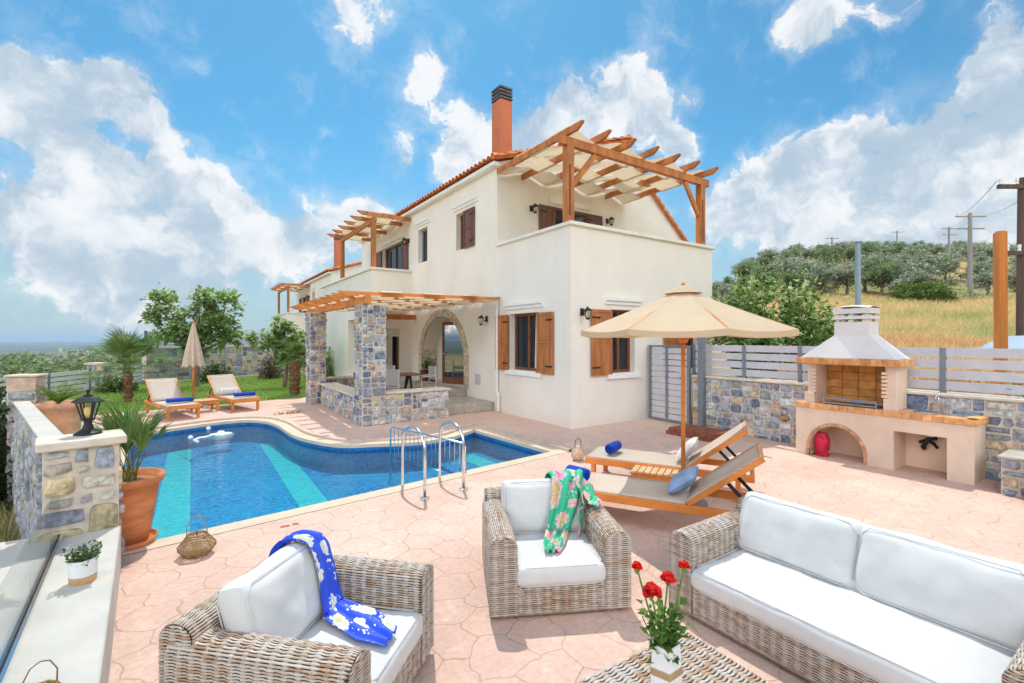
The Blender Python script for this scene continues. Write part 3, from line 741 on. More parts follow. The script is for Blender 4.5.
def window(root, F, a0, a1, z0, z1, name='window', left=None, right=None, m=None, fm=None, sill=True, hood=True, rec=.14, leaves=2, curtain=False, closed=None):
    m = m or M['shutter']; fm = fm or M['frame']
    mb = MB(); t = .06
    fbox(mb, F, a0, a0 + t, z0, z1, -rec - .06, -rec); fbox(mb, F, a1 - t, a1, z0, z1, -rec - .06, -rec)
    fbox(mb, F, a0 + t, a1 - t, z0, z0 + t, -rec - .058, -rec - .002); fbox(mb, F, a0 + t, a1 - t, z1 - t, z1, -rec - .058, -rec - .002)
    for i in range(1, leaves):
        c = a0 + (a1 - a0) * i / leaves; fbox(mb, F, c - .035, c + .035, z0 + t, z1 - t, -rec - .056, -rec - .004)
    w = mb.build(name, fm, root, fix=True)
    p = MB(); p.quad(F(a0 + t, z0 + t, -rec - .04), F(a1 - t, z0 + t, -rec - .04), F(a1 - t, z1 - t, -rec - .04), F(a0 + t, z1 - t, -rec - .04)); p.build('pane', M['pane'], w)
    if curtain:
        c = MB(); c.quad(F(a0 + t, z0 + t, -rec - .037), F(a0 + (a1 - a0) * .34, z0 + t, -rec - .037), F(a0 + (a1 - a0) * .30, z1 - t, -rec - .037), F(a0 + t, z1 - t, -rec - .037))
        c.build('curtain', M['curtain'], w)
    if sill:
        s = MB(); fbox(s, F, a0 - .13, a1 + .12, z0 - .11, z0 - .005, -.02, .06); s.build('sill', M['trim'], w, fix=True, bevel=.01)
    if hood:
        s = MB()
        pr = [(-.01, 0), (.035, 0), (.035, .05), (.075, .08), (.075, .15), (-.01, .15)]
        vs = [F(a, z1 + .10 + q, d) for a in (a0 - .18, a1 + .16) for d, q in pr]; k = len(pr)
        s.add(vs, [tuple(range(k)), tuple(reversed(range(k, 2 * k)))] + [(i, k + i, k + (i + 1) % k, (i + 1) % k) for i in range(k)])
        s.build('lintel', M['trim'], w, fix=True)
    for sh in (left, right):
        if sh: shutter(w, F, sh[0], sh[1], z0 - .02, z1 - .02, .025, m)
    if closed: shutter(w, F, a0 + .02, a1 - .02, z0 + .02, z1 - .02, -rec + .01, m)
    return w
def wall_lamp(root, F, a, z):
    mb = MB(); fbox(mb, F, a - .045, a + .045, z - .07, z + .07, .0, .02)
    mb.tube([F(a, z - .02, .02), F(a, z - .05, .08), F(a, z + .02, .13), F(a, z + .10, .15), F(a, z + .07, .17)], .010, 6)
    c = F(a, z, .17); mb.lathe([(.012, .085), (.03, .07), (.085, .03), (.09, .02), (.07, .015)], c, 6)
    for k in range(6):
        q = 2 * PI * k / 6; mb.bar(c + Vector((.07 * math.cos(q), .07 * math.sin(q), .02)), c + Vector((.045 * math.cos(q), .045 * math.sin(q), -.12)), .008, .008)
    mb.lathe([(.05, -.12), (.05, -.13), (.015, -.16)], c, 6)
    o = mb.build('wall_lamp', M['iron'], root, fix=True)
    MB().lathe([(.040, -.118), (.062, .018)], c, 6).build('lamp_glass', M['lamp_glass'], o)
    MB().lathe([(.018, -.10), (.024, -.05), (.006, -.02)], c, 8).build('bulb', M['bulb'], o, smooth=True)
    return o

def tile_roof(mb, p0, p1, q0, q1, pitch=.20, r=.075, steps=None):
    """barrel tiles running from the eave line p0-p1 up to the ridge line q0-q1"""
    p0, p1, q0, q1 = map(Vector, (p0, p1, q0, q1)); L = (p1 - p0).length; nn = max(2, int(L / pitch)); nrm = (p1 - p0).cross(q0 - p0).normalized()
    if nrm.z < 0: nrm = -nrm
    e = (p1 - p0).normalized(); rows = max(1, int((q0 - p0).length / .34)); vs = []; fs = []
    prof = [(-.5, .0), (-.36, .12), (-.3, .55), (-.15, .92), (0, 1.0), (.15, .92), (.3, .55), (.36, .12)]
    # sheet made of courses with a small step between them
    for k in range(rows):
        base = len(vs)
        for lev, tt in enumerate((k / rows, (k + 1) / rows + .012)):
            lift = .03 if lev == 0 else 0.0
            for i in range(nn + 1):
                f = i / nn
                for (dx, hh) in prof:
                    a = p0.lerp(p1, f); b = q0.lerp(q1, f); vs.append(a.lerp(b, tt) + e * dx * pitch + nrm * (hh * r + lift + .01))
        m_ = (nn + 1) * len(prof)
        for i in range(m_ - 1): fs.append((base + i, base + i + 1, base + m_ + i + 1, base + m_ + i))
    mb.add(vs, fs)
def rake_tiles(mb, a, b, r=.066, step=.27):
    a, b = Vector(a), Vector(b); L = (b - a).length; k = max(2, int(L / step)); d = (b - a) / L
    for i in range(k):
        p = a + d * (L * i / k); q = a + d * (L * (i + 1.15) / k)
        mb.tube([p + Vector((0, 0, .035)), q], [r * 1.15, r * .85], 10)

house = thing('villa', 'cream two storey villa with red tiled roof and tall terracotta chimney beside the pool', 'house')
RIDGE_X, RIDGE_Z, EAVE_Z = 4.40, 7.46, 6.0
mb = MB()
FL = frame_of((0, 0, 0), (0, 1, 0), (-1, 0, 0)); FF = frame_of((0, 0, 0), (1, 0, 0), (0, -1, 0))
H1 = 3.93
# left facade, ground and first floor
ARC = (4.30, 7.10, .42, 2.38)
holed(mb, (0, 0, 0), (0, 1, 0), (-1, 0, 0), 2.67, H1, [(1.03, 2.12, 1.03, 2.30)], .25)
holed(mb, (0, 2.67, 0), (0, 1, 0), (-1, 0, 0), 5.33, 5.95, [(1.08, 2.12, 4.15, 5.15, .22), (4.06, 4.78, 4.15, 5.22, .22), (ARC[0] - 2.67, ARC[1] - 2.67, ARC[2], ARC[3], .5)], .22)
holed(mb, (0, 8, 2.95), (0, 1, 0), (-1, 0, 0), 5.6, 3.0, [(.8, 2.9, .1, 2.2, .2)], .2)
# front block
holed(mb, (0, 0, 0), (1, 0, 0), (0, -1, 0), 4.58, H1, [(1.08, 1.80, 1.02, 2.34), (3.30, 4.02, 1.02, 2.34)], .25)
mb.quad((4.58, 0, 0), (4.58, 2.67, 0), (4.58, 2.67, H1), (4.58, 0, H1)); mb.quad((0.2, .2, 3.02), (4.4, .2, 3.02), (4.4, 2.67, 3.02), (.2, 2.67, 3.02))
mb.quad((.2, .2, 3.02), (.2, 2.67, 3.02), (.2, 2.67, H1), (.2, .2, H1)); mb.quad((4.4, .2, 3.02), (.2, .2, 3.02), (.2, .2, H1), (4.4, .2, H1)); mb.quad((4.4, 2.67, 3.02), (4.4, .2, 3.02), (4.4, .2, H1), (4.4, 2.67, H1))
# gable wall at Y 2.67 and the rest of the body
def gx(p): return (p[0], 2.67, p[1])
holed(mb, (0, 2.67, 2.9), (1, 0, 0), (0, -1, 0), 8.3, 1.35, [], .2)
holed(mb, (0, 2.67, 4.25), (1, 0, 0), (0, -1, 0), 5.3, 1.0, [(1.72, 2.86, -.9, .90, .2)] if False else [], .2)
gable = [(0, 5.25), (5.3, 5.25), (5.3, 4.25), (7.92, 4.25), (5.96, 5.80), (4.55, 6.91), (4.55, 7.44), (RIDGE_X, RIDGE_Z), (0, 5.96)]
mb.add([gx(p) for p in gable], [tuple(range(len(gable)))])
for a, b in (((8.3, 2.67), (8.3, 13.6)), ((8.3, 13.6), (0, 13.6))):
    mb.quad((a[0], a[1], 0), (b[0], b[1], 0), (b[0], b[1], 4.2), (a[0], a[1], 4.2))
mb.quad((8.3, 13.6, 4.2), (0, 13.6, 4.2), (0, 13.6, 5.95), (4.4, 13.6, 7.4))
# projecting porch room under the second balcony
holed(mb, (-1.33, 8, 0), (1, 0, 0), (0, -1, 0), 1.33, 3.0, [(.47, .92, .45, 2.05, .2)], .2)
holed(mb, (-1.33, 8, 0), (0, 1, 0), (-1, 0, 0), 7.1, 3.0, [(1.30, 2.78, .42, 2.4, .5)], .5)
mb.quad((-1.33, 15.1, 0), (0, 15.1, 0), (0, 15.1, 3.97), (-1.33, 15.1, 3.97)); 
mb.quad((-1.33, 8, 3.0), (0, 8, 3.0), (0, 8, 3.93), (-1.33, 8, 3.93)); mb.quad((-1.33, 15.1, 3.0), (-1.33, 8, 3.0), (-1.33, 8, 3.93), (-1.33, 15.1, 3.93))
mb.quad((-1.33, 8, 2.95), (0, 8, 2.95), (0, 15.1, 2.95), (-1.33, 15.1, 2.95))
mb.quad((-1.15, 8.18, 2.95), (-1.15, 15.1, 2.95), (-1.15, 15.1, 3.93), (-1.15, 8.18, 3.93))
# pointed arch: fill between the rectangle of the hole and the curve, and the intrados
cy_ = (ARC[0] + ARC[1]) / 2; hw = (ARC[1] - ARC[0]) / 2; spz = 1.30; apz = ARC[3]
def arc_pts(k=14, grow=0.0):
    out = []
    for i in range(k + 1):
        t = i / k; y = cy_ + (hw + grow) * (.80 * math.cos(t * PI / 2) + .20 * (1 - t))   # from the far springing to the apex
        z = spz + (apz - spz + grow) * math.sin(t * PI / 2)
        out.append((y, z))
    left = [(2 * cy_ - y, z) for y, z in out[:-1]]
    return out + left[::-1]
ap = arc_pts()
for (y0, z0), (y1, z1) in zip(ap, ap[1:]):
    mb.quad((0, y0, z0), (0, y1, z1), (0, y1, apz), (0, y0, apz))
    mb.quad((0, y0, z0), (0, y1, z1), (.5, y1, z1), (.5, y0, z0))
mb.quad((.5, ARC[0] - .1, .4), (.5, ARC[1] + .1, .4), (.5, ARC[1] + .1, 2.6), (.5, ARC[0] - .1, 2.6))
walls = mb.build('wall', M['plaster'], house)
# recess panel with the warm paint, inside the porch room
MB().box((-.86, 9.30, .42), (-.84, 10.78, 2.4)).build('recess_panel', M['plaster_cream'], house)
# arch surround of cut stone
mb = MB(); A = arc_pts(10, .0); B = arc_pts(10, .24)
AA = [(ARC[1], .42)] + A + [(ARC[0], .42)]; BB = [(ARC[1] + .24, .42)] + B + [(ARC[0] - .24, .42)]
rg = random.Random(5)
def seg(p, q, r_, s_, k):
    for i in range(k):
        t0, t1 = i / k + .012 / k, (i + 1) / k - .012 / k
        a = Vector(p).lerp(Vector(q), t0); b = Vector(p).lerp(Vector(q), t1); c = Vector(r_).lerp(Vector(s_), t1); d = Vector(r_).lerp(Vector(s_), t0)
        kk = rg.uniform(.85, 1.1); col = (.60 * kk, .50 * kk, .37 * kk)
        mb.prism([(-.03, a.x, a.y), (-.03, d.x, d.y), (-.03, c.x, c.y), (-.03, b.x, b.y)], (.05, 0, 0), 0, col)
for i in range(len(AA) - 1): seg(AA[i], AA[i + 1], BB[i], BB[i + 1], 3 if i in (0, len(AA) - 2) else 1)
mb.build('arch_surround', M['stone'], house, fix=True)
# stone lining on the far jamb
mb = MB(); stones(mb, (.02, ARC[1] - .005, .44), (1, 0, 0), (0, -1, 0), .47, 1.0, 8, (.30, .22), .012, .012, pal=[(.55, .46, .34), (.60, .50, .38), (.50, .42, .32)], mi=0); mb.build('jamb_stone', M['stone'], house)
# parapet copings, chimney, roof
mb = MB()
mb.box((-.06, -.06, H1), (4.64, .24, H1 + .07)); mb.box((-.06, .24, H1), (.24, 2.665, H1 + .07)); mb.box((4.36, .24, H1), (4.64, 2.665, H1 + .07))
mb.build('parapet_coping', M['coping'], house, bevel=.012); mb = MB()
mb.box((-1.39, 7.94, 3.93), (-.002, 8.22, 4.0)); mb.box((-1.39, 8.22, 3.93), (-1.11, 15.1, 4.0))
mb.build('parapet_coping', M['coping'], house, bevel=.012)
roof_mb = MB()
tile_roof(roof_mb, (-.22, 2.48, EAVE_Z - .06), (-.22, 13.8, EAVE_Z - .06), (RIDGE_X, 2.48, RIDGE_Z + .01), (RIDGE_X, 13.8, RIDGE_Z + .01))
tile_roof(roof_mb, (8.5, 2.66, 3.72), (8.5, 13.8, 3.72), (RIDGE_X + .15, 2.66, 6.84), (RIDGE_X + .15, 13.8, 6.92))
rake_tiles(roof_mb, (-.22, 2.52, EAVE_Z - .02), (RIDGE_X + .1, 2.52, RIDGE_Z + .02)); rake_tiles(roof_mb, (8.4, 2.62, 3.90), (RIDGE_X + .15, 2.62, 6.94))
rake_tiles(roof_mb, (RIDGE_X, 2.5, RIDGE_Z + .06), (RIDGE_X, 13.8, RIDGE_Z + .06))
roof = roof_mb.build('roof', M['tile'], house, fix=False)
fas = MB().box((-.16, 2.56, EAVE_Z - .16), (-.002, 13.7, EAVE_Z - .075)).build('eave_moulding', M['trim'], roof)
CX0, CX1, CY0, CY1 = .30, .66, 3.0, 3.40
ch = MB().box((CX0, CY0, 5.9), (CX1, CY1, 7.72)).build('chimney', M['chimney'], roof, bevel=.01)
mb = MB()
for k in range(4):
    z = 7.72 + k * .085; mb.box((CX0 - .01, CY0 - .01, z + .03), (CX1 + .01, CY1 + .01, z + .075))
mb.box((CX0 + .07, CY0 + .07, 7.72), (CX1 - .07, CY1 - .07, 8.06))
mb.build('chimney_cap', M['slate'], ch)
# windows
window(house, FL, 1.03, 2.12, 1.03, 2.30, left=(.50, 1.03), right=(2.12, 2.66), curtain=True)
window(house, FF, 1.08, 1.80, 1.02, 2.34, left=(.50, 1.06), curtain=False)
window(house, FF, 3.30, 4.02, 1.02, 2.34, left=(2.72, 3.28))
FU = frame_of((0, 2.67, 0), (1, 0, 0), (0, -1, 0))
window(house, FL, 3.75, 4.79, 4.15, 5.15, left=(3.72, 4.28), m=M['shutter_dark'], sill=False)
window(house, FL, 6.73, 7.45, 4.15, 5.22, fm=M['grey_metal'], sill=False, leaves=1)
mb = MB(); fbox(mb, FU, 1.72, 1.78, 3.02, 5.15, -.02, .03); fbox(mb, FU, 2.80, 2.86, 3.02, 5.15, -.02, .03); fbox(mb, FU, 1.78, 2.80, 5.08, 5.15, -.02, .028); fbox(mb, FU, 2.18, 2.26, 3.02, 5.08, -.02, .026); bd = mb.build('balcony_door', M['frame'], house, fix=True)
p = MB(); p.quad(FU(1.78, 3.04, .006), FU(2.80, 3.04, .006), FU(2.80, 5.08, .006), FU(1.78, 5.08, .006)); p.build('pane', M['pane'], bd)
shutter(bd, FU, 1.24, 1.71, 3.05, 5.14, .02, M['shutter_dark']); shutter(bd, FU, 2.87, 3.44, 3.05, 5.14, .02, M['shutter_dark'])
s = MB(); fbox(s, FU, 1.6, 3.0, 5.24, 5.40, 0, .06); s.build('lintel', M['trim'], bd, fix=True)
# door onto the second balcony
mb = MB()
for a in (8.8, 9.8, 10.84): fbox(mb, FL, a, a + .06, 3.05, 5.15, -.18, -.12)
fbox(mb, FL, 8.86, 10.84, 5.09, 5.15, -.178, -.122); bd2 = mb.build('balcony_door', M['frame'], house, fix=True)
p = MB(); p.quad(FL(8.86, 3.05, -.16), FL(10.84, 3.05, -.16), FL(10.84, 5.1, -.16), FL(8.86, 5.1, -.16)); p.build('pane', M['pane'], bd2)
shutter(bd2, FL, 8.25, 8.78, 3.05, 5.1, .02, M['shutter_dark']); shutter(bd2, FL, 10.92, 11.5, 3.05, 5.1, .02, M['shutter_dark'])
s = MB(); fbox(s, FL, 8.65, 11.0, 5.24, 5.38, 0, .06); s.build('lintel', M['trim'], bd2, fix=True)
# porch window with a roller blind
F8 = frame_of((-1.33, 8, 0), (1, 0, 0), (0, -1, 0))
w = window(house, F8, .47, .92, .45, 2.05, sill=False, hood=False, leaves=1, rec=.10)
c = MB(); fbox(c, F8, .48, .91, 1.80, 2.04, -.09, -.02); c.build('roller_blind', M['curtain'], w, fix=True)
c = MB(); fbox(c, F8, .50, .70, .47, 1.8, -.095, -.09); c.build('curtain', M['curtain'], w, fix=True)
# entrance door set back in the arch
FD = frame_of((.5, 0, 0), (0, 1, 0), (-1, 0, 0))
mb = MB(); d0, d1 = 4.95, 6.60
# the glazed leaf stands ajar, hinged on the right jamb
LD = Vector((-.52, .854, 0)); FO = frame_of((.44, 4.98, 0), LD, Vector((-.854, -.52, 0))); d0, d1 = 0.0, .82
for a in (d0, d1 - .06): fbox(mb, FO, a, a + .06, .44, 2.22, -.025, .025)
fbox(mb, FO, d0 + .06, d1 - .06, .44, .60, -.023, .023); fbox(mb, FO, d0 + .06, d1 - .06, 2.12, 2.22, -.023, .023)
door = mb.build('entrance_door', M['frame'], house, fix=True)
p = MB(); p.quad(FO(d0 + .06, .60, .0), FO(d1 - .06, .60, .0), FO(d1 - .06, 2.12, .0), FO(d0 + .06, 2.12, .0)); p.build('pane', M['pane_sky'], door)
q_ = MB(); fbox(q_, FD, 4.92, 5.00, .44, 2.36, .0, .06); fbox(q_, FD, 5.80, 5.88, .44, 2.36, .0, .06); fbox(q_, FD, 5.0, 5.80, 2.26, 2.36, .002, .058); q_.build('door_frame', M['frame'], door, fix=True)
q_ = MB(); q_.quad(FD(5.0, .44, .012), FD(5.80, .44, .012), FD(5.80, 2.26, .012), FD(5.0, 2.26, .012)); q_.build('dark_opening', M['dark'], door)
h = MB(); h.tube([FO(.79, 1.3, .025), FO(.79, 1.3, .07), FO(.70, 1.3, .07)], .012, 6); h.build('handle', M['steel'], door)
wall_lamp(house, FL, 3.14, 2.22); wall_lamp(house, FF, .28, 2.26); wall_lamp(house, FU, 1.01, 5.0); wall_lamp(house, FU, 3.67, 5.05); wall_lamp(house, FL, 8.22, 5.02)
dp = MB(); dp.tube([(-.06, 2.58, 2.75), (-.06, 2.58, .50), (-.07, 2.50, .40), (-.07, 2.50, .02)], .032, 8); dp.box((-.13, 2.50, 2.72), (-.005, 2.68, 2.84)); dp.build('downpipe', M['trim'], house)
v = MB(); fbox(v, FL, 3.45, 3.72, .56, .84, 0, .015)
for k in range(7): fbox(v, FL, 3.47, 3.70, .585 + k * .036, .60 + k * .036, .015, .024)
v.build('vent', M['slat'], house, fix=True)

# ------------------------------------------------------------------ pergolas
def woven_canopy(mb_cloth, P, n_raf, u_len, v0, v1, strips=3, amp=.10, drop=0.02, over=.06):
    """strips of canvas passed alternately over and under the rafters. P(s, v, dz) maps along the beam s, across v"""
    w = (v1 - v0) / strips; st_ = u_len / (n_raf - 1); ex = st_ * over
    for k in range(strips):
        a, b = v0 + w * k + .012, v0 + w * (k + 1) - .012; ph = 1 if k % 2 else -1
        seg = 8 * n_raf
        def fn(i, j, a=a, b=b, ph=ph):
            s = -ex + i * (u_len + 2 * ex); z = math.cos(PI * s / st_) * amp * ph
            return P(s, a + (b - a) * j, z)
        mb_cloth.grid(fn, seg, 3)
def pergola(root, P, n_raf, u_len, v_in, v_out, h, w=.07, tail=.35, beam_v=None, drop=.12, cloth=(.25, .95), strips=3, amp=.10, rafter_m=None, over=.06):
    """rafters at P(s, v): v runs from the wall (v_in) to past the beam (v_out)"""
    m_ = rafter_m or M['wood']
    for i in range(n_raf):
        s = u_len * i / (n_raf - 1); mb = MB(); a = P(s, v_in, 0); b = P(s, v_out, 0); d = (b - a).normalized()
        tip = b + d * .16; side = (P(s + .1, v_in, 0) - a).normalized() * (w / 2); z = Vector((0, 0, h / 2))
        vs = []
        for sd in (-1, 1): vs += [a + side * sd - z, b + side * sd - z, tip + side * sd + z * .55, tip + side * sd + z, a + side * sd + z]
        mb.add(vs, [(0, 1, 2, 3, 4), (9, 8, 7, 6, 5)] + [(q, 5 + q, 5 + (q + 1) % 5, (q + 1) % 5) for q in range(5)])
        mb.build('rafter', m_, root, fix=True)
    c = MB(); L = v_out - v_in
    woven_canopy(c, P, n_raf, u_len, v_in + L * cloth[0], v_in + L * cloth[1], strips, amp, over=over)
    return c.build('canopy', M['canvas'], root, smooth=True)

# upper balcony pergola on the front block
pg = thing('pergola', 'large timber pergola with woven cream canvas on the front balcony of the villa', 'pergola', (0, 0, 4.0))
pz = 4.0
def PB(s, v, dz): return Vector((.02 + s, 2.66 - v, 1.73 + dz + .03 * v / 2.6))
pergola(pg, PB, 7, 4.32, 0, 2.82, .13, cloth=(.01, .93), strips=4, amp=.085)
MB().bar((-.20, .1, 1.56), (4.54, .1, 1.56), .11, .17).build('beam', M['wood'], pg, bevel=.008)
for x in (.03, 4.27):
    pl = MB(); pl.box((x - .085, .03, 0.0), (x + .085, .19, 1.475)); post = pl.build('post', M['wood'], pg, bevel=.008)
    s = MB(); s.box((x - .05, .018, .12), (x - .01, .032, 1.1)); s.build('slot', M['frame'], post)
    MB().bar((x + (.10 if x < 1 else -.10), .11, .75), (x + (.72 if x < 1 else -.62), .11, 1.47), .07, .11).build('brace', M['wood'], pg, bevel=.005)
# second balcony pergola
pg2 = thing('pergola', 'smaller timber pergola with canvas on the left side balcony of the villa', 'pergola', (-1.25, 8.1, 4.0))
def P2(s, v, dz): return Vector((1.25 - v, -.02 + s, 1.70 + dz))
pergola(pg2, P2, 6, 4.0, 0, 1.60, .12, cloth=(.02, .92), strips=3, amp=.09)
MB().bar((0.02, -.15, 1.54), (.02, 4.1, 1.54), .09, .15).build('beam', M['wood'], pg2, bevel=.006)
for y in (.02, 3.8):
    pl = MB(); pl.box((-.05, y - .10, 0), (.07, y - .03, 1.465)); pl.box((-.05, y + .03, 0), (.07, y + .10, 1.465)); pl.box((-.045, y - .03, 0), (.065, y + .03, .22)); pl.build('post', M['wood'], pg2, bevel=.005)
# porch pergola on stone columns
porch = thing('porch_pergola', 'stone columned porch pergola of orange timber with canvas woven through its rafters', 'pergola', (-3.0, 2.75, 0))
def PP(s, v, dz): return Vector((3.0 - .05 - v, -.25 + s, 2.66 + dz - .012 * v))
pergola(porch, PP, 11, 5.5, 0.05, 3.50, .09, w=.07, cloth=(.02, .95), strips=7, amp=.075, rafter_m=M['wood_warm'], over=.34)
MB().bar((-.20, -.45, 2.51), (-.20, 5.3, 2.51), .12, .17).build('beam', M['wood_warm'], porch, bevel=.006)
MB().bar((1.55, 4.9, 2.42), (3.0, 4.9, 2.42), .10, .16).build('cross_beam', M['wood'], porch, bevel=.006)
masonry('column', -.26, -.25, .22, .25, 0, 2.424, 'flr', 21, porch, (.16, .13))
masonry('column', -.50, 3.55, -.10, 4.0, 0, 2.424, 'flr', 31, porch, (.16, .13))
# low stone wall round the porch
pw = thing('porch_wall', 'low grey stone wall with flat cap enclosing the dining porch', 'stone wall', (-3.0, 2.75, 0))
masonry('wall_front', .222, -.20, 1.66, .14, 0, .60, 'fr', 41, pw, (.17, .14))
masonry('wall_side', -.22, .252, .12, 3.548, 0, .52, 'lr', 43, pw, (.17, .14))
masonry('wall_back', -.098, 3.9, 1.66, 4.2, 0, .62, 'f', 45, pw, (.17, .14))
MB().box((.20, -.25, .60), (1.70, .18, .645)).build('cap', M['stone_cap'], pw, bevel=.012)
MB().box((-.27, .27, .52), (.17, 3.53, .56)).build('cap', M['stone_cap'], pw, bevel=.012)
MB().box((-.096, 3.85, .62), (1.70, 4.25, .665)).build('cap', M['stone_cap'], pw, bevel=.012)
st = thing('porch_steps', 'two broad grey stone steps leading up to the arched doorway', 'steps', (-.7, 3.2, 0))
MB().box((-.63, -.42, 0), (.695, .95, .215)).build('step', M['grey_step'], st, bevel=.015)
MB().box((-.60, .96, 0), (.69, 3.9, .42)).build('step', M['grey_step'], st, bevel=.015)
pf = MB().box((-2.87, 2.92, 0), (-1.335, 8.0, .215)).build('porch_floor', M['grey_step']); tag(pf, kind='structure')

# the neighbouring villa of the same design further back
nb = clone(house, (0, 16.35, -.70), label='similar cream villa with terracotta chimney standing behind the first villa')
nb.name = 'neighbour_villa'
c1 = clone(pg2, (-1.25, 24.45, 3.3), label='timber pergola on the balcony of the villa further back', group=None)

# ================================================================== BOUNDARY ON THE RIGHT
WX = 2.18
rw = thing('stone_wall', 'grey and tan rubble stone wall with pale cap behind the loungers and barbecue', 'stone wall', (WX, -3.3, 0))
masonry('wall', 0, -3.0, .30, 2.15, -.02, .98, 'l', 61, rw, (.215, .145), gap=.018)
MB().box((-.05, -3.0, .98), (.35, 2.15, 1.02)).build('cap', M['stone_cap'], rw, bevel=.012)
lamp = MB().lathe([(.002, .0), (.05, .0), (.07, .03), (.06, .07), (.03, .09)], (0, 0, 0), 16, sx=.6, sy=1.2).build('wall_light', M['twig'], None, smooth=True)
tag(lamp, 'small oval bulkhead light fixed low on the rubble stone wall', 'wall light'); lamp.location = (WX - .022, -2.92, .42); lamp.rotation_euler = (0, R(-90), 0)
# slatted fence on the wall
fe = thing('slat_fence', 'pale grey horizontal slat fence standing on the right hand stone wall', 'fence', (WX + .15, -3.3, 1.02))
ys = [2.22, 1.18, .22, -1.58, -3.0]
for i in range(len(ys) - 1):
    a, b = ys[i], ys[i + 1]; mb = MB()
    for k in range(4): z = .035 + k * .148; mb.box((-.012, b + .03, z), (.012, a - .03, z + .118))
    mb.build('slat_panel', M['slat'], fe)
for y in ys: MB().box((-.035, y - .03, 0), (.035, y + .03, .60)).build('post', M['grey_metal'], fe, bevel=.004)
MB().box((-.03, 2.07, 0), (.03, 2.13, .60)).build('post', M['grey_metal'], fe, bevel=.004)
gt = thing('gate', 'grey slatted metal side gate between the villa and the stone wall', 'gate', (WX + .02, -.02, 0))
mb = MB()
for k in range(12): z = .06 + k * .125; mb.box((-.012, -.98, z), (.012, -.10, z + .106))
mb.build('board_panel', M['slat'], gt)
for y in (-.06, -.50, -1.02): MB().box((-.03, y - .03, .02), (.03, y + .03, 1.60)).build('post', M['grey_metal'], gt, bevel=.004)
MB().box((-.028, -1.0, 1.56), (.028, -.09, 1.598)).build('rail', M['grey_metal'], gt); MB().box((-.028, -1.0, .025), (.028, -.09, .06)).build('rail', M['grey_metal'], gt)
MB().tube([(-.03, -.94, .95), (-.08, -.94, .95), (-.08, -.86, .95)], .01, 6).build('handle', M['steel'], gt)
o = MB().box((-.05, -.055, 0), (.05, .055, 1.88)).box((-.07, -.075, 0), (.07, .075, .015)).box((-.055, -.06, 1.88), (.055, .06, 1.895)).build('steel_post', M['grey_metal'], bevel=.004); o.location = (WX - .085, -1.40, 0); tag(o, 'tall dark grey steel post in front of the stone wall beside the gate', 'post')
mb = MB()
for r_ in range(2):
    for k in range(7): mb.box((.012 + 0, -.0 - .128 * k - (.06 if r_ else 0), r_ * .066), (.60, -.122 - .128 * k - (.06 if r_ else 0), .062 + r_ * .066))
o = mb.build('low_step', M['brown_step'], bevel=.005); o.location = (1.14, -1.30, .0); tag(o, 'low reddish brown brick step in the shade in front of the gate', 'step')

# ------------------------------------------------------------------ barbecue
bq = thing('barbecue', 'built in masonry barbecue with white hood, orange brick trim and arched log store', 'barbecue', (1.66, -4.351, 0)); bq.scale = (1, .955, 1)
# local: x towards the wall, y along; counter front at x = 0
cw = MB(); T = .70; D = .52
holes = [(.78, 1.33, 0, .52, .50)]
# front sheet runs from y=+1.08 (left in the picture) to y=-1.05 ; u goes to -Y
arch0, arch1, atop = .20, .93, .47
cw_h = [(1.28, 1.84, .0, .52, .48), (arch0, arch1, .0, atop, .45)]
holed(cw, (0, 1.08, 0), (0, -1, 0), (-1, 0, 0), 2.10, T, cw_h, .45)
ac = (arch0 + arch1) / 2; ah = (arch1 - arch0) / 2
apt = [(ac + ah * math.cos(PI * i / 16), .10 + (atop - .10) * math.sin(PI * i / 16)) for i in range(17)]
for (u0, z0), (u1, z1) in zip(apt, apt[1:]):
    cw.quad((0, 1.08 - u0, z0), (0, 1.08 - u1, z1), (0, 1.08 - u1, atop), (0, 1.08 - u0, atop))
    cw.quad((0, 1.08 - u0, z0), (0, 1.08 - u1, z1), (.45, 1.08 - u1, z1), (.45, 1.08 - u0, z0))
for u0, u1 in ((1.28, 1.84), (arch0, arch1)): cw.quad((.45, 1.08 - u0, 0), (.45, 1.08 - u1, 0), (.45, 1.08 - u1, .55), (.45, 1.08 - u0, .55))
cw.quad((0, -1.02, 0), (D, -1.02, 0), (D, -1.02, T), (0, -1.02, T)); cw.quad((D, 1.08, 0), (0, 1.08, 0), (0, 1.08, T), (D, 1.08, T))
cw.quad((0, 1.08, T), (0, -1.02, T), (D, -1.02, T), (D, 1.08, T)); cw.quad((.46, 1.08, 0), (.46, -1.02, 0), (.46, -1.02, .6), (.46, 1.08, .6))
cw.build('counter', M['bbq'], bq, fix=False)
def bricks_edge(mb, a, b, h, dep, n, seed, pal=((.76, .37, .15), (.79, .41, .18), (.77, .39, .16))):
    a, b = Vector(a), Vector(b); d = (b - a) / n; rg = random.Random(seed); side = Vector((0, 0, 1)).cross(d).normalized()
    for i in range(n):
        p, q = a + d * (i + .012), a + d * (i + .988); k = rg.uniform(.93, 1.06); c = tuple(x * k for x in rg.choice(pal))
        vs = [p, q, q + side * dep, p + side * dep]; mb.prism(vs, (0, 0, h), 0, c)
ct = MB(); bricks_edge(ct, (-.025, -1.05, T + .004), (-.025, 1.10, T + .004), .075, -.16, 20, 3); bricks_edge(ct, (-.025, -1.05, T + .004), (D, -1.05, T + .004), .075, .12, 6, 4)
ct.build('brick_edge', M['brick_attr'], bq, bevel=.004, fix=True)
MB().box((.14, -.935, T + .003), (D, 1.10, T + .072)).build('worktop', mat('worktop', (.64, .44, .32), .8, .1, 8, .2, 40), bq)
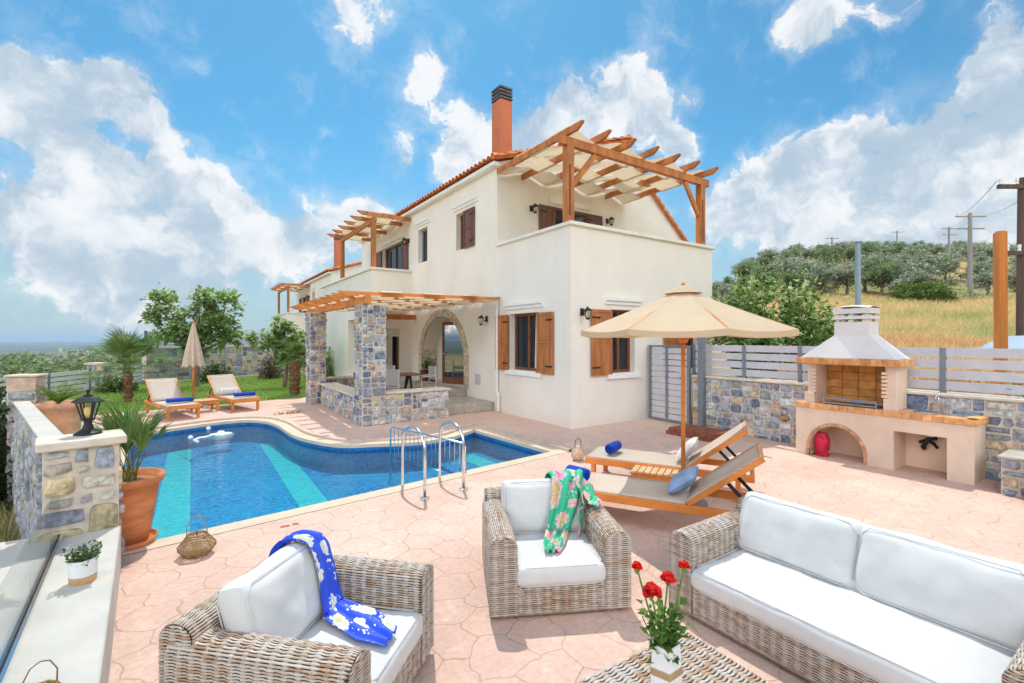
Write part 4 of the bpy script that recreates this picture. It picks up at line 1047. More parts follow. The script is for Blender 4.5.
# brick ring of the arch
ar = MB(); rg = random.Random(9); NB = 22
for i in range(NB):
    t0, t1 = PI * (i + .06) / NB, PI * (i + .94) / NB
    f = lambda t, g: (-.012, 1.08 - (ac + (ah + g) * math.cos(t)), .10 + (atop - .10 + g) * math.sin(t)); k = rg.uniform(.85, 1.1)
    ar.prism([f(t0, 0), f(t1, 0), f(t1, .045), f(t0, .045)], (.03, 0, 0), 0, (.62 * k, .33 * k, .20 * k))
for u in (arch0 - .045, arch1): 
    for k in range(2): ar.box((-.012, 1.08 - u, .002 + k * .05), (.018, 1.08 - u - .045, .046 + k * .05), 0, (.60, .32, .20))
ar.build('arch_bricks', M['brick_attr'], bq, fix=True)
# fire box: back of fire bricks, two side walls
fb = MB(); rg = random.Random(12); y0, y1, z0, z1 = -.07, .82, T + .075, 1.36
for c in range(4):
    for r_ in range(5):
        k = rg.uniform(.8, 1.12); w_ = (y1 - y0) / 4; h_ = (z1 - z0) / 5
        fb.box((.43, y0 + c * w_ + .004, z0 + r_ * h_ + .003), (.47, y0 + (c + 1) * w_ - .004, z0 + (r_ + 1) * h_ - .003), 0, (.56 * k, .25 * k, .07 * k))
fb.box((.47, y0, z0), (.50, y1, z1), 0, (.30, .20, .12)); fb.build('fire_back', M['brick_attr'], bq)
sw = MB(); sw.box((.10, .822, z0), (.50, .95, 1.36)); sw.box((.02, .822, z0), (.10, .96, z0 + .16)); sw.build('side_wall', M['bbq'], bq, bevel=.006)
sw = MB(); sw.box((.10, -.20, z0), (.50, -.072, 1.36)); sw.box((.02, -.23, z0), (.10, -.074, z0 + .16)); sw.build('side_wall', M['bbq'], bq, bevel=.006)
for yy in (.80, -.10):
    pn = MB()
    for k in range(7): pn.box((.04, yy, z0 + .165 + k * .052), (.105, yy + .055, z0 + .20 + k * .052))
    pn.build('brick_quoins', M['bbq'], bq, bevel=.004)
hd = MB(); hx0, hx1, hy0, hy1 = -.03, .50, -.26, 1.02; hz = 1.462
hd.box((hx0 + .004, hy0 + .004, 1.365), (hx1, hy1 - .004, 1.457))
cx0, cx1, cy0, cy1 = .12, .46, .13, .58
B_ = [(hx0 + .02, hy0 + .02, hz), (hx1, hy0 + .02, hz), (hx1, hy1 - .02, hz), (hx0 + .02, hy1 - .02, hz)]; T_ = [(cx0, cy0, 1.79), (cx1, cy0, 1.79), (cx1, cy1, 1.79), (cx0, cy1, 1.79)]
hd.add(B_ + T_, [(0, 3, 2, 1), (4, 5, 6, 7), (0, 1, 5, 4), (1, 2, 6, 5), (2, 3, 7, 6), (3, 0, 4, 7)])
hd.box((cx0, cy0, 1.788), (cx1, cy1, 1.98)); hood = hd.build('hood', M['hood'], bq)
tb = MB(); bricks_edge(tb, (hx0 - .03, hy0 - .03, 1.37), (hx0 - .03, hy1 + .03, 1.37), .085, -.03, 20, 6, ((.64, .27, .10), (.70, .32, .12)))
bricks_edge(tb, (hx0, hy0 - .03, 1.37), (hx1, hy0 - .03, 1.37), .085, .03, 9, 7); bricks_edge(tb, (hx0, hy1 + .03, 1.37), (hx1, hy1 + .03, 1.37), .085, -.03, 9, 8)
tb.build('brick_trim', M['brick_attr'], bq, bevel=.003, fix=True)
cp = MB()
for k, z in enumerate((2.02, 2.10)): cp.box((cx0 - .012, cy0 - .012, z), (cx1 + .012, cy1 + .012, z + .045))
for y_ in (cy0 + .02, (cy0 + cy1) / 2 - .02, cy1 - .06):
    for x_ in (cx0 + .02, cx1 - .06): cp.box((x_, y_, 1.981), (x_ + .04, y_ + .04, 2.17))
def dome(i, j): 
    a = -1 + 2 * i; b = -1 + 2 * j
    return ((cx0 + cx1) / 2 + a * .205, (cy0 + cy1) / 2 + b * .24, 2.172 + .055 * (1 - a * a * .5 - b * b * .5))
cp.grid(dome, 8, 8); cp.box((cx0 - .015, cy0 - .015, 2.145), (cx1 + .015, cy1 + .015, 2.171)); cp.build('chimney_cowl', M['hood'], hood, fix=True)
# grill
gr = MB(); gz = T + .10
gr.tube([(.06, .70, gz), (.06, .02, gz), (.40, .02, gz), (.40, .70, gz)], .012, 6, closed=True)
for k in range(17): gr.tube([(.06, .06 + .04 * k, gz), (.40, .06 + .04 * k, gz)], .005, 5)
for x_ in (.06, .40):
    for y_ in (.02, .70): gr.tube([(x_, y_, gz - .022), (x_, y_, gz + .07)], .010, 6)
gr.tube([(.06, .70, gz + .07), (.06, .02, gz + .07)], .011, 6)
gr.build('grill_rack', M['steel'], bq)
MB().box((.05, .03, T + .078), (.42, .69, T + .085)).build('ash_bed', M['black'], bq)
sk = MB(); sk.box((.12, -.90, T + .074), (.52, -.36, T + .082)); sk.box((.18, -.58, T + .083), (.45, -.40, T + .085)); sink = sk.build('sink', M['steel'], bq)
MB().box((.20, -.56, T + .086), (.43, -.42, T + .088)).build('basin', M['grey_metal'], sink)
MB().tube([(.50, -.55, T + .08), (.50, -.55, T + .24), (.47, -.55, T + .28), (.40, -.55, T + .29), (.36, -.55, T + .25)], .011, 8).tube([(.50, -.60, T + .12), (.50, -.68, T + .14)], .012, 6).build('tap', M['steel'], sink)
tr = MB(); tr.tube([(.44, -.55, .30), (.40, -.52, .36), (.36, -.45, .40), (.34, -.38, .36)], .02, 8); tr.tube([(.38, -.56, .44), (.32, -.48, .42), (.36, -.42, .30), (.40, -.42, .28)], .03, 8); tr.build('waste_trap', M['black'], bq, smooth=True)
MB().lathe([(.05, 0), (.06, .02), (.06, .04)], (.36, -.50, .455), 12).build('waste_bowl', M['white_paint'], bq)
# sack of charcoal and sticks in the arch
def sack(i, j):
    a = 2 * PI * i; zz = j * .34; r_ = .098 * (1 + .10 * mnoise.noise(Vector((math.cos(a) * 1.6, math.sin(a) * 1.6, j * 4)))) * (1 - .30 * sstep(.80, 1, j) + .06 * math.cos(7 * a) * sstep(.75, 1, j)) * (.94 + .06 * math.sin(PI * j))
    return (r_ * math.cos(a) * .75, r_ * math.sin(a), zz)
s = MB().grid(sack, 30, 14); s.add([(0, 0, .335)] , []); ob = s.build('charcoal_sack', M['red'], smooth=True); ob.location = (1.72, -3.66, .003); tag(ob, 'red paper charcoal sack standing inside the arched log store', 'sack')
st_ = MB().lathe([(.072, .07), (.073, .075), (.073, .105), (.072, .11)], (0, 0, 0), 30, sx=.80, sy=1.32); st_.build('label_band', M['white_paint'], ob)
lg = MB()
for k in range(6): lg.tube([(.10 + .03 * k, .06 - .02 * k, .012 + .014 * (k % 3)), (-.08 + .02 * k, -.04 + .012 * k, .04 + .012 * (k % 2))], .011, 6)
lg = lg.build('kindling', M['twig']); lg.location = (1.63, -3.55, .0); tag(lg, 'few thin sticks of firewood leaning by the red charcoal sack', 'firewood')

# low wall and pier at the right edge
lw = thing('low_wall', 'low rubble stone wall with concrete top at the right of the barbecue', 'stone wall', (1.7, -5.72, 0))
masonry('wall', -.22, -.14, .48, .14, 0, .40, 'fbl', 71, lw, (.16, .13)); MB().box((-.24, -.17, .40), (.48, .17, .43)).build('cap', M['grey_step'], lw, bevel=.008)
lp = thing('corner_pier', 'short stone pier with pale flat cap beyond the sofa at the picture edge', 'pier', (1.10, -5.99, 0))
masonry('pier', -.02, -.30, .50, .09, 0, .48, 'fbl', 74, lp, (.16, .13)); MB().box((-.06, -.34, .48), (.54, .11, .525)).build('cap', M['stone_cap'], lp, bevel=.012)

# ------------------------------------------------------------------ poles
def squared_post(p, w, h, m, name, label, cat):
    mb = MB().box((-w / 2, -w / 2, 0), (w / 2, w / 2, h)).box((-w / 2 + .02, -w / 2 + .02, h), (w / 2 - .02, w / 2 - .02, h + .02)); o = mb.build(name, m, bevel=.01); o.location = p; return tag(o, label, cat)
p = at(1001, 345, 8.5); g0 = ground_h(p.x, p.y)
o = squared_post((p.x, p.y, g0), .165, 3.66 - g0, M['pole_wood'], 'timber_post', 'thick orange timber post rising behind the fence near the right edge', 'post'); o.rotation_euler = (0, R(1.2), R(20))
p = at(858, 300, 13); g0 = ground_h(p.x, p.y)
o = MB().lathe([(.085, 0), (.075, 1), (.065, 4.38 - g0)], (0, 0, 0), 10).lathe([(.10, 0), (.10, .02)], (0, 0, 4.38 - g0), 10).build('metal_pole', mat('blue_grey_pole', (.27, .36, .44), .45, .1, 3)); o.location = (p.x, p.y, g0); tag(o, 'slim blue grey metal pole standing straight behind the barbecue chimney', 'pole')
def power_pole(px, ybase, ytop, depth, label, m, r=.14, arms=((.35, 1.9), (1.15, 1.5)), yaw=.3):
    p = at(px, ybase, depth); g0 = ground_h(p.x, p.y); top = CAMZ + (338 - ytop) / 473 * depth; h = top - g0
    t = thing('power_pole', label, 'power pole', (p.x, p.y, g0), yaw, 'wooden power poles on the hill')
    MB().tube([(0, 0, -.3), (0, 0, h * .5), (0, 0, h)], [r, r * .85, r * .68], 10).build('pole', m, t)
    for dz, w in arms:
        a = MB(); a.bar((-w / 2, -.09, h - dz), (w / 2, -.09, h - dz), .10, .12); arm = a.build('crossarm', m, t)
        for k in (-.46, -.15, .46): MB().lathe([(.03, .0), (.05, .02), (.035, .09), (.05, .12), (.045, .2), (.0, .22)], (k * w, -.09, h - dz + .062), 8).build('insulator', M['white_paint'], arm)
    return Vector((p.x, p.y, top))
tips = [power_pole(1022, 345, 178, 15, 'dark tarred power pole close behind the fence at the right edge', M['dark_pole'], .15, ((.30, 1.7), (2.4, 1.2)), YAW * -1),
        power_pole(970, 305, 213, 45, 'pale wooden power pole with two crossarms at the edge of the olive trees', M['old_pole'], .22, ((.35, 2.9), (1.5, 2.6)), -YAW),
        power_pole(949, 262, 227, 78, 'smaller distant power pole among the olives left of the tall pale one', M['old_pole'], .2, ((.3, 2.6), (1.3, 2.4)), -YAW),
        power_pole(832, 258, 237, 92, 'distant power pole on the left part of the olive hill', M['old_pole'], .2, ((.3, 2.6), (1.2, 2.2)), -YAW),
        power_pole(897, 246, 231, 118, 'tiny power pole standing on the hill crest', M['old_pole'], .2, ((.3, 2.6),), -YAW)]
def wire(a, b, label):
    pts = [a.lerp(b, i / 24) + Vector((0, 0, -.35 * 4 * (i / 24) * (1 - i / 24) * min(1, (b - a).length / 40))) for i in range(25)]
    o = MB().tube([q - a for q in pts], .010, 5).build('power_line', M['black']); o.location = a; tag(o, label, 'cable', 'overhead cables')
for k, off_ in enumerate((-.8, .8)): 
    wire(tips[0] + RGT * off_ + Vector((0, 0, -.1)), tips[1] + RGT * off_ * 1.6 + Vector((0, 0, -.1)), ['left overhead cable from the dark pole to the pale two armed pole', 'right overhead cable from the dark pole to the pale two armed pole'][k])
wire(tips[1], tips[2], 'overhead cable from the pale two armed pole up to the smaller pole')

# parked car beyond the fence
p = at(1050, 345, 13.5); cg = ground_h(p.x, p.y)
car = thing('parked_car', 'blue grey car parked in the field beyond the slat fence', 'car', (p.x, p.y, cg - .10), R(-30))
prof = [(-1.9, .35), (-1.9, .75), (-1.75, .86), (-1.2, .90), (-.75, 1.22), (.75, 1.28), (1.35, .95), (1.85, .85), (1.92, .6), (1.9, .35)]
def car_fn(i, j):
    k = i * (len(prof) - 1); a = int(min(k, len(prof) - 2)); f = k - a; x = prof[a][0] * (1 - f) + prof[a + 1][0] * f; z = prof[a][1] * (1 - f) + prof[a + 1][1] * f
    hw_ = .80 - .16 * sstep(.9, 1.25, z); return (x, -hw_ + 2 * hw_ * j, z + .02 * math.sin(PI * j))
mb = MB().grid(car_fn, 36, 8)
for sgn in (0, 1):
    ring = [car_fn(i / 36, sgn) for i in range(37)]; mb.add(ring, [tuple(range(37))])
body = mb.build('body', M['car'], car, fix=True)
gl = MB()
for sgn in (-1, 1): gl.add([(-.95, sgn * .775, .94), (1.15, sgn * .772, .96), (.72, sgn * .668, 1.20), (-.68, sgn * .675, 1.17)], [(0, 1, 2, 3)])
gl.build('side_window', M['pane'], body)
for x in (-1.2, 1.2):
    for s_ in (-.74, .74):
        w_ = MB().lathe([(.02, -.09), (.30, -.09), (.32, -.06), (.32, .06), (.30, .09), (.02, .09)], (0, 0, 0), 20).build('wheel', M['rubber'], car); w_.location = (x, s_, .32); w_.rotation_euler = (R(90), 0, 0)
        MB().lathe([(.02, -.095), (.19, -.095), (.19, .095), (.02, .095)], (0, 0, 0), 14).build('rim', M['steel'], w_)

# ================================================================== BOUNDARY AT THE BACK AND LEFT
bw0 = Vector((-7.55, 16.45, 0)); bw1 = Vector((-.9, 20.2, 0)); L = (bw1 - bw0).length; ang = math.atan2(bw1.y - bw0.y, bw1.x - bw0.x)
bwl = thing('back_wall', 'long grey stone wall with pale cap at the back of the lawn', 'stone wall', tuple(bw0), ang)
masonry('wall', 0, 0, L, .3, -.1, 1.33, 'f', 81, bwl, (.30, .22)); MB().box((-.03, -.04, 1.33), (L, .34, 1.38)).build('cap', M['stone_cap'], bwl)
bf = thing('back_fence', 'grey slat fence standing on the back stone wall behind the trees', 'fence', tuple(bw0 + Vector((0, 0, 1.38))), ang)
for i in range(5):
    a, b = L * i / 5 + .05, L * (i + 1) / 5 - .05; mb = MB()
    for k in range(4): mb.box((a, .13, .03 + k * .155), (b, .155, .15 + k * .155))
    mb.build('slat_panel', M['slat'], bf)
for i in range(6): x = min(L - .05, max(.05, L * i / 5)); MB().box((x - .04, .10, 0), (x + .04, .18, .66)).build('post', M['grey_metal'], bf)
kb = MB().box((-.1, -.75, -.03), (L, -.62, .05)).build('lawn_kerb', M['concrete']); kb.location = tuple(bw0); kb.rotation_euler = (0, 0, ang); tag(kb, 'low pale concrete kerb in front of the back stone wall', 'kerb')
lf0 = Vector((-9.75, 11.6, 0)); lf1 = Vector((-7.45, 16.9, 0)); L2 = (lf1 - lf0).length; a2 = math.atan2(lf1.y - lf0.y, lf1.x - lf0.x)
lf = thing('low_fence', 'low white slatted boundary fence with stone pier left of the lawn', 'fence', tuple(lf0), a2)
MB().box((-1.2, -.10, -.6), (L2, .15, .10)).build('curb_wall', M['concrete'], lf)
for i in range(4):
    a, b = -1.15 + (L2 + 1.15) * i / 4 + .04, -1.15 + (L2 + 1.15) * (i + 1) / 4 - .04; mb = MB()
    for k in range(4): mb.box((a, .01, .15 + k * .15), (b, .035, .265 + k * .15))
    mb.build('slat_panel', M['white_paint'], lf)
for i in range(5): x = -1.15 + (L2 + 1.15) * i / 4; MB().box((x - .03, -.01, .10), (x + .03, .05, .76)).build('post', M['grey_metal'], lf)
masonry('pier', 2.55, -.22, 3.0, .24, -.1, .86, 'fl', 91, lf, (.2, .17)); MB().box((2.50, -.28, .86), (3.05, .29, .92)).build('cap', M['stone_cap'], lf)

# near pillar with lantern, slanting wall and the far pier; all stand on a raised pale ledge
LZ = .33
c0 = at(119, 525, 3.592); c1_ = at(42, 538, 3.30)
ap_ = math.atan2(c0.y - c1_.y, c0.x - c1_.x); PW = (Vector((c0.x, c0.y)) - Vector((c1_.x, c1_.y))).length
pl = thing('lantern_pillar', 'square stone pillar with flat pale cap carrying the outdoor lantern', 'pillar', (c0.x, c0.y, LZ), ap_)
BIGPAL = [(.38, .37, .37), (.44, .43, .43), (.33, .35, .40), (.42, .39, .33), (.48, .40, .24), (.29, .31, .36)]
masonry('pillar', -PW, .0, 0, .27, -.4, .625, 'flr', 105, pl, (.20, .155), BIGPAL, .035, 1.0); MB().box((-PW - .035, -.05, .625), (.045, .31, .685)).build('cap', M['stone_cap'], pl, bevel=.012)
w0 = at(46, 441, 3.60); w1 = at(15, 401, 5.93); w0.z = w1.z = 0; Lw = (w1 - w0).length; aw = math.atan2(w1.y - w0.y, w1.x - w0.x)
sw_ = thing('terrace_wall', 'rough grey stone terrace wall running from the lantern pillar to the far pier', 'stone wall', tuple(w0), aw)
masonry('wall', 0, -.12, Lw, 0, -1.6, .92, 'b', 111, sw_, (.34, .24), [(.34, .36, .40), (.40, .41, .43), (.30, .32, .36), (.38, .36, .34)], .03)
MB().box((-.02, -.135, .92), (Lw + .02, .018, .95)).build('cap', M['concrete'], sw_, bevel=.012)
fpp = at(26, 430, 6.5); fp = thing('far_pier', 'striped stone pier with brick top behind the potted cycad', 'pier', (fpp.x, fpp.y, 0), R(-14))
masonry('pier', -.15, -.10, .15, .12, -1.4, 1.02, 'flr', 121, fp, (.60, .16), [(.30, .32, .36), (.42, .41, .40), (.36, .36, .38)], .02)
MB().box((-.155, -.11, 1.02), (.155, .13, 1.22)).build('brick_top', mat('pier_render', (.58, .44, .36), .9, .2, 9, .3, 30), fp, bevel=.01); MB().box((-.18, -.13, 1.22), (.18, .15, 1.25)).build('cap', M['stone_cap'], fp, bevel=.01)

# white ledge along the left with glass balustrade
def onl(px, py): return at(px, py, (CAMZ - LZ) * 473 / (py - 338))
q = [onl(121, 524), onl(-60, 551), onl(-420, 683), onl(99, 690)]
far_r = q[3] + (q[3] - q[0]).normalized() * .9; far_l = q[2] + (q[3] - q[0]).normalized() * .9
le = MB().prism([(p_.x, p_.y, -1.2) for p_ in (q[1], far_l, far_r, q[0])], (0, 0, 1.2 + LZ)).build('ledge', M['concrete'], bevel=.012, fix=True); tag(le, 'broad pale concrete ledge under the glass balustrade at the left', 'ledge')
g0_ = onl(63, 529); g1_ = onl(0, 676); gd = (g1_ - g0_).normalized()
gb = thing('glass_balustrade', 'frameless glass balustrade set in a dark channel on the pale ledge', 'balustrade', (g0_.x, g0_.y, LZ))
MB().bar(gd * .0 + Vector((0, 0, .016)), gd * 2.6 + Vector((0, 0, .016)), .05, .030).build('channel', M['steel'], gb)
MB().bar(gd * .0 + Vector((0, 0, .033)), gd * 2.6 + Vector((0, 0, .033)), .016, .006).build('gasket', M['rubber'], gb)
for a, b in ((.01, .62), (.635, 1.3), (1.315, 2.5)): MB().bar(gd * a + Vector((0, 0, .20)), gd * b + Vector((0, 0, .20)), .010, .34).build('glass_pane', M['glass'], gb)
MB().box((-.025, -.005, .0), (.025, .035, .12)).build('clamp', M['steel'], gb)

# ------------------------------------------------------------------ pool ladder and pool rail
def hoop(root, x, y0, y1, h, name):
    pts = [(x, y0, 0), (x, y0, h * .72)] + [(x, y0 + (y1 - y0) * (.5 - .5 * math.cos(PI * i / 8)), h * .72 + h * .28 * math.sin(PI * i / 8)) for i in range(1, 8)] + [(x, y1, h * .55), (x, y1, -.34)]
    o = MB().tube(pts, .0165, 12).build(name, M['steel'], root, smooth=True)
    MB().lathe([(.05, .0), (.05, .012), (.025, .02)], (x, y0, .0), 16).build('flange', M['steel'], o); return o
ld = thing('pool_ladder', 'polished steel pool ladder with two hooped handrails at the pool edge', 'pool ladder', (-3.72, -1.9, .004), R(5))
hoop(ld, -.24, -.20, .34, .74, 'handrail'); hoop(ld, .26, -.20, .34, .74, 'handrail')
for k in range(2): MB().box((-.22, .31, -.16 - .14 * k), (.24, .37, -.135 - .14 * k)).build('tread', M['steel'], ld)
pr = thing('pool_rail', 'white metal railing of upright bars crossing the pool behind the ladder', 'railing', (-3.1, -.5, -.42))
r0, r1 = Vector((.06, -.86, 0)), Vector((-.34, .86, 0))
rm = MB(); rm.tube([r0, r0 + Vector((0, 0, .73)), r0.lerp(r1, .03) + Vector((0, 0, .77)), r0.lerp(r1, .97) + Vector((0, 0, .77)), r1 + Vector((0, 0, .73)), r1], .013, 10); rm.tube([r0 + Vector((0, 0, .30)), r1 + Vector((0, 0, .30))], .009, 8); rm.build('rail', M['steel'], pr, smooth=True)
for k in range(1, 17): q = r0.lerp(r1, k / 17); MB().tube([q + Vector((0, 0, .30)), q + Vector((0, 0, .765))], .0052, 6).build('bar', M['steel'], pr)

# automatic cleaner with its white hose drifting at the far end of the pool
cz = lambda px, py: at(px, py, (CAMZ + .09) * 473 / (py - 338))
c_ = cz(221, 433); cl_ = thing('pool_cleaner', 'white pool cleaner with floating hose at the far end of the pool', 'pool cleaner', (c_.x, c_.y, -.09))
MB().lathe([(.05, -.10), (.17, -.09), (.19, -.04), (.14, -.005), (.05, .01), (.04, .04), (.02, .045)], (0, 0, 0), 18, sx=1.25, sy=.8).build('body', M['white_paint'], cl_, smooth=True)
hp = [cz(*q) - Vector((c_.x, c_.y, -.09)) for q in ((214, 435), (206, 437), (199, 438), (194, 440), (198, 442))]
for q in hp: q.z = .0
MB().tube(hp, .022, 8).build('hose', M['white_paint'], cl_, smooth=True)
for q in ((190.5, 438), (208.5, 429)):
    b_ = cz(*q) - Vector((c_.x, c_.y, -.09)); MB().lathe([(.0, -.045), (.032, -.025), (.045, .0), (.032, .028), (.0, .04)], (b_.x, b_.y, .01), 12).build('float', M['white_paint'], cl_, smooth=True)
# faded red paint mark on the paving at the pool edge
mk = MB(); rg = random.Random(3)
for i, px in enumerate((282, 285, 288, 294, 297)):
    a = at(px, 527 - (px - 282) * .22, (CAMZ) * 473 / (527 - (px - 282) * .22 - 338)); a.z = .004
    d_ = Vector((.99, .12, 0)); e_ = Vector((-.12, .99, 0))
    mk.quad(a - d_ * .014 - e_ * .024, a + d_ * .014 - e_ * .024, a + d_ * .010 + e_ * .024, a - d_ * .012 + e_ * .022)
tag(mk.build('depth_mark', mat('faded_red_paint', (.52, .14, .12), .8, .3, 60)), kind='structure')

# ------------------------------------------------------------------ parasols and loungers
um = thing('parasol', 'open round cream canvas parasol on a wooden pole between the two right hand loungers', 'parasol', (-1.78, -3.81, 0))
NR = 8; RR = 1.07; ZE, ZT = 1.83, 2.245
def can(k0, a, b):
    # a along the radius, b across one gore
    t0 = 2 * PI * (k0 - .0) / NR + .18; t1 = t0 + 2 * PI / NR; r_ = .07 + (RR - .07) * a
    p0 = Vector((math.cos(t0) * r_, math.sin(t0) * r_, 0)); p1 = Vector((math.cos(t1) * r_, math.sin(t1) * r_, 0)); p = p0.lerp(p1, b)
    s_ = 4 * b * (1 - b); z = ZT - (ZT - ZE) * (a ** .93) - .035 * s_ * a * (1 - .3 * a) ; q = Vector((p.x, p.y, z)); q.x *= 1 - .015 * s_ * a; q.y *= 1 - .015 * s_ * a
    return q
mb = MB()
for k in range(NR): mb.grid(lambda i, j, k=k: can(k, i, j), 8, 6)
canopy = mb.build('canopy', M['parasol'], um, smooth=False)
vb = MB()
for k in range(NR): vb.grid(lambda i, j, k=k: can(k, 1, j) + Vector((0, 0, -.055 * i)), 1, 6)
vb.build('valance', M['parasol'], canopy)
MB().lathe([(.20, ZT - .03), (.10, ZT + .03), (.04, ZT + .05), (.012, ZT + .058)], (0, 0, 0), NR, phase=.18).build('vent', M['parasol'], canopy)
MB().lathe([(.0, ZT + .05), (.022, ZT + .06), (.015, ZT + .085), (0, ZT + .09)], (0, 0, 0), 10).build('finial', M['wood_warm'], um, smooth=True)
MB().tube([(0, 0, .05), (0, 0, ZT + .03)], .021, 12).build('pole', M['wood_warm'], um, smooth=True)
MB().lathe([(.04, 1.70), (.05, 1.72), (.05, 1.77), (.03, 1.80)], (0, 0, 0), 12).build('runner', M['wood_warm'], um)
for k in range(NR):
    t = 2 * PI * k / NR + .18; d = Vector((math.cos(t), math.sin(t), 0))
    rb = MB().bar(d * .05 + Vector((0, 0, ZT - .03)), d * RR * .985 + Vector((0, 0, ZE - .008)), .018, .026).build('rib', M['wood_warm'], um)
    MB().bar(d * .05 + Vector((0, 0, 1.745)), d * RR * .55 + Vector((0, 0, ZT - (ZT - ZE) * .56 - .02)), .016, .022).build('strut', M['wood_warm'], rb)
MB().lathe([(.24, 0), (.24, .05), (.06, .07), (.04, .22), (.03, .22)], (0, 0, 0), 24).build('base', M['grey_metal'], um)

def lounger(label, back_ang=38, bed=1.18, w=.62, wheel=False):
    """origin under the middle of the hinge; foot towards -y, head towards +y"""
    t = thing('sun_lounger', label, 'sun lounger', (0, 0, 0), 0, 'teak sun loungers round the pool')
    H = .30; mb = MB()
    for s_ in (-1, 1): mb.bar((s_ * (w / 2 - .022), -bed, H - .035), (s_ * (w / 2 - .022), .66, H - .035), .044, .075)
    mb.bar((-w / 2 + .045, -bed + .022, H - .036), (w / 2 - .045, -bed + .022, H - .036), .044, .07); mb.bar((-w / 2 + .045, .638, H - .036), (w / 2 - .045, .638, H - .036), .044, .07)
    for k in range(5): mb.bar((-w / 2 + .045, -bed + .22 + k * .21, H - .055), (w / 2 - .045, -bed + .22 + k * .21, H - .055), .04, .02)
    mb.build('frame', M['wood_warm'], t, bevel=.005)
    for x in (-1, 1):
        for y in (-bed + .10, .50): MB().bar((x * (w / 2 - .03), y, 0), (x * (w / 2 - .03), y, H - .075), .055, .05, up=(0, 1, 0)).build('leg', M['wood_warm'], t, bevel=.004)
    ca, sa = math.cos(R(back_ang)), math.sin(R(back_ang)); BL = .74
    Q = lambda x, s, n=0: Vector((x, s * ca - n * sa, H + .012 + s * sa + n * ca))
    bm_ = MB()
    for s_ in (-1, 1): bm_.bar(Q(s_ * (w / 2 - .018), .0), Q(s_ * (w / 2 - .018), BL), .036, .045)
    bm_.bar(Q(-w / 2 + .036, BL - .022), Q(w / 2 - .036, BL - .022), .04, .04); bf_ = bm_.build('backrest_frame', M['wood_warm'], t, bevel=.004)
    sl = MB(); sl.grid(lambda i, j: Q(-w / 2 + .03 + (w - .06) * i, BL * j, .024 - .02 * math.sin(PI * i) * math.sin(PI * j)), 6, 8); ob = sl.build('back_sling', M['sling'], bf_, smooth=True); so = ob.modifiers.new('s', 'SOLIDIFY'); so.thickness = .006
    sl = MB(); sl.grid(lambda i, j: Vector((-w / 2 + .012 + (w - .024) * i, -bed + .012 + (bed - .03) * j, H + .012 - .012 * math.sin(PI * i) * math.sin(PI * j))), 6, 8); ob = sl.build('seat_sling', M['sling'], t, smooth=True); so = ob.modifiers.new('s', 'SOLIDIFY'); so.thickness = .008
    pm = MB()
    for s_ in (-1, 1): pm.bar(Q(s_ * (w / 2 - .05), .38, -.02), (s_ * (w / 2 - .05), .56, H - .03), .018, .03)
    pm.tube([(-w / 2 + .06, .56, H - .05), (w / 2 - .06, .56, H - .05)], .012, 6); pm.build('prop', M['iron'], t)
    return t
dA = Vector((.5, -.866, 0)); wA = Vector((.866, .5, 0)); rA = math.atan2(dA.y, dA.x) - PI / 2
near_h = Vector((-2.49, -4.37, 0)) + wA * .31; far_h = Vector((-1.49, -3.66, 0)) + wA * .31
l1 = lounger('half shaded sun lounger just behind the green scarf armchair'); l1.location = near_h; l1.rotation_euler = (0, 0, rA)
l2 = clone(l1, far_h, rA, 'sun lounger nearest the villa wall, beyond the parasol pole'); 
rL = PI + R(14)
lpos1 = Vector((-6.50, 6.55, 0)); lpos2 = Vector((-5.28, 7.15, 0))
l3 = clone(l1, lpos1, R(16), 'teak lounger left of the folded parasol across the pool'); l4 = clone(l1, lpos2, R(16), 'teak lounger right of the folded parasol across the pool, with a rolled cushion')

M['teak_pale'] = mat('weathered_teak', (.62, .40, .22), .6, .2, 7, .2, 40)
def side_table(label, loc, rz):
    t = thing('side_table', label, 'side table', loc, rz, 'small teak side tables')
    mb = MB()
    for k in range(7): mb.box((-.24 + k * .0695, -.22, .262), (-.24 + k * .0695 + .060, .22, .282))
    mb.build('table_top', M['teak_pale'], t, bevel=.003)
    ap_ = MB()
    for y in (-.20, .18): ap_.box((-.21, y, .20), (.21, y + .02, .2615))
    ap_.build('apron', M['wood_warm'], t)
    for x in (-1, 1):
        for y in (-1, 1): MB().box((x * .215 - .024, y * .185 - .024, 0), (x * .215 + .024, y * .185 + .024, .2615)).build('leg', M['wood_warm'], t, bevel=.003)
    return t
tc_ = near_h * .5 + far_h * .5 - dA * .40
side_table('slatted teak side table between the two loungers by the open parasol', (-1.70, -3.40, 0), rA + PI / 2)
side_table('slatted teak side table beside the folded parasol across the pool', (-5.80, 6.55, 0), R(16))

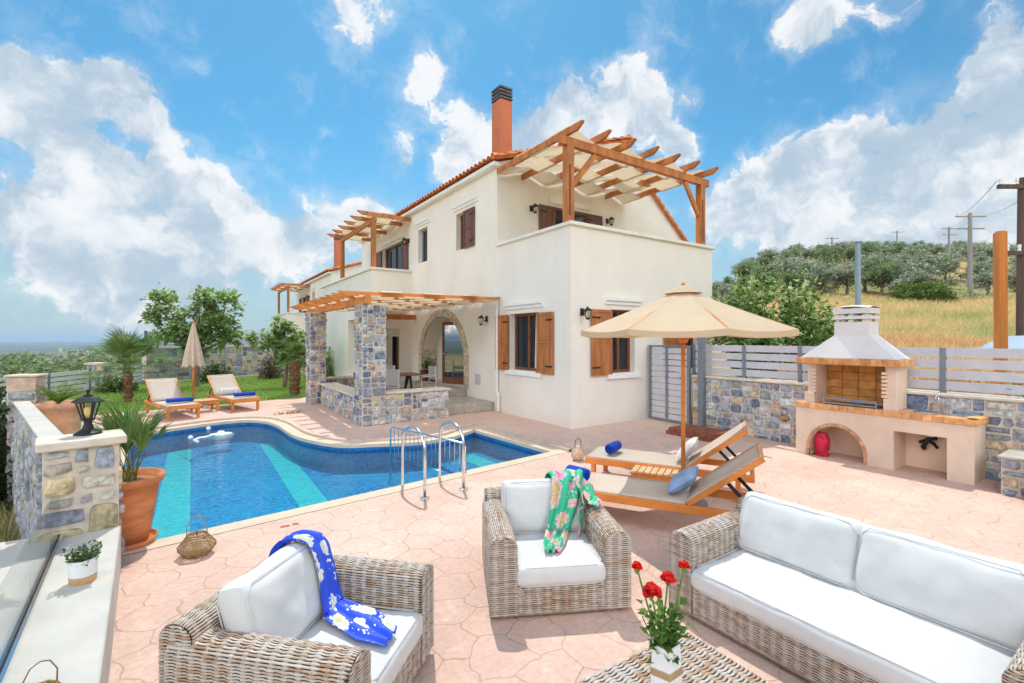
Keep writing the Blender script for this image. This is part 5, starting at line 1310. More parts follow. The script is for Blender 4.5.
def roll(name, label, cat, loc, rz, L, r, m, group=None, squash=1):
    mb = MB(); n_ = 20
    prof = [(r * .15, -L / 2 + .006), (r * .75, -L / 2), (r * .97, -L / 2 + .012), (r, -L / 2 + .03), (r * 1.01, 0), (r, L / 2 - .03), (r * .97, L / 2 - .012), (r * .75, L / 2), (r * .15, L / 2 - .006)]
    vs = []
    for rr, z in prof:
        for j in range(n_): a = 2 * PI * j / n_; k = 1 + .03 * math.sin(3 * a + z * 9); vs.append((z, rr * k * math.cos(a), rr * k * math.sin(a) * squash))
    fs = [(i * n_ + j, i * n_ + (j + 1) % n_, (i + 1) * n_ + (j + 1) % n_, (i + 1) * n_ + j) for i in range(len(prof) - 1) for j in range(n_)] + [tuple(reversed(range(n_))), tuple((len(prof) - 1) * n_ + j for j in range(n_))]
    mb.add(vs, fs); o = mb.build(name, m, smooth=True); o.location = loc; o.rotation_euler = (0, 0, rz)
    # spiral of the rolled end
    sp_ = [(L / 2 + .002, r * .9 * (1 - i / 40) * math.cos(i * .55), r * .9 * squash * (1 - i / 40) * math.sin(i * .55)) for i in range(38)]
    MB().tube(sp_, .004, 4).build('rolled_end', m, o)
    return tag(o, label, cat, group)
f1 = near_h - dA * 1.0; f2 = far_h - dA * .98
roll('towel', 'rolled bright blue towel on the foot of the lounger behind the green scarf', 'towel', (f1.x - .10, f1.y + .02, .30 + .022 + .068), rA + R(72), .24, .066, M['towel'], 'rolled blue towels')
roll('towel', 'rolled bright blue towel on the foot of the lounger nearest the villa', 'towel', (f2.x + .05, f2.y - .05, .30 + .022 + .062), rA - R(8), .30, .060, M['towel'], 'rolled blue towels')
def off_(base, rz, x, y): return (base.x + x * math.cos(rz) - y * math.sin(rz), base.y + x * math.sin(rz) + y * math.cos(rz))
q = off_(lpos1, R(16), .06, -.62); roll('towel', 'flat folded blue towel on the lounger left of the folded parasol', 'towel', (*q, .372), R(16), .50, .085, M['towel'], 'rolled blue towels', .55)
q = off_(lpos2, R(16), .08, -.80); roll('towel', 'flat folded blue towel on the lounger right of the folded parasol', 'towel', (*q, .372), R(16), .46, .085, M['towel'], 'rolled blue towels', .55)
q = off_(lpos2, R(16), -.02, -.10); roll('bolster', 'pale rolled cushion at the hinge of the lounger across the pool', 'cushion', (*q, .40), R(16), .42, .085, M['pillow_pale'])
def pillow(name, label, loc, rot, w, d, h, m):
    def fn(sgn):
        def g_(i, j):
            a, b = 2 * i - 1, 2 * j - 1; k = max(0, 1 - abs(a) ** 3) ** .5 * max(0, 1 - abs(b) ** 3) ** .5
            z = sgn * h / 2 * k + .006 * mnoise.noise(Vector((a * 3, b * 3, sgn)))
            return (w / 2 * a * (1 - .08 * (1 - abs(b))), d / 2 * b * (1 - .08 * (1 - abs(a))), z)
        return g_
    mb = MB().grid(fn(1), 16, 16).grid(fn(-1), 16, 16); o = mb.build(name, m, smooth=True, fix=True); o.location = loc; o.rotation_euler = rot
    return tag(o, label, 'cushion')
b1 = near_h + dA * -.06; b2 = far_h + dA * -.04
o = pillow('pillow', 'light blue striped pillow on the lounger half shaded by the parasol', (b1.x + .02, b1.y + .02, .43), (0, 0, 0), .40, .30, .13, None or M['pillow_blue']); o.rotation_euler = (R(38), 0, rA)
o = pillow('pillow', 'pale grey pillow leaning on the lounger nearest the villa', (b2.x, b2.y, .45), (0, 0, 0), .42, .32, .12, M['pillow_pale']); o.rotation_euler = (R(48), 0, rA)
# closed parasol across the pool
cu = thing('folded_parasol', 'folded beige parasol on a wooden pole between the loungers across the pool', 'parasol', (-6.02, 7.40, 0))
def fold(i, j):
    a = 2 * PI * i; z = 1.05 + 1.07 * j; r_ = (.19 - .165 * j ** 1.3) * (1 + .30 * math.cos(8 * a) * (1 - j * .6)); return (r_ * math.cos(a), r_ * math.sin(a), z - .03 * math.cos(8 * a) * (1 - j))
MB().grid(fold, 64, 12).build('canopy', M['parasol_dull'], cu, smooth=True)
MB().tube([(0, 0, 0), (0, 0, 2.14)], .026, 10).build('pole', M['wood_warm'], cu, smooth=True); MB().lathe([(.0, 2.10), (.035, 2.12), (.02, 2.18), (0, 2.2)], (0, 0, 0), 8).build('finial', M['wood_warm'], cu)
MB().lathe([(.22, 0), (.22, .05), (.05, .07), (.04, .18)], (0, 0, 0), 20).build('base', M['grey_metal'], cu)
# small glass jar lantern near the far lounger
jl = thing('jar_lantern', 'small bulbous glass jar lantern on the paving beside the far lounger', 'lantern', tuple(at(578, 460, 6.78))[:2] + (0.0,))
MB().lathe([(.055, 0), (.085, .03), (.10, .08), (.085, .14), (.055, .18), (.06, .20)], (0, 0, 0), 18).build('jar', mat('amber_glass', (.62, .44, .30), .2, .2, 12, spec=.7), jl, smooth=True)
MB().tube([(.06, 0, .19), (.05, 0, .28), (0, 0, .32), (-.05, 0, .28), (-.06, 0, .19)], .005, 6).build('handle', M['iron'], jl)

# ------------------------------------------------------------------ dining set on the porch
dt = thing('dining_table', 'dark wooden dining table with black trestle legs on the porch', 'dining table', (-2.0, 4.55, .215))
MB().box((-.75, -.38, .60), (.75, .38, .635)).build('table_top', M['table_top'], dt, bevel=.006)
for x in (-.52, .52):
    MB().bar((x, -.30, 0), (x, -.10, .60), .05, .05, up=(1, 0, 0)).build('leg', M['black'], dt); MB().bar((x, .30, 0), (x, .10, .60), .05, .05, up=(1, 0, 0)).build('leg', M['black'], dt)
    MB().bar((x - .16, 0, 0), (x + .0, 0, .58), .05, .05).build('brace', M['black'], dt)
def dchair(label):
    t = thing('dining_chair', label, 'chair', (0, 0, 0), 0, 'white framed dining chairs on the porch')
    MB().box((-.2, -.2, .375), (.2, .2, .395)).build('seat', M['chair_sling'], t, bevel=.006)
    for x in (-.205, .205):
        for y in (-.19, .20): MB().tube([(x, y, 0), (x, y, .37 if y < 0 else .80)], .014, 8).build('leg', M['chair_white'], t)
        MB().tube([(x, -.19, .37), (x, -.19, .54), (x, .20, .56)], .014, 8).build('armrest', M['chair_white'], t)
    MB().box((-.195, .195, .44), (.195, .205, .80)).build('backrest', M['chair_sling'], t, bevel=.003); return t
d1 = dchair('white framed dining chair at the end of the porch table nearest the arched door'); d1.location = (-1.02, 4.55, .215); d1.rotation_euler = (0, 0, R(-90))
for x, y, rz, lb in ((-1.75, 5.18, 0, 'white framed dining chair on the far side of the porch table, right one'), (-2.35, 5.18, 0, 'white framed dining chair on the far side of the porch table, left one'), (-2.25, 3.92, PI, 'white framed dining chair on the near side of the porch table by the stone column'),):
    clone(d1, (x, y, .215), rz, lb)
fb_ = MB().lathe([(.06, 0), (.10, .03), (.14, .08), (.145, .085)], (0, 0, 0), 16).build('fruit_bowl', M['brick_orange'], smooth=True); fb_.location = (-2.15, 4.5, .85); tag(fb_, 'small orange bowl standing on the dark porch table', 'bowl')

# ================================================================== WOVEN RATTAN
def woven(name, prof, ext, parent, seed, width=None, flip=False, row=.0128, sp=.030, A=.0028, rs=.0055, clip=None):
    """prof: list of 3D points (the rows follow it), ext: vector the strands run along, clip(s)->(a,b) part of ext kept at profile length s"""
    P = np.array([tuple(p) for p in prof], float); E = np.array(tuple(ext), float); L = np.linalg.norm(E); e = E / L
    dl = np.r_[0, np.cumsum(np.linalg.norm(np.diff(P, axis=0), axis=1))]; T = dl[-1]
    nr = max(2, int(round(T / row))); PH = np.array([0, .20, .38, .55, .70, .82]); sub = 6; nv = nr * sub; sv = np.r_[((np.arange(nr)[:, None] + PH[None, :]) / nr * T).ravel(), T]
    C = np.stack([np.interp(sv, dl, P[:, k]) for k in range(3)], 1)
    sm = sv; d_ = .014
    tan = np.stack([np.interp(np.clip(sm + d_, 0, T), dl, P[:, k]) - np.interp(np.clip(sm - d_, 0, T), dl, P[:, k]) for k in range(3)], 1)
    tan /= np.linalg.norm(tan, axis=1)[:, None] + 1e-9
    nrm = np.cross(tan, e) * (-1 if flip else 1); nrm /= np.linalg.norm(nrm, axis=1)[:, None] + 1e-9
    ns = max(2, int(round(L / sp))); nu = ns * 4; uu = np.linspace(0, L, nu + 1)
    rows = np.minimum((np.arange(nv + 1) / sub).astype(int), nr - 1); ph = np.r_[np.tile(PH, nr), 0.0]
    rng = np.random.default_rng(seed)
    PER = .060; nb = int(L / (PER / 2)) + 3
    rowj = rng.uniform(-.35, .35, (nr,)); amp = rng.uniform(.8, 1.2, (nr,)); jit = rng.uniform(-.0014, .0014, (nr, nb)); ridx = np.minimum((uu / (PER / 2)).astype(int), nb - 1)
    rnd = np.sqrt(np.maximum(0, 1 - (2 * ph - 1) ** 2))
    cc = np.cos(2 * PI * uu[None, :] / PER + rowj[rows][:, None] + .9 * np.sin(rows * .9)[:, None] * 0)
    gap = np.clip((cc + .45) * 1.6, 0, 1) * (ph == 0)[:, None]
    disp = -cc * A * amp[rows][:, None] + rs * rnd[:, None] + jit[rows][:, ridx] * (ph[:, None] > 0) - gap * .013
    if clip is not None:
        ab = np.array([clip(s) for s in sv]); U = ab[:, :1] + (ab[:, 1:] - ab[:, :1]) * (uu[None, :] / L); U = U * L
    else: U = np.repeat(uu[None, :], nv + 1, 0)
    V = C[:, None, :] + e[None, None, :] * U[:, :, None] + nrm[:, None, :] * disp[:, :, None]
    idx = np.arange((nv + 1) * (nu + 1)).reshape(nv + 1, nu + 1)
    F = np.stack([idx[:-1, :-1], idx[:-1, 1:], idx[1:, 1:], idx[1:, :-1]], -1).reshape(-1, 4)
    if not flip: F = F[:, ::-1]
    # strand colours: pale grey, tan, brown, in runs along each strand with faint vertical bands
    nseg = max(2, ns // 2); t = rng.uniform(0, 1, (nr, nseg)); band = np.interp(np.arange(nseg), np.arange(0, nseg + 3, 3), rng.uniform(-.22, .22, len(np.arange(0, nseg + 3, 3))))
    t = np.clip(t * .8 + band[None, :] + rng.uniform(-.15, .15, (nr, 1)), 0, 1)
    pal = np.array([(.56, .50, .445), (.53, .455, .385), (.49, .39, .305), (.44, .30, .20), (.34, .19, .10)]); k = t * 4; k0 = np.minimum(k.astype(int), 3); fr = (k - k0)[..., None]
    cs = pal[k0] * (1 - fr) + pal[k0 + 1] * fr
    fr_rows = np.minimum((np.arange(nv) / sub).astype(int), nr - 1); fs_ = np.minimum((np.arange(nu) * nseg / nu).astype(int), nseg - 1)
    cols = cs[fr_rows][:, fs_].reshape(-1, 3)
    seam = (np.arange(nv) % sub == 0)
    # dark slits between the strands, where the inside of the frame shows
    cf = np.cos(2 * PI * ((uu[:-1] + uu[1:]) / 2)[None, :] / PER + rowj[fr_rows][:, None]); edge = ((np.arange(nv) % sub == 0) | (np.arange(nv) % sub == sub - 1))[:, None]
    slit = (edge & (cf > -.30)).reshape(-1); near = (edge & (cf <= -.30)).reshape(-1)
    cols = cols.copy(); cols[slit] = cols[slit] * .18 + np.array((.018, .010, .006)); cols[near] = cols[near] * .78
    return np_mesh(name, V.reshape(-1, 3), F, M['weave'], parent, cols, smooth=True)
def round_prof(w0, w1, z0, z1, zin, k=8):
    """outer foot -> up -> rounded top -> inner foot, in (w, z)"""
    r = abs(w1 - w0) / 2; c = (w0 + w1) / 2; s = 1 if w1 > w0 else -1
    pts = [(w0, z0 + (z1 - r * .75 - z0) * i / 4) for i in range(5)]
    pts += [(c - s * r * math.cos(PI * i / k), z1 - r * .75 + r * .75 * math.sin(PI * i / k)) for i in range(1, k)]
    pts += [(w1, z1 - r * .75 - (z1 - r * .75 - zin) * i / 4) for i in range(5)]
    return pts
def cushion_mesh(mb, w, d, h, r=.035, puff=.02, n=(20, 16, 5), seed=0, wr=.006):
    def surf(ax, sg):
        def fn(i, j):
            a, b = 2 * i - 1, 2 * j - 1
            p = [0, 0, 0]; o = [k for k in range(3) if k != ax]; p[ax] = sg; p[o[0]] = a; p[o[1]] = b
            q = Vector((p[0] * w / 2, p[1] * d / 2, p[2] * h / 2)); c = Vector([max(-m_ / 2 + r, min(m_ / 2 - r, x)) for m_, x in zip((w, d, h), q)])
            v = q - c; v = c + v.normalized() * r if v.length > 1e-6 else q
            k = max(0, 1 - p[0] ** 4) * max(0, 1 - p[1] ** 4); v.z += puff * k * (1 if p[2] > 0 else -1) * abs(p[2])
            v.x += puff * .45 * p[0] * abs(p[0]) ** 3 * max(0, 1 - p[2] ** 2); v.y += puff * .45 * p[1] * abs(p[1]) ** 3 * max(0, 1 - p[2] ** 2)
            s = Vector((v.x * 5.5 + seed * 7, v.y * 5.5, v.z * 6)); v.z += wr * mnoise.noise(s) * (1 if p[2] > 0 else .3); v.y += wr * .6 * mnoise.noise(s + Vector((9, 4, 2)))
            # creases running in from the corners
            v.z -= wr * .55 * abs(mnoise.noise(s * 2.3 + Vector((3, 1, 7)))) * (1 if p[2] > 0 else 0); e_ = abs(p[0]) ** 6; v.z -= .006 * e_ * abs(math.sin(p[1] * 11 + seed)) * max(0, p[2])
            return v
        return fn
    nx, ny, nz = n
    for ax, (na, nb) in ((0, (ny, nz)), (1, (nx, nz)), (2, (nx, ny))):
        for sg in (-1, 1): mb.grid(surf(ax, sg), na, nb)
def cushion(name, w, d, h, parent, loc, rot=(0, 0, 0), seed=0, puff=.02, r=.035, wr=.010):
    mb = MB(); cushion_mesh(mb, w, d, h, r, puff, (max(12, int(w * 36)), max(10, int(d * 36)), 6), seed, wr)
    o = mb.build(name, M['cushion'], parent, smooth=True, fix=True); o.location = loc; o.rotation_euler = rot
    z = h / 2 - .004; e = .010
    ring = [(sx * (w / 2 - e) - sx * k1, sy * (d / 2 - e) - sy * k2, z) for sx, sy, k1, k2 in ((-1, -1, 0, .05), (-1, -1, .05, 0), (1, -1, .05, 0), (1, -1, 0, .05), (1, 1, 0, .05), (1, 1, .05, 0), (-1, 1, .05, 0), (-1, 1, 0, .05))]
    MB().tube(ring, .0035, 6, closed=True).build('piping', M['piping'], o, smooth=True)
    MB().tube([(x, y, -z) for x, y, _ in ring], .0035, 6, closed=True).build('piping', M['piping'], o, smooth=True)
    return o
def sofa(name, label, cat, loc, rz, W, seed, backs, D=.86, aw=.155, ah=.515, bh=.575, bt=.15):
    t = thing(name, label, cat, loc, rz)
    z0 = .035
    for s_, nm in ((-1, 0), (1, 1)):
        pr = round_prof(s_ * W / 2, s_ * (W / 2 - aw), z0, ah, .16); P3 = [(x, .004, z) for x, z in pr]
        arm = woven('armrest', P3, (0, D - .05, 0), t, seed + nm, flip=(s_ > 0))
        r = aw / 2; zt = ah - r * .75
        def cl(s, s_=s_):
            z = z0 + s
            if z <= zt: return (-.05, 1.05)
            k = 1.1 * math.sqrt(max(0.02, 1 - ((z - zt) / (r * .75)) ** 2)); return (.5 - .5 * k, .5 + .5 * k)
        x0 = min(s_ * W / 2, s_ * (W / 2 - aw))
        woven('arm_front', [(x0, .002, z0), (x0, .002, ah + .002)], (aw, 0, 0), t, seed + 10 + nm, flip=True, clip=cl)
    pr = round_prof(D, D - bt, z0, bh, .20); woven('back', [(-W / 2 + .02, y, z) for y, z in pr], (W - .04, 0, 0), t, seed + 20)
    for s_ in (-1, 1):
        r = bt / 2; zt = bh - r * .75
        def cl(s):
            z = z0 + s
            if z <= zt: return (0, 1)
            k = math.sqrt(max(.02, 1 - ((z - zt) / (r * .75)) ** 2)); return (.5 - .5 * k, .5 + .5 * k)
        woven('back_end', [(s_ * (W / 2 - .018), D - bt, z0), (s_ * (W / 2 - .018), D - bt, bh - .002)], (0, bt, 0), t, seed + 30, flip=(s_ > 0), clip=cl)
    woven('front_panel', [(-W / 2 + aw - .01, .012, z0), (-W / 2 + aw - .01, .012, .205)], (W - 2 * aw + .02, 0, 0), t, seed + 40, flip=True)
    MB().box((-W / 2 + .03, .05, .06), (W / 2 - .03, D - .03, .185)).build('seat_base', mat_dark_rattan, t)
    MB().box((-W / 2 + .01, .006, z0 - .012), (W / 2 - .01, D - .01, z0 + .004)).build('base_rim', mat_rim, t, bevel=.005)
    for x in (-1, 1):
        for y in (.06, D - .08): MB().box((x * (W / 2 - .10) - .035, y - .03, 0), (x * (W / 2 - .10) + .035, y + .03, z0 - .012)).build('foot', mat_rim, t)
    sw_ = W - 2 * aw - .008
    cushion('seat_cushion', sw_, D - bt + .005, .125, t, (0, (D - bt) / 2 - .008, .262), seed=seed, puff=.012, r=.03)
    n_ = backs; bw = sw_ / n_
    for k in range(n_):
        cushion('back_cushion', bw - .01 + .06 / n_, .37, .16, t, (-sw_ / 2 + bw * (k + .5), D - bt - .115, .49), (R(72), 0, 0), seed + 3 + k, puff=.028, r=.045, wr=.020)
    return t
mat_dark_rattan = mat('dark_brown_rattan', (.16, .10, .06), .9, .3, 60); mat_rim = mat('rattan_rim', (.34, .25, .18), .8, .3, 40, .3, 120)  # dark brown backing inside the woven frames, and their rim
nch = Vector((-4.115, -4.63, 0))
chA = sofa('armchair', 'rattan armchair facing the camera with a green floral scarf over its back', 'armchair', tuple(nch), R(-26.9), .885, 200, 1)
chB = sofa('armchair', 'rattan armchair at the lower left with a blue floral scarf draped over it', 'armchair', (-5.235, -4.79, 0), R(45), .88, 300, 1)
SF_W = 1.68
sof = sofa('sofa', 'long rattan sofa with white seat and two white back cushions at the right', 'sofa', (-3.47, -4.94 - SF_W / 2, 0), R(-90), SF_W, 400, 2, D=.88)
# coffee table
tb = thing('coffee_table', 'low woven rattan coffee table in the foreground carrying the vase', 'coffee table', (-4.46, -5.84, 0), R(-2))
TW, TD = .74, .74
woven('table_top', [(-TW / 2, -TD / 2, .345), (-TW / 2, TD / 2, .345)], (TW, 0, 0), tb, 500, row=.0175, A=.0036, rs=.0075, flip=True)
for (a, b, sd) in (((-TW / 2, -TD / 2), (TW, 0), 1), ((TW / 2, TD / 2), (-TW, 0), 2), ((TW / 2, -TD / 2), (0, TD), 3), ((-TW / 2, TD / 2), (0, -TD), 4)):
    woven('side_panel', [(a[0], a[1], .03), (a[0], a[1], .344)], (b[0], b[1], 0), tb, 510 + sd, flip=True)
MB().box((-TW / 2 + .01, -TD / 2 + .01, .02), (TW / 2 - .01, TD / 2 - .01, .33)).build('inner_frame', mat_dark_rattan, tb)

# ------------------------------------------------------------------ scarves
def cloth(name, fn, nu, nv, m, label, loc, rz, th=.004, extra=()):
    vs, fs, uv = [], [], []
    for f_, nu_, nv_ in ((fn, nu, nv),) + tuple(extra):
        b_ = len(vs)
        for i in range(nu_ + 1):
            for j in range(nv_ + 1): vs.append(f_(i / nu_, j / nv_)); uv.append((i / nu_ * 1.3 + (len(uv) and b_ * .001), j / nv_ * .5))
        fs += [(b_ + i * (nv_ + 1) + j, b_ + (i + 1) * (nv_ + 1) + j, b_ + (i + 1) * (nv_ + 1) + j + 1, b_ + i * (nv_ + 1) + j + 1) for i in range(nu_) for j in range(nv_)]
    me = bpy.data.meshes.new(name); me.from_pydata([tuple(v) for v in vs], [], fs); me.materials.append(m)
    u = me.uv_layers.new(name='UVMap')
    for l in me.loops: u.data[l.index].uv = uv[l.vertex_index]
    me.polygons.foreach_set('use_smooth', [True] * len(me.polygons)); me.update()
    o = bpy.data.objects.new(name, me); COL.objects.link(o); o.location = loc; o.rotation_euler = (0, 0, rz)
    s = o.modifiers.new('thickness', 'SOLIDIFY'); s.thickness = th; s.offset = 1
    return tag(o, label, 'scarf')
def path_fn(path, width, folds=3.0, fa=.012, seed=0, side=Vector((1, 0, 0)), nrm=None):
    P = [Vector(p) for p in path]; W_ = width if isinstance(width, (list, tuple)) else [width] * len(P)
    d = [0]
    for a, b in zip(P, P[1:]): d.append(d[-1] + (b - a).length)
    def fn(i, j):
        s = i * d[-1]; k = 0
        while k < len(P) - 2 and s > d[k + 1]: k += 1
        f = (s - d[k]) / (d[k + 1] - d[k]); f_ = f
        p = P[k].lerp(P[k + 1], f_); w = W_[k] * (1 - f) + W_[k + 1] * f; t = (P[k + 1] - P[k]).normalized()
        n_ = side.cross(t).normalized() if nrm is None else nrm
        if n_.z < -.2: n_ = -n_
        o = (j - .5) * w; bend = .03 * math.sin(i * 5 + seed)
        ripple = fa * (1 + math.sin(j * 2 * PI * folds + i * 3 + seed) ) + .006 * (1 + mnoise.noise(Vector((i * 6, j * 4, seed))))
        return p + side * (o + bend * .4) + n_ * ripple
    return fn
# blue scarf (armchair at the lower left): local frame of the chair
fnb = path_fn([(.15, .735, .60), (.155, .725, .64), (.16, .70, .675), (.165, .64, .692), (.17, .575, .688), (.165, .53, .645), (.155, .482, .53), (.15, .455, .42), (.14, .425, .358), (.11, .32, .350), (.055, .18, .350), (-.01, .03, .346)], [.14, .14, .14, .14, .15, .155, .16, .17, .18, .20, .22, .12], 2.6, .011, 1)
cloth('scarf', fnb, 70, 22, M['scarf_blue'], 'blue scarf printed with pale yellow flowers draped over the lower left armchair', (-5.235, -4.79, 0), R(45))
fng = path_fn([(.19, .745, .58), (.19, .735, .64), (.19, .70, .69), (.185, .64, .708), (.17, .575, .70), (.15, .53, .645), (.11, .482, .53), (.075, .455, .42), (.055, .425, .358), (.03, .34, .347), (.0, .23, .347), (-.03, .12, .345)], [.30, .30, .28, .26, .24, .22, .20, .18, .17, .16, .15, .10], 2.6, .013, 5)
fn2 = path_fn([(.20, .70, .705), (.25, .63, .70), (.30, .57, .62), (.335, .49, .545), (.37, .40, .532)], [.10, .13, .15, .15, .10], 1.5, .010, 9, side=Vector((.55, .83, 0)).normalized())
fn3 = path_fn([(.22, .58, .70), (.25, .53, .64), (.262, .475, .52), (.258, .44, .40), (.22, .37, .350)], [.16, .17, .16, .14, .06], 1.2, .008, 12, side=Vector((.35, .93, 0)).normalized())
cloth('scarf', fng, 70, 20, M['scarf_green'], 'green scarf printed with pink flowers draped over the armchair facing the camera', tuple(nch), R(-26.9), extra=((fn2, 26, 12), (fn3, 24, 12)))

# ------------------------------------------------------------------ vase with carnations
vx, vy = -4.545, -5.745
va = thing('vase', 'white faceted vase with a tan rope band on the rattan coffee table', 'vase', (vx, vy, .352), R(20))
MB().lathe([(.040, 0), (.052, .004), (.062, .12), (.056, .245), (.050, .246), (.048, .18), (.01, .17)], (0, 0, 0), 5).build('body', mat('white_ceramic', (.80, .80, .80), .55, .05, 14, .25, 26), va)
mb = MB()
for k in range(4): mb.lathe([(.0618, .135 + k * .007), (.0655, .1385 + k * .007), (.0618, .142 + k * .007)], (0, 0, 0), 5)
mb.build('rope_band', M['twig'], va)
bo = thing('bouquet', 'bunch of red carnations and green stems standing in the white vase', 'flowers', (vx, vy, .55))
rg = random.Random(31)
def petal_head(name, c, r, m, parent, n=34, up=Vector((0, 0, 1))):
    mb = MB()
    for k in range(n):
        a = rg.uniform(0, 2 * PI); el = rg.uniform(.05, 1.35); L_ = r * rg.uniform(.75, 1.1)
        d = Vector((math.cos(a) * math.cos(el), math.sin(a) * math.cos(el), math.sin(el))); x = d.cross(Vector((0, 0, 1)))
        x = x.normalized() if x.length > .01 else Vector((1, 0, 0)); y = d.cross(x); w = r * .42
        base = Vector(c) + d * r * .15; pts = [base - x * w * .25, base + x * w * .25]
        top = [Vector(c) + d * L_ + x * w * q + y * r * .12 * (1 if i % 2 else -1) - d * abs(q) * r * .18 for i, q in enumerate((1, .5, 0, -.5, -1))]
        mb.add(pts + top, [(0, 1, 2, 3, 4, 5, 6)])
    return mb.build(name, m, parent)
def stem(a, b, r=.0028):
    a, b = Vector(a), Vector(b); c = (a + b) / 2 + Vector((rg.uniform(-.02, .02), rg.uniform(-.02, .02), 0))
    return [a.lerp(c, t / 4).lerp(c.lerp(b, t / 4), t / 4) for t in range(5)]
def loc_of(px, py, dep): return at(px, py, dep) - Vector((vx, vy, .55))
heads = [((637, 568), .020, 1.80), ((684, 567), .021, 1.85), ((668, 580), .026, 1.82), ((651, 594), .034, 1.74)]
for (px, py), r, dep in heads:
    c = loc_of(px, py, dep); f = MB().tube(stem((rg.uniform(-.015, .015), rg.uniform(-.015, .015), 0), c), .0035, 6).build('flower_stem', M['stem'], bo)
    h_ = petal_head('flower_head', c, r * 1.2, M['red_petal'], f, 60); MB().lathe([(.004, -.022), (.010, -.012), (.012, .004)], c, 8).build('calyx', M['stem'], f)
c = loc_of(679, 586, 1.86); f = MB().tube(stem((.01, 0, 0), c), .0028, 6).build('flower_stem', M['stem'], bo); petal_head('flower_head', c, .017, M['rose'], f, 20)
def leaf_cloud(n, rnd, size, fold=.25, cols=((.10, .17, .035),), seed=1, droop=.3):
    """n leaves at positions given by rnd(k) -> (centre, direction)"""
    rng_ = random.Random(seed); V = []; F = []; Cc = []
    for k in range(n):
        c, d = rnd(rng_); d = (Vector(d) + Vector((rng_.gauss(0, .5), rng_.gauss(0, .5), rng_.gauss(0, .45) - droop * .3))).normalized()
        x = d.cross(Vector((rng_.gauss(0, .4), rng_.gauss(0, .4), 1))); x = x.normalized() if x.length > .05 else Vector((1, 0, 0)); up_ = x.cross(d)
        L_ = size * rng_.uniform(.6, 1.25); w = L_ * rng_.uniform(.26, .38); c = Vector(c); b = len(V)
        V += [c, c + d * L_ * .45 + x * w + up_ * L_ * fold * .4, c + d * L_ - up_ * L_ * .12, c + d * L_ * .45 - x * w + up_ * L_ * fold * .4]
        F.append((b, b + 1, b + 2, b + 3)); cc = rng_.choice(cols); q = rng_.uniform(.75, 1.3); Cc.append(tuple(min(.6, z * q) for z in cc))
    return V, F, Cc
def foliage(name, parent, *a, **k):
    V, F, Cc = leaf_cloud(*a, **k); return np_mesh(name, V, F, M['leaf'], parent, cols=Cc)
GREENS = ((.15, .27, .05), (.11, .22, .045), (.22, .35, .08), (.08, .16, .04))
def bq_leaf(r_):
    h = r_.uniform(.0, .17); a = r_.uniform(0, 2 * PI); q = .034 + h * .40; return ((math.cos(a) * q * r_.random(), math.sin(a) * q * r_.random(), h), (math.cos(a), math.sin(a), .6))
foliage('leaves', bo, 230, bq_leaf, .040, cols=GREENS + ((.20, .30, .08),), seed=5)
mb = MB()
for k in range(22): mb.tube(stem((rg.uniform(-.02, .02), rg.uniform(-.02, .02), -.03), (rg.uniform(-.06, .06), rg.uniform(-.06, .06), rg.uniform(.08, .19))), .0024, 5)
mb.build('stems', M['stem'], bo)
V, F, Cc = leaf_cloud(10, lambda r_: ((0, 0, .01), (math.cos(r_.uniform(0, 6.3)), math.sin(r_.uniform(0, 6.3)), .15)), .085, cols=((.09, .17, .04),), seed=8); np_mesh('leaves', V, F, M['leaf'], bo, cols=Cc)

# ------------------------------------------------------------------ pots, planters, lanterns
def frond_fan(mb, base, az, el, L_, n_leaf=18, spread=1.25, stalk=.5, w=.014, seed=0, col=None, droop=.25):
    """a palm leaf: stalk, then blades fanning out from its end (fan palm)"""
    rr = random.Random(seed); d = Vector((math.cos(az) * math.cos(el), math.sin(az) * math.cos(el), math.sin(el))); s = base + d * L_ * stalk
    side = d.cross(Vector((0, 0, 1))).normalized(); up_ = side.cross(d)
    mb.tube([base, base.lerp(s, .5) + Vector((0, 0, .01)), s], [w * .5, w * .4, w * .3], 5, 0, (.20, .25, .07))
    for k in range(n_leaf):
        a = spread * (2 * k / (n_leaf - 1) - 1); v = (d * math.cos(a) + side * math.sin(a)).normalized(); l = L_ * (1 - stalk) * (1 - .25 * abs(a) / spread) * rr.uniform(.88, 1.08)
        x = v.cross(up_).normalized() * w * .9; m1 = s + v * l * .55 + up_ * l * .04; tip = s + v * l - Vector((0, 0, droop * l * rr.uniform(.4, 1)))
        c = tuple(q * rr.uniform(.75, 1.25) for q in rr.choice(((.15, .24, .06), (.11, .19, .05), (.21, .30, .09)))) if col is None else col
        mb.add([s, m1 - x, tip, m1 + x], [(0, 1, 2, 3)], 0, c)
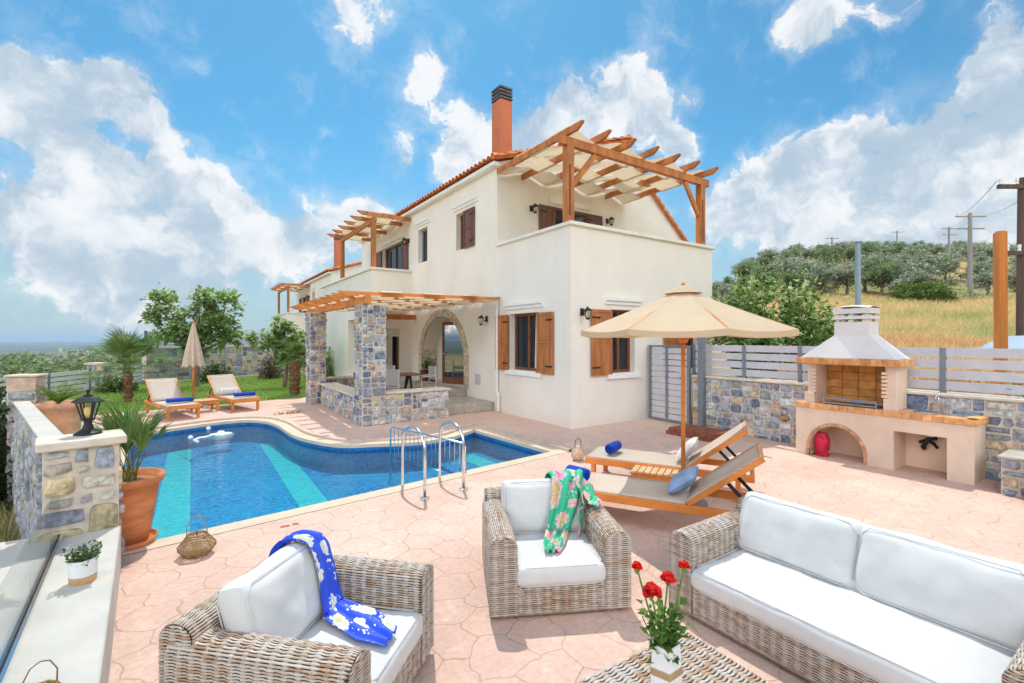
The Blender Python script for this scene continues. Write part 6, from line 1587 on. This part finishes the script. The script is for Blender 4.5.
def pinnate(mb, base, az, el, L_, n_=22, w=.008, seed=0, cols=((.16, .24, .05),), curve=.9, ll=.28):
    rr = random.Random(seed); d = Vector((math.cos(az), math.sin(az), 0)); pts = []
    for i in range(9):
        t = i / 8; e = el - curve * t; pts.append((pts[-1] if pts else base) + (d * math.cos(e) + Vector((0, 0, math.sin(e)))) * (L_ / 8 if i else 0))
    mb.tube(pts, [w * (1 - .6 * i / 8) for i in range(9)], 5, 0, (.26, .28, .10)); side = d.cross(Vector((0, 0, 1)))
    for k in range(n_):
        t = .12 + .88 * k / n_; q = t * 8; i = min(7, int(q)); p = pts[i].lerp(pts[i + 1], q - i); tg = (pts[i + 1] - pts[i]).normalized(); up_ = side.cross(tg)
        l = L_ * ll * math.sin(PI * (.15 + .8 * t)) ** .7
        for s_ in (-1, 1):
            v = (tg * .75 + side * s_ * .8 + up_ * .35).normalized(); x = tg * w * 1.1; tip = p + v * l - Vector((0, 0, .06 * l)); m1 = p + v * l * .5
            c = tuple(z * rr.uniform(.75, 1.25) for z in rr.choice(cols)); mb.add([p - x, m1 - x * .9, tip, m1 + x * .9], [(0, 1, 2, 3)], 0, c)
def pot_profile(r0, r1, h, rim=.03): return [(r0 * .9, 0), (r0, .004), (r0 + (r1 - r0) * .35, h * .33), (r0 + (r1 - r0) * .72, h * .70), (r1 - .012, h - .075), (r1 + rim * .4, h - .07), (r1 + rim, h - .035), (r1 + rim * .8, h - .005), (r1 + rim * .3, h), (r1 - .02, h - .004), (r1 - .035, h - .05), (.01, h - .06)]
pq = at(126, 545, 4.02); PPOT = Vector((pq.x, pq.y, 0))
po = thing('terracotta_pot', 'tall tapering terracotta pot with saucer at the pool corner beside the lantern pillar', 'plant pot', PPOT)
MB().lathe([(.02, .0), (.19, .0), (.212, .018), (.222, .05), (.21, .05), (.19, .022), (.02, .02)], (0, 0, 0), 36).build('saucer', M['terracotta'], po, smooth=False)
pot_ = MB().lathe([(r, z + .022) for r, z in pot_profile(.155, .245, .56)], (0, 0, 0), 40).build('pot', M['terracotta'], po, smooth=True)
MB().lathe([(.0, .525), (.208, .528)], (0, 0, 0), 24).build('soil', M['soil'], po)
pp = thing('fan_palm', 'young fan palm growing in the tall terracotta pot by the pool', 'palm', PPOT + Vector((0, 0, .53)))
mb = MB(); rr = random.Random(3)
for k in range(22): frond_fan(mb, Vector((rr.uniform(-.07, .07), rr.uniform(-.07, .07), 0)), k * 2.4, rr.uniform(.85, 1.45), rr.uniform(.50, .85), 15, .50, .45, .009, k)
frond_fan(mb, Vector((.02, .0, 0)), R(20), 1.0, .62, 13, .6, .6, .008, 77); frond_fan(mb, Vector((.02, .0, 0)), R(35), 1.15, .66, 12, .5, .6, .008, 78)
mb.build('fronds', M['blade'], pp)
pc = at(58, 470, 6.5); pc.z = 0; po2 = thing('terracotta_pot', 'wide sandy terracotta pot behind the slanting terrace wall', 'plant pot', tuple(pc))
MB().lathe([(.16, 0), (.18, .01), (.215, .30), (.245, .60), (.262, .78), (.29, .80), (.295, .86), (.27, .87), (.245, .84), (.01, .83)], (0, 0, 0), 36).build('pot', mat('sandy_terracotta', (.60, .31, .18), .9, .25, 5, .25, 30), po2, smooth=True); MB().lathe([(0, .832), (.242, .835)], (0, 0, 0), 20).build('soil', M['soil'], po2)
cy_p = thing('cycad', 'small bushy cycad growing in the wide sandy terracotta pot', 'plant', tuple(pc + Vector((0, 0, .84)))); mb = MB()
for k in range(22): pinnate(mb, Vector((0, 0, 0)), k * 2.4, rr.uniform(.7, 1.4), rr.uniform(.28, .42), 18, .006, k, ((.14, .26, .03), (.19, .31, .05), (.10, .20, .03)), .7, .24)
mb.build('fronds', M['blade'], cy_p)

PLP = onl(83, 581); PLP.z = LZ
pt = thing('planter', 'white cylindrical planter with gold base on the pale ledge', 'planter', PLP)
pt.scale = (.82,) * 3
MB().lathe([(.078, .052), (.083, .16), (.084, .165), (.075, .166), (.072, .12), (.01, .118)], (0, 0, 0), 32).build('pot', M['white_paint'], pt, smooth=False)
MB().lathe([(.07, 0), (.075, .002), (.0785, .051), (.02, .051)], (0, 0, 0), 32).build('gold_base', mat('gold_wood', (.58, .35, .16), .45, .1, 20), pt)
pl2 = thing('white_flowers', 'small bushy plant with tiny white flowers in the white planter', 'plant', PLP + Vector((0, 0, .11)))
pl2.scale = (.82,) * 3
def tuft(r_):
    a = r_.uniform(0, 2 * PI); q = .075 * math.sqrt(r_.random()); h = r_.uniform(0, .095); return ((q * math.cos(a) * (1 + h * 4), q * math.sin(a) * (1 + h * 4), h), (math.cos(a) * .6, math.sin(a) * .6, .9))
foliage('leaves', pl2, 340, tuft, .030, cols=((.10, .17, .06), (.16, .23, .10), (.07, .12, .05)), seed=9); foliage('blossoms', pl2, 46, lambda r_: ((lambda c: (tuple(x * 1.08 for x in c[0][:2]) + (.075 + .05 * r_.random(),), (0, 0, 1)))(tuft(r_))), .022, cols=((.78, .76, .74),), seed=10)
mb = MB()
for k in range(24): a = rr.uniform(0, 6.28); mb.tube([(0, 0, -.04), (.03 * math.cos(a), .03 * math.sin(a), .03), (.08 * math.cos(a) * rr.random(), .08 * math.sin(a) * rr.random(), .09)], .0022, 5)
mb.build('stems', M['stem'], pl2)

def wire_lantern(name, label, loc, s=1.0, tilt=0):
    t = thing(name, label, 'lantern', loc, tilt); prof = [(.075, .0), (.115, .05), (.118, .075), (.07, .135), (.062, .15)]; NS = 8
    mb = MB()
    for k in range(NS):
        a = 2 * PI * k / NS; mb.tube([(r * s * math.cos(a), r * s * math.sin(a), z * s) for r, z in prof], .0035 * s, 6)
    for r, z in prof: mb.tube([(r * s * math.cos(2 * PI * k / NS), r * s * math.sin(2 * PI * k / NS), z * s) for k in range(NS)], .004 * s, 6, closed=True)
    mb.build('frame', M['rattan_wire'], t)
    ms = MB(); ms.lathe([(r * s * .985, z * s) for r, z in prof], (0, 0, 0), NS); fo = [f for f in ms.f]; ms.f = fo[:-1]; ms.m = ms.m[:-1]; ms.c = ms.c[:-1]
    ms.build('mesh_shell', M['mesh'], t)
    MB().lathe([(.03 * s, .004), (.03 * s, .11 * s), (.004, .115 * s)], (0, 0, 0), 14).build('candle', mat('wax', (.72, .55, .34), .6), t)
    MB().tube([(.060 * s, 0, .15 * s), (.062 * s, 0, .21 * s), (.035 * s, 0, .265 * s), (0, 0, .28 * s), (-.035 * s, 0, .265 * s), (-.062 * s, 0, .21 * s), (-.060 * s, 0, .15 * s)], .0035 * s, 6).build('handle', M['rattan_wire'], t, smooth=True)
    return t
m = bpy.data.materials.new('wire_mesh'); m.use_nodes = True; t_ = m.node_tree; b_ = t_.nodes['Principled BSDF']; b_.inputs['Base Color'].default_value = (.40, .25, .12, 1); b_.inputs['Roughness'].default_value = .55
tr_ = N(t_, 'ShaderNodeBsdfTransparent'); mx_ = N(t_, 'ShaderNodeMixShader'); tcx = N(t_, 'ShaderNodeTexCoord'); br = N(t_, 'ShaderNodeTexVoronoi', feature='DISTANCE_TO_EDGE'); br.inputs['Scale'].default_value = 110; t_.links.new(tcx.outputs['Object'], br.inputs['Vector'])
t_.links.new(math_(t_, 'LESS_THAN', br.outputs['Distance'], .13), mx_.inputs[0]); t_.links.new(tr_.outputs[0], mx_.inputs[1]); t_.links.new(b_.outputs[0], mx_.inputs[2]); t_.links.new(mx_.outputs[0], t_.nodes['Material Output'].inputs[0]); M['mesh'] = m
p = at(197, 553, 3.82); wire_lantern('wire_lantern', 'bronze wire basket lantern standing on the paving at the near pool edge', (p.x, p.y, .0), 1.12)
p = onl(40, 722); wire_lantern('wire_lantern', 'bronze wire basket lantern on the pale ledge at the bottom left corner', (p.x, p.y, LZ), .80, R(30))

# outdoor lantern on the pillar
p = at(88, 434, 3.62); la = thing('outdoor_lantern', 'black coach lantern with amber glass on top of the near stone pillar', 'lantern', (p.x, p.y, 1.016)); la.scale = (.86, .86, .86)
MB().lathe([(.098, 0), (.10, .008), (.085, .018), (.045, .045), (.028, .09), (.032, .105), (.026, .112), (.05, .125), (.052, .135), (.02, .137)], (0, 0, 0), 24).build('base', M['iron'], la, smooth=True)
MB().lathe([(.042, .137), (.080, .285)], (0, 0, 0), 6).build('glass', M['lamp_glass'], la)
mb = MB()
for k in range(6): a = 2 * PI * k / 6; mb.bar((.043 * math.cos(a), .043 * math.sin(a), .137), (.083 * math.cos(a), .083 * math.sin(a), .287), .010, .010)
mb.build('cage', M['iron'], la); MB().lathe([(.02, .282), (.112, .284), (.115, .292), (.07, .325), (.035, .335), (.03, .35), (.012, .355), (.010, .375), (.018, .385), (.0, .40)], (0, 0, 0), 6).build('roof', M['iron'], la)
MB().tube([(0, 0, .335), (.012, 0, .40), (.03, 0, .415), (.035, 0, .40)], .005, 6).build('finial', M['iron'], la); MB().lathe([(.012, .14), (.026, .18), (.030, .22), (.012, .25), (.0, .255)], (0, 0, 0), 12).build('bulb', M['bulb'], la, smooth=True)
# dark planter beside the arched door
dpt = thing('door_planter', 'square dark red planter beside the entrance door under the arch', 'planter', (-.15, 6.35, .42)); MB().prism([(-.17, -.17, 0), (.17, -.17, 0), (.17, .17, 0), (-.17, .17, 0)], (0, 0, .33)).box((-.19, -.19, .33), (.19, .19, .36)).build('box', mat('dark_red_planter', (.14, .03, .025), .5, .1, 9), dpt)
dpl = thing('door_plant', 'small leafy houseplant in the dark red planter by the door', 'plant', (-.15, 6.35, .78)); foliage('leaves', dpl, 130, lambda r_: ((r_.gauss(0, .09), r_.gauss(0, .09), abs(r_.gauss(.14, .1))), (r_.gauss(0, 1), r_.gauss(0, 1), .7)), .10, cols=GREENS, seed=12); MB().tube([(0, 0, -.05), (.02, .01, .08), (0, 0, .22)], .012, 6).build('stem', M['stem'], dpl)

# dry leaves dropped on the paving by the pool
for i, (px, py, c) in enumerate(((284, 414, (.40, .22, .12)), (293, 413, (.26, .22, .07)))):
    p = at(px, py, CAMZ * 473 / (py - 338)); rr2 = random.Random(i); V, F, Cc = leaf_cloud(46, lambda r_: ((r_.gauss(0, .11), r_.gauss(0, .03), .012 + abs(r_.gauss(0, .012))), (r_.gauss(0, 1), r_.gauss(0, 1), .1)), .05, cols=(c,), seed=60 + i)
    o = np_mesh('dry_leaves', V, F, M['leaf'], cols=Cc); o.location = (p.x, p.y, 0); tag(o, ('small drift of brown dry leaves on the paving by the far pool curve', 'small drift of olive green dry leaves on the paving by the porch corner')[i], 'leaves')

# ================================================================== TREES
def branch_pts(a, b, bend, rgx, k=5):
    a, b = Vector(a), Vector(b); c = (a + b) / 2 + Vector((rgx.uniform(-bend, bend), rgx.uniform(-bend, bend), rgx.uniform(0, bend)))
    return [a.lerp(c, t / k).lerp(c.lerp(b, t / k), t / k) for t in range(k + 1)]
def tree_mesh(parent, lobes, nleaf, leaf, cols, seed, trunk_h, tr=.1, tname='trunk', surface=.55):
    rgx = random.Random(seed); mb = MB(); top = Vector((rgx.uniform(-.1, .1), rgx.uniform(-.1, .1), trunk_h))
    mb.tube(branch_pts((0, 0, -.1), top, .06, rgx), [tr * (1.15 - .09 * i) for i in range(6)], 9)
    for c, r in lobes:
        c = Vector(c); mb.tube(branch_pts(top, c, .15, rgx), [tr * .6 - tr * .09 * i for i in range(6)], 6)
        for k in range(5):
            d = Vector((rgx.gauss(0, 1), rgx.gauss(0, 1), rgx.gauss(.3, .8))).normalized(); mb.tube(branch_pts(c.lerp(top, .25), c + Vector((d.x * r[0], d.y * r[1], d.z * r[2])) * .8, .08, rgx), [tr * .2 - tr * .032 * i for i in range(6)], 5)
    mb.build(tname, M['bark'], parent, smooth=True)
    vol = [r[0] * r[1] * r[2] for _, r in lobes]; tot = sum(vol)
    clumps = []
    for (c, r), v in zip(lobes, vol):
        for k in range(max(6, int(nleaf / 42 * v / tot))):
            d = Vector((rgx.gauss(0, 1), rgx.gauss(0, 1), rgx.gauss(0, 1))).normalized(); q = rgx.uniform(.35, 1.0) ** .5 * rgx.uniform(.85, 1.1)
            clumps.append((Vector(c) + Vector((d.x * r[0], d.y * r[1], d.z * r[2])) * q, d, min(r) * rgx.uniform(.18, .34)))
    def rnd(r_):
        c, d, s = r_.choice(clumps); p = c + Vector((r_.gauss(0, s), r_.gauss(0, s), r_.gauss(0, s * .8))); return (p, (d.x, d.y, d.z * .5 + .1))
    V, F, Cc = leaf_cloud(nleaf, rnd, leaf, cols=cols, seed=seed + 1); np_mesh('crown', V, F, M['leaf'], parent, cols=Cc)
BRIGHT = ((.32, .47, .14), (.40, .55, .20), (.25, .38, .11), (.50, .61, .30), (.17, .27, .08))
p = Vector((-5.94, 13.83, 0)); t = thing('broadleaf_tree', 'green broadleaf tree with upright lobes in front of the back stone wall', 'tree', tuple(p))
tree_mesh(t, [((-.95, .2, 2.65), (.50, .5, .76)), ((-.70, -.2, 1.95), (.55, .5, .5)), ((.10, .1, 2.65), (.50, .5, .82)), ((.85, -.2, 2.70), (.48, .48, .72)), ((.45, .0, 1.85), (.6, .5, .5)), ((0, 0, 1.65), (.6, .5, .45)), ((1.15, -.5, 1.75), (.38, .3, .3))], 5200, .175, BRIGHT, 5, 1.15, .085)
p = at(284, 380, 17.0); t = thing('broadleaf_tree', 'lower bushy broadleaf tree at the right end of the lawn behind the palm', 'tree', (p.x, p.y, 0))
tree_mesh(t, [((-.70, 0, 1.75), (.34, .34, .34)), ((.05, .1, 1.6), (.48, .4, .5)), ((-.05, .1, 2.15), (.28, .28, .36)), ((.60, 0, 1.5), (.40, .4, .48)), ((.35, -.3, 1.05), (.42, .35, .35))], 2600, .17, BRIGHT, 15, .9, .07)
p = Vector((4.35, -1.65, 0)); t = thing('broadleaf_tree', 'large leafy mulberry tree behind the fence right of the villa', 'tree', (p.x, p.y, ground_h(p.x, p.y))); t.scale = (.74, .74, .90)
tree_mesh(t, [((-.1, .3, 2.05), (.75, .85, .80)), ((-.8, .7, 1.75), (.7, .8, .75)), ((.6, -.6, 1.75), (.8, .75, .8)), ((-.5, -.15, 1.25), (.8, .8, .55)), ((-1.0, .1, 1.05), (.5, .8, .5)), ((.2, -1.0, 1.35), (.6, .5, .6))], 7500, .16, BRIGHT + ((.08, .17, .03),), 25, .95, .1)
def palm_tree(label, loc, h, r, nf, L_, seed, fan=True):
    t = thing('palm_tree', label, 'palm', loc); mb = MB(); rr = random.Random(seed); n_ = 14
    mb.lathe([(r * (1.15 if i % 2 else .95) * (1 + .15 * (i / n_)), h * i / n_) for i in range(n_ + 1)], (0, 0, 0), 12)
    for k in range(60): a = rr.uniform(0, 6.28); z = rr.uniform(.05, h); mb.bar((r * .9 * math.cos(a), r * .9 * math.sin(a), z), (r * 1.5 * math.cos(a), r * 1.5 * math.sin(a), z + .08), .03, .012)
    mb.build('trunk', M['palm_bark'], t); cr = MB()
    for k in range(nf):
        el = rr.uniform(-.15, 1.45); frond_fan(cr, Vector((0, 0, h)), k * 2.4 + rr.uniform(-.2, .2), el, L_ * rr.uniform(.8, 1.1), 22, 1.15, .45, .018, seed + k, droop=.22)
    cr.build('crown', M['blade'], t); return t
palm_tree('green fan palm standing left of the first lounger across the pool', (-7.50, 9.65, 0), .80, .085, 30, 1.5, 7)
palm_tree('short shaggy palm on the lawn beside the porch column', (-3.42, 8.95, 0), 1.0, .13, 24, .75, 9)
# shrubs against the back wall
def shrub(name, label, loc, r, n_, leaf, cols, seed):
    t = thing(name, label, 'shrub', loc)
    def rnd(r_):
        d = Vector((r_.gauss(0, 1), r_.gauss(0, 1), abs(r_.gauss(0, 1)))).normalized(); q = r_.random() ** .4; k = 1 + .25 * mnoise.noise(d * 2.2 + Vector((seed, 0, 0))); return (Vector((d.x * r[0], d.y * r[1], d.z * r[2] + .05)) * q * k, d)
    foliage('foliage', t, n_, rnd, leaf, cols=cols, seed=seed); mb = MB(); rr = random.Random(seed)
    for k in range(9): a = rr.uniform(0, 6.28); mb.tube([(0, 0, -.05), (r[0] * .3 * math.cos(a), r[1] * .3 * math.sin(a), r[2] * .4), (r[0] * .7 * math.cos(a), r[1] * .7 * math.sin(a), r[2] * .75)], [.02, .014, .006], 5)
    mb.build('stems', M['bark'], t); return t
p = at(271, 385, 20.5); shrub('dry_shrub', 'brownish half dry shrub against the back stone wall', (p.x, p.y, 0), (.5, .4, .95), 1300, .10, ((.20, .13, .07), (.16, .16, .06), (.24, .17, .10)), 41)
p = at(216, 388, 18.6); shrub('green_shrub', 'low dark green shrub at the foot of the back stone wall', (p.x, p.y, 0), (.6, .4, .7), 1100, .10, ((.07, .12, .03), (.05, .09, .03)), 42)
p = at(332, 372, 19.5); shrub('green_shrub', 'rounded green bush seen between the two porch columns', (p.x, p.y, 0), (1.1, .8, 1.25), 2600, .12, BRIGHT, 43)
p = at(117, 393, 15.4); shrub('green_shrub', 'low green shrub on the lawn left of the fan palm', (p.x, p.y, 0), (.55, .5, .42), 900, .10, ((.08, .15, .03), (.11, .19, .04)), 44)
p = at(1020, 385, 4.9); shrub('green_shrub', 'leafy branches hanging over the slat fence at the right edge', (2.62, -5.62, ground_h(2.62, -5.62)), (.32, .32, 1.0), 420, .08, BRIGHT, 45)
p = at(-6, 455, 6.6); g0 = ground_h(p.x, p.y); shrub('dark_bush', 'dark green bush growing below the terrace wall at the left edge', (p.x, p.y, g0), (.85, .8, 1.0 - g0), 7000, .10, ((.045, .075, .03), (.06, .10, .035), (.10, .13, .07)), 46)

# olive trees: a few crowns shared by many trees
OL = ((.33, .38, .25), (.41, .45, .32), (.25, .30, .19), (.50, .53, .41), (.17, .21, .11))
DK = ((.18, .26, .11), (.24, .32, .13), (.12, .18, .08), (.30, .38, .17))
def olive(seed, cols, n_=2300, leaf=.26):
    t = thing('olive_tree', 'grey green olive tree among many on the hillside', 'tree', (0, 0, 0), 0, 'olive trees on the hillside'); rr = random.Random(seed)
    lobes = [((rr.uniform(-1.1, 1.1), rr.uniform(-1.1, 1.1), rr.uniform(1.5, 2.9)), (rr.uniform(.8, 1.3), rr.uniform(.8, 1.3), rr.uniform(.6, 1.0))) for k in range(6)] + [((0, 0, 2.3), (1.3, 1.3, 1.1))]
    tree_mesh(t, lobes, n_, leaf, cols, seed, 1.0, .16); return t
protos = [olive(s, OL if s % 3 else DK) for s in range(60, 66)]
rg = random.Random(77); spots = []
def try_spot(xc, yc, dmin):
    p = Vector((CAMX, CAMY, 0)) + RGT * xc + FWD * yc
    if any((p.x - q[0]) ** 2 + (p.y - q[1]) ** 2 < dmin ** 2 for q in spots): return
    spots.append((p.x, p.y))
k = 0
while len(spots) < 200 and k < 16000:
    k += 1; yc = 44 + 88 * rg.random() ** .9; ra = rg.uniform(.34, 1.20)
    if mnoise.noise(Vector((ra * 9, yc * .06, 5))) < -.34 and yc > 60: continue
    if yc < 56 and ra > .92 and rg.random() < .5: continue
    try_spot(ra * yc, yc, 3.1)
nh = len(spots)
k = 0
while len(spots) < nh + 96 and k < 9000:
    k += 1; yc = 16 + 75 * rg.random() ** 1.5; ra = rg.uniform(-1.25, -.42) if rg.random() < .8 else rg.uniform(-2.6, -1.25)
    p = Vector((CAMX, CAMY, 0)) + RGT * ra * yc + FWD * yc
    if in_plot(p.x, p.y, 2.5) or (p.y < 24 and p.x > -11.5): continue
    try_spot(ra * yc, yc, 2.9)
for i, (x, y) in enumerate(spots):
    pr_ = protos[i % 6]; o = pr_ if i < 6 else copy_tree(pr_)
    s = rg.uniform(.62, 1.05)
    xc, yc = view(x, y); zz = ground_h(x, y)
    if i >= nh:
        want = CAMZ - .010 * yc - rg.uniform(.0, .045) * min(yc, 25); s = max(.45, min(1.5, (want - zz) / 3.9)); o['label'] = 'olive tree in the grove below the terrace on the left'; o['group'] = 'olive trees in the grove on the left'
    o.location = (x, y, zz - .05); o.rotation_euler = (0, 0, rg.uniform(0, 6.28)); o.scale = (s * rg.uniform(.9, 1.2), s * rg.uniform(.9, 1.2), s)
# bright bushy shrub at the edge of the dry field
p = at(922, 309, 42.5); shrub('broom_bush', 'wide bright green bush where the dry field meets the olive trees', (p.x, p.y, ground_h(p.x, p.y)), (3.6, 2.2, 1.9), 4600, .30, ((.14, .20, .04), (.18, .25, .05), (.10, .16, .035)), 51)
# low scrub between the olives
V = []; F = []; Cc = []; rs_ = random.Random(91); k = 0
while k < 300:
    yc = 43.5 + 86 * rs_.random() ** 1.1; ra = rs_.uniform(.33, 1.22); p = Vector((CAMX, CAMY, 0)) + RGT * ra * yc + FWD * yc
    if yc > 47 and mnoise.noise(Vector((ra * 7, yc * .05, 9))) < -.18: continue
    k += 1; r = rs_.uniform(.5, 1.25); h = r * rs_.uniform(.7, 1.1); z = ground_h(p.x, p.y); cols_ = OL if rs_.random() < .6 else DK
    def rnd(r_, p=p, r=r, h=h, z=z):
        d = Vector((r_.gauss(0, 1), r_.gauss(0, 1), abs(r_.gauss(0, 1)))).normalized(); q = r_.random() ** .35
        return (Vector((p.x + d.x * r * q, p.y + d.y * r * q, z + d.z * h * 1.5 * q)), d)
    v, f, c = leaf_cloud(70, rnd, .30, cols=cols_, seed=k); b_ = len(V); V += v; F += [tuple(b_ + i for i in q) for q in f]; Cc += c
tag(np_mesh('scrub', V, F, M['leaf'], cols=Cc), 'low grey green scrub filling the gaps between the hillside olives', 'scrub', kind='stuff')


# air over the whole scene: far land and sea fade to blue
hm = bpy.data.materials.new('air'); hm.use_nodes = True; t_ = hm.node_tree; t_.nodes.clear()
ho = N(t_, 'ShaderNodeOutputMaterial'); hv = N(t_, 'ShaderNodeVolumePrincipled'); hv.inputs['Color'].default_value = (.62, .80, 1.0, 1); hv.inputs['Density'].default_value = HAZE; hv.inputs['Anisotropy'].default_value = .2
t_.links.new(hv.outputs[0], ho.inputs['Volume'])
hz_ = MB().box((-54500, -54500, -81), (54500, 54500, 46)).build('haze', hm); tag(hz_, kind='stuff', label='thin blue haze over the far land and sea')
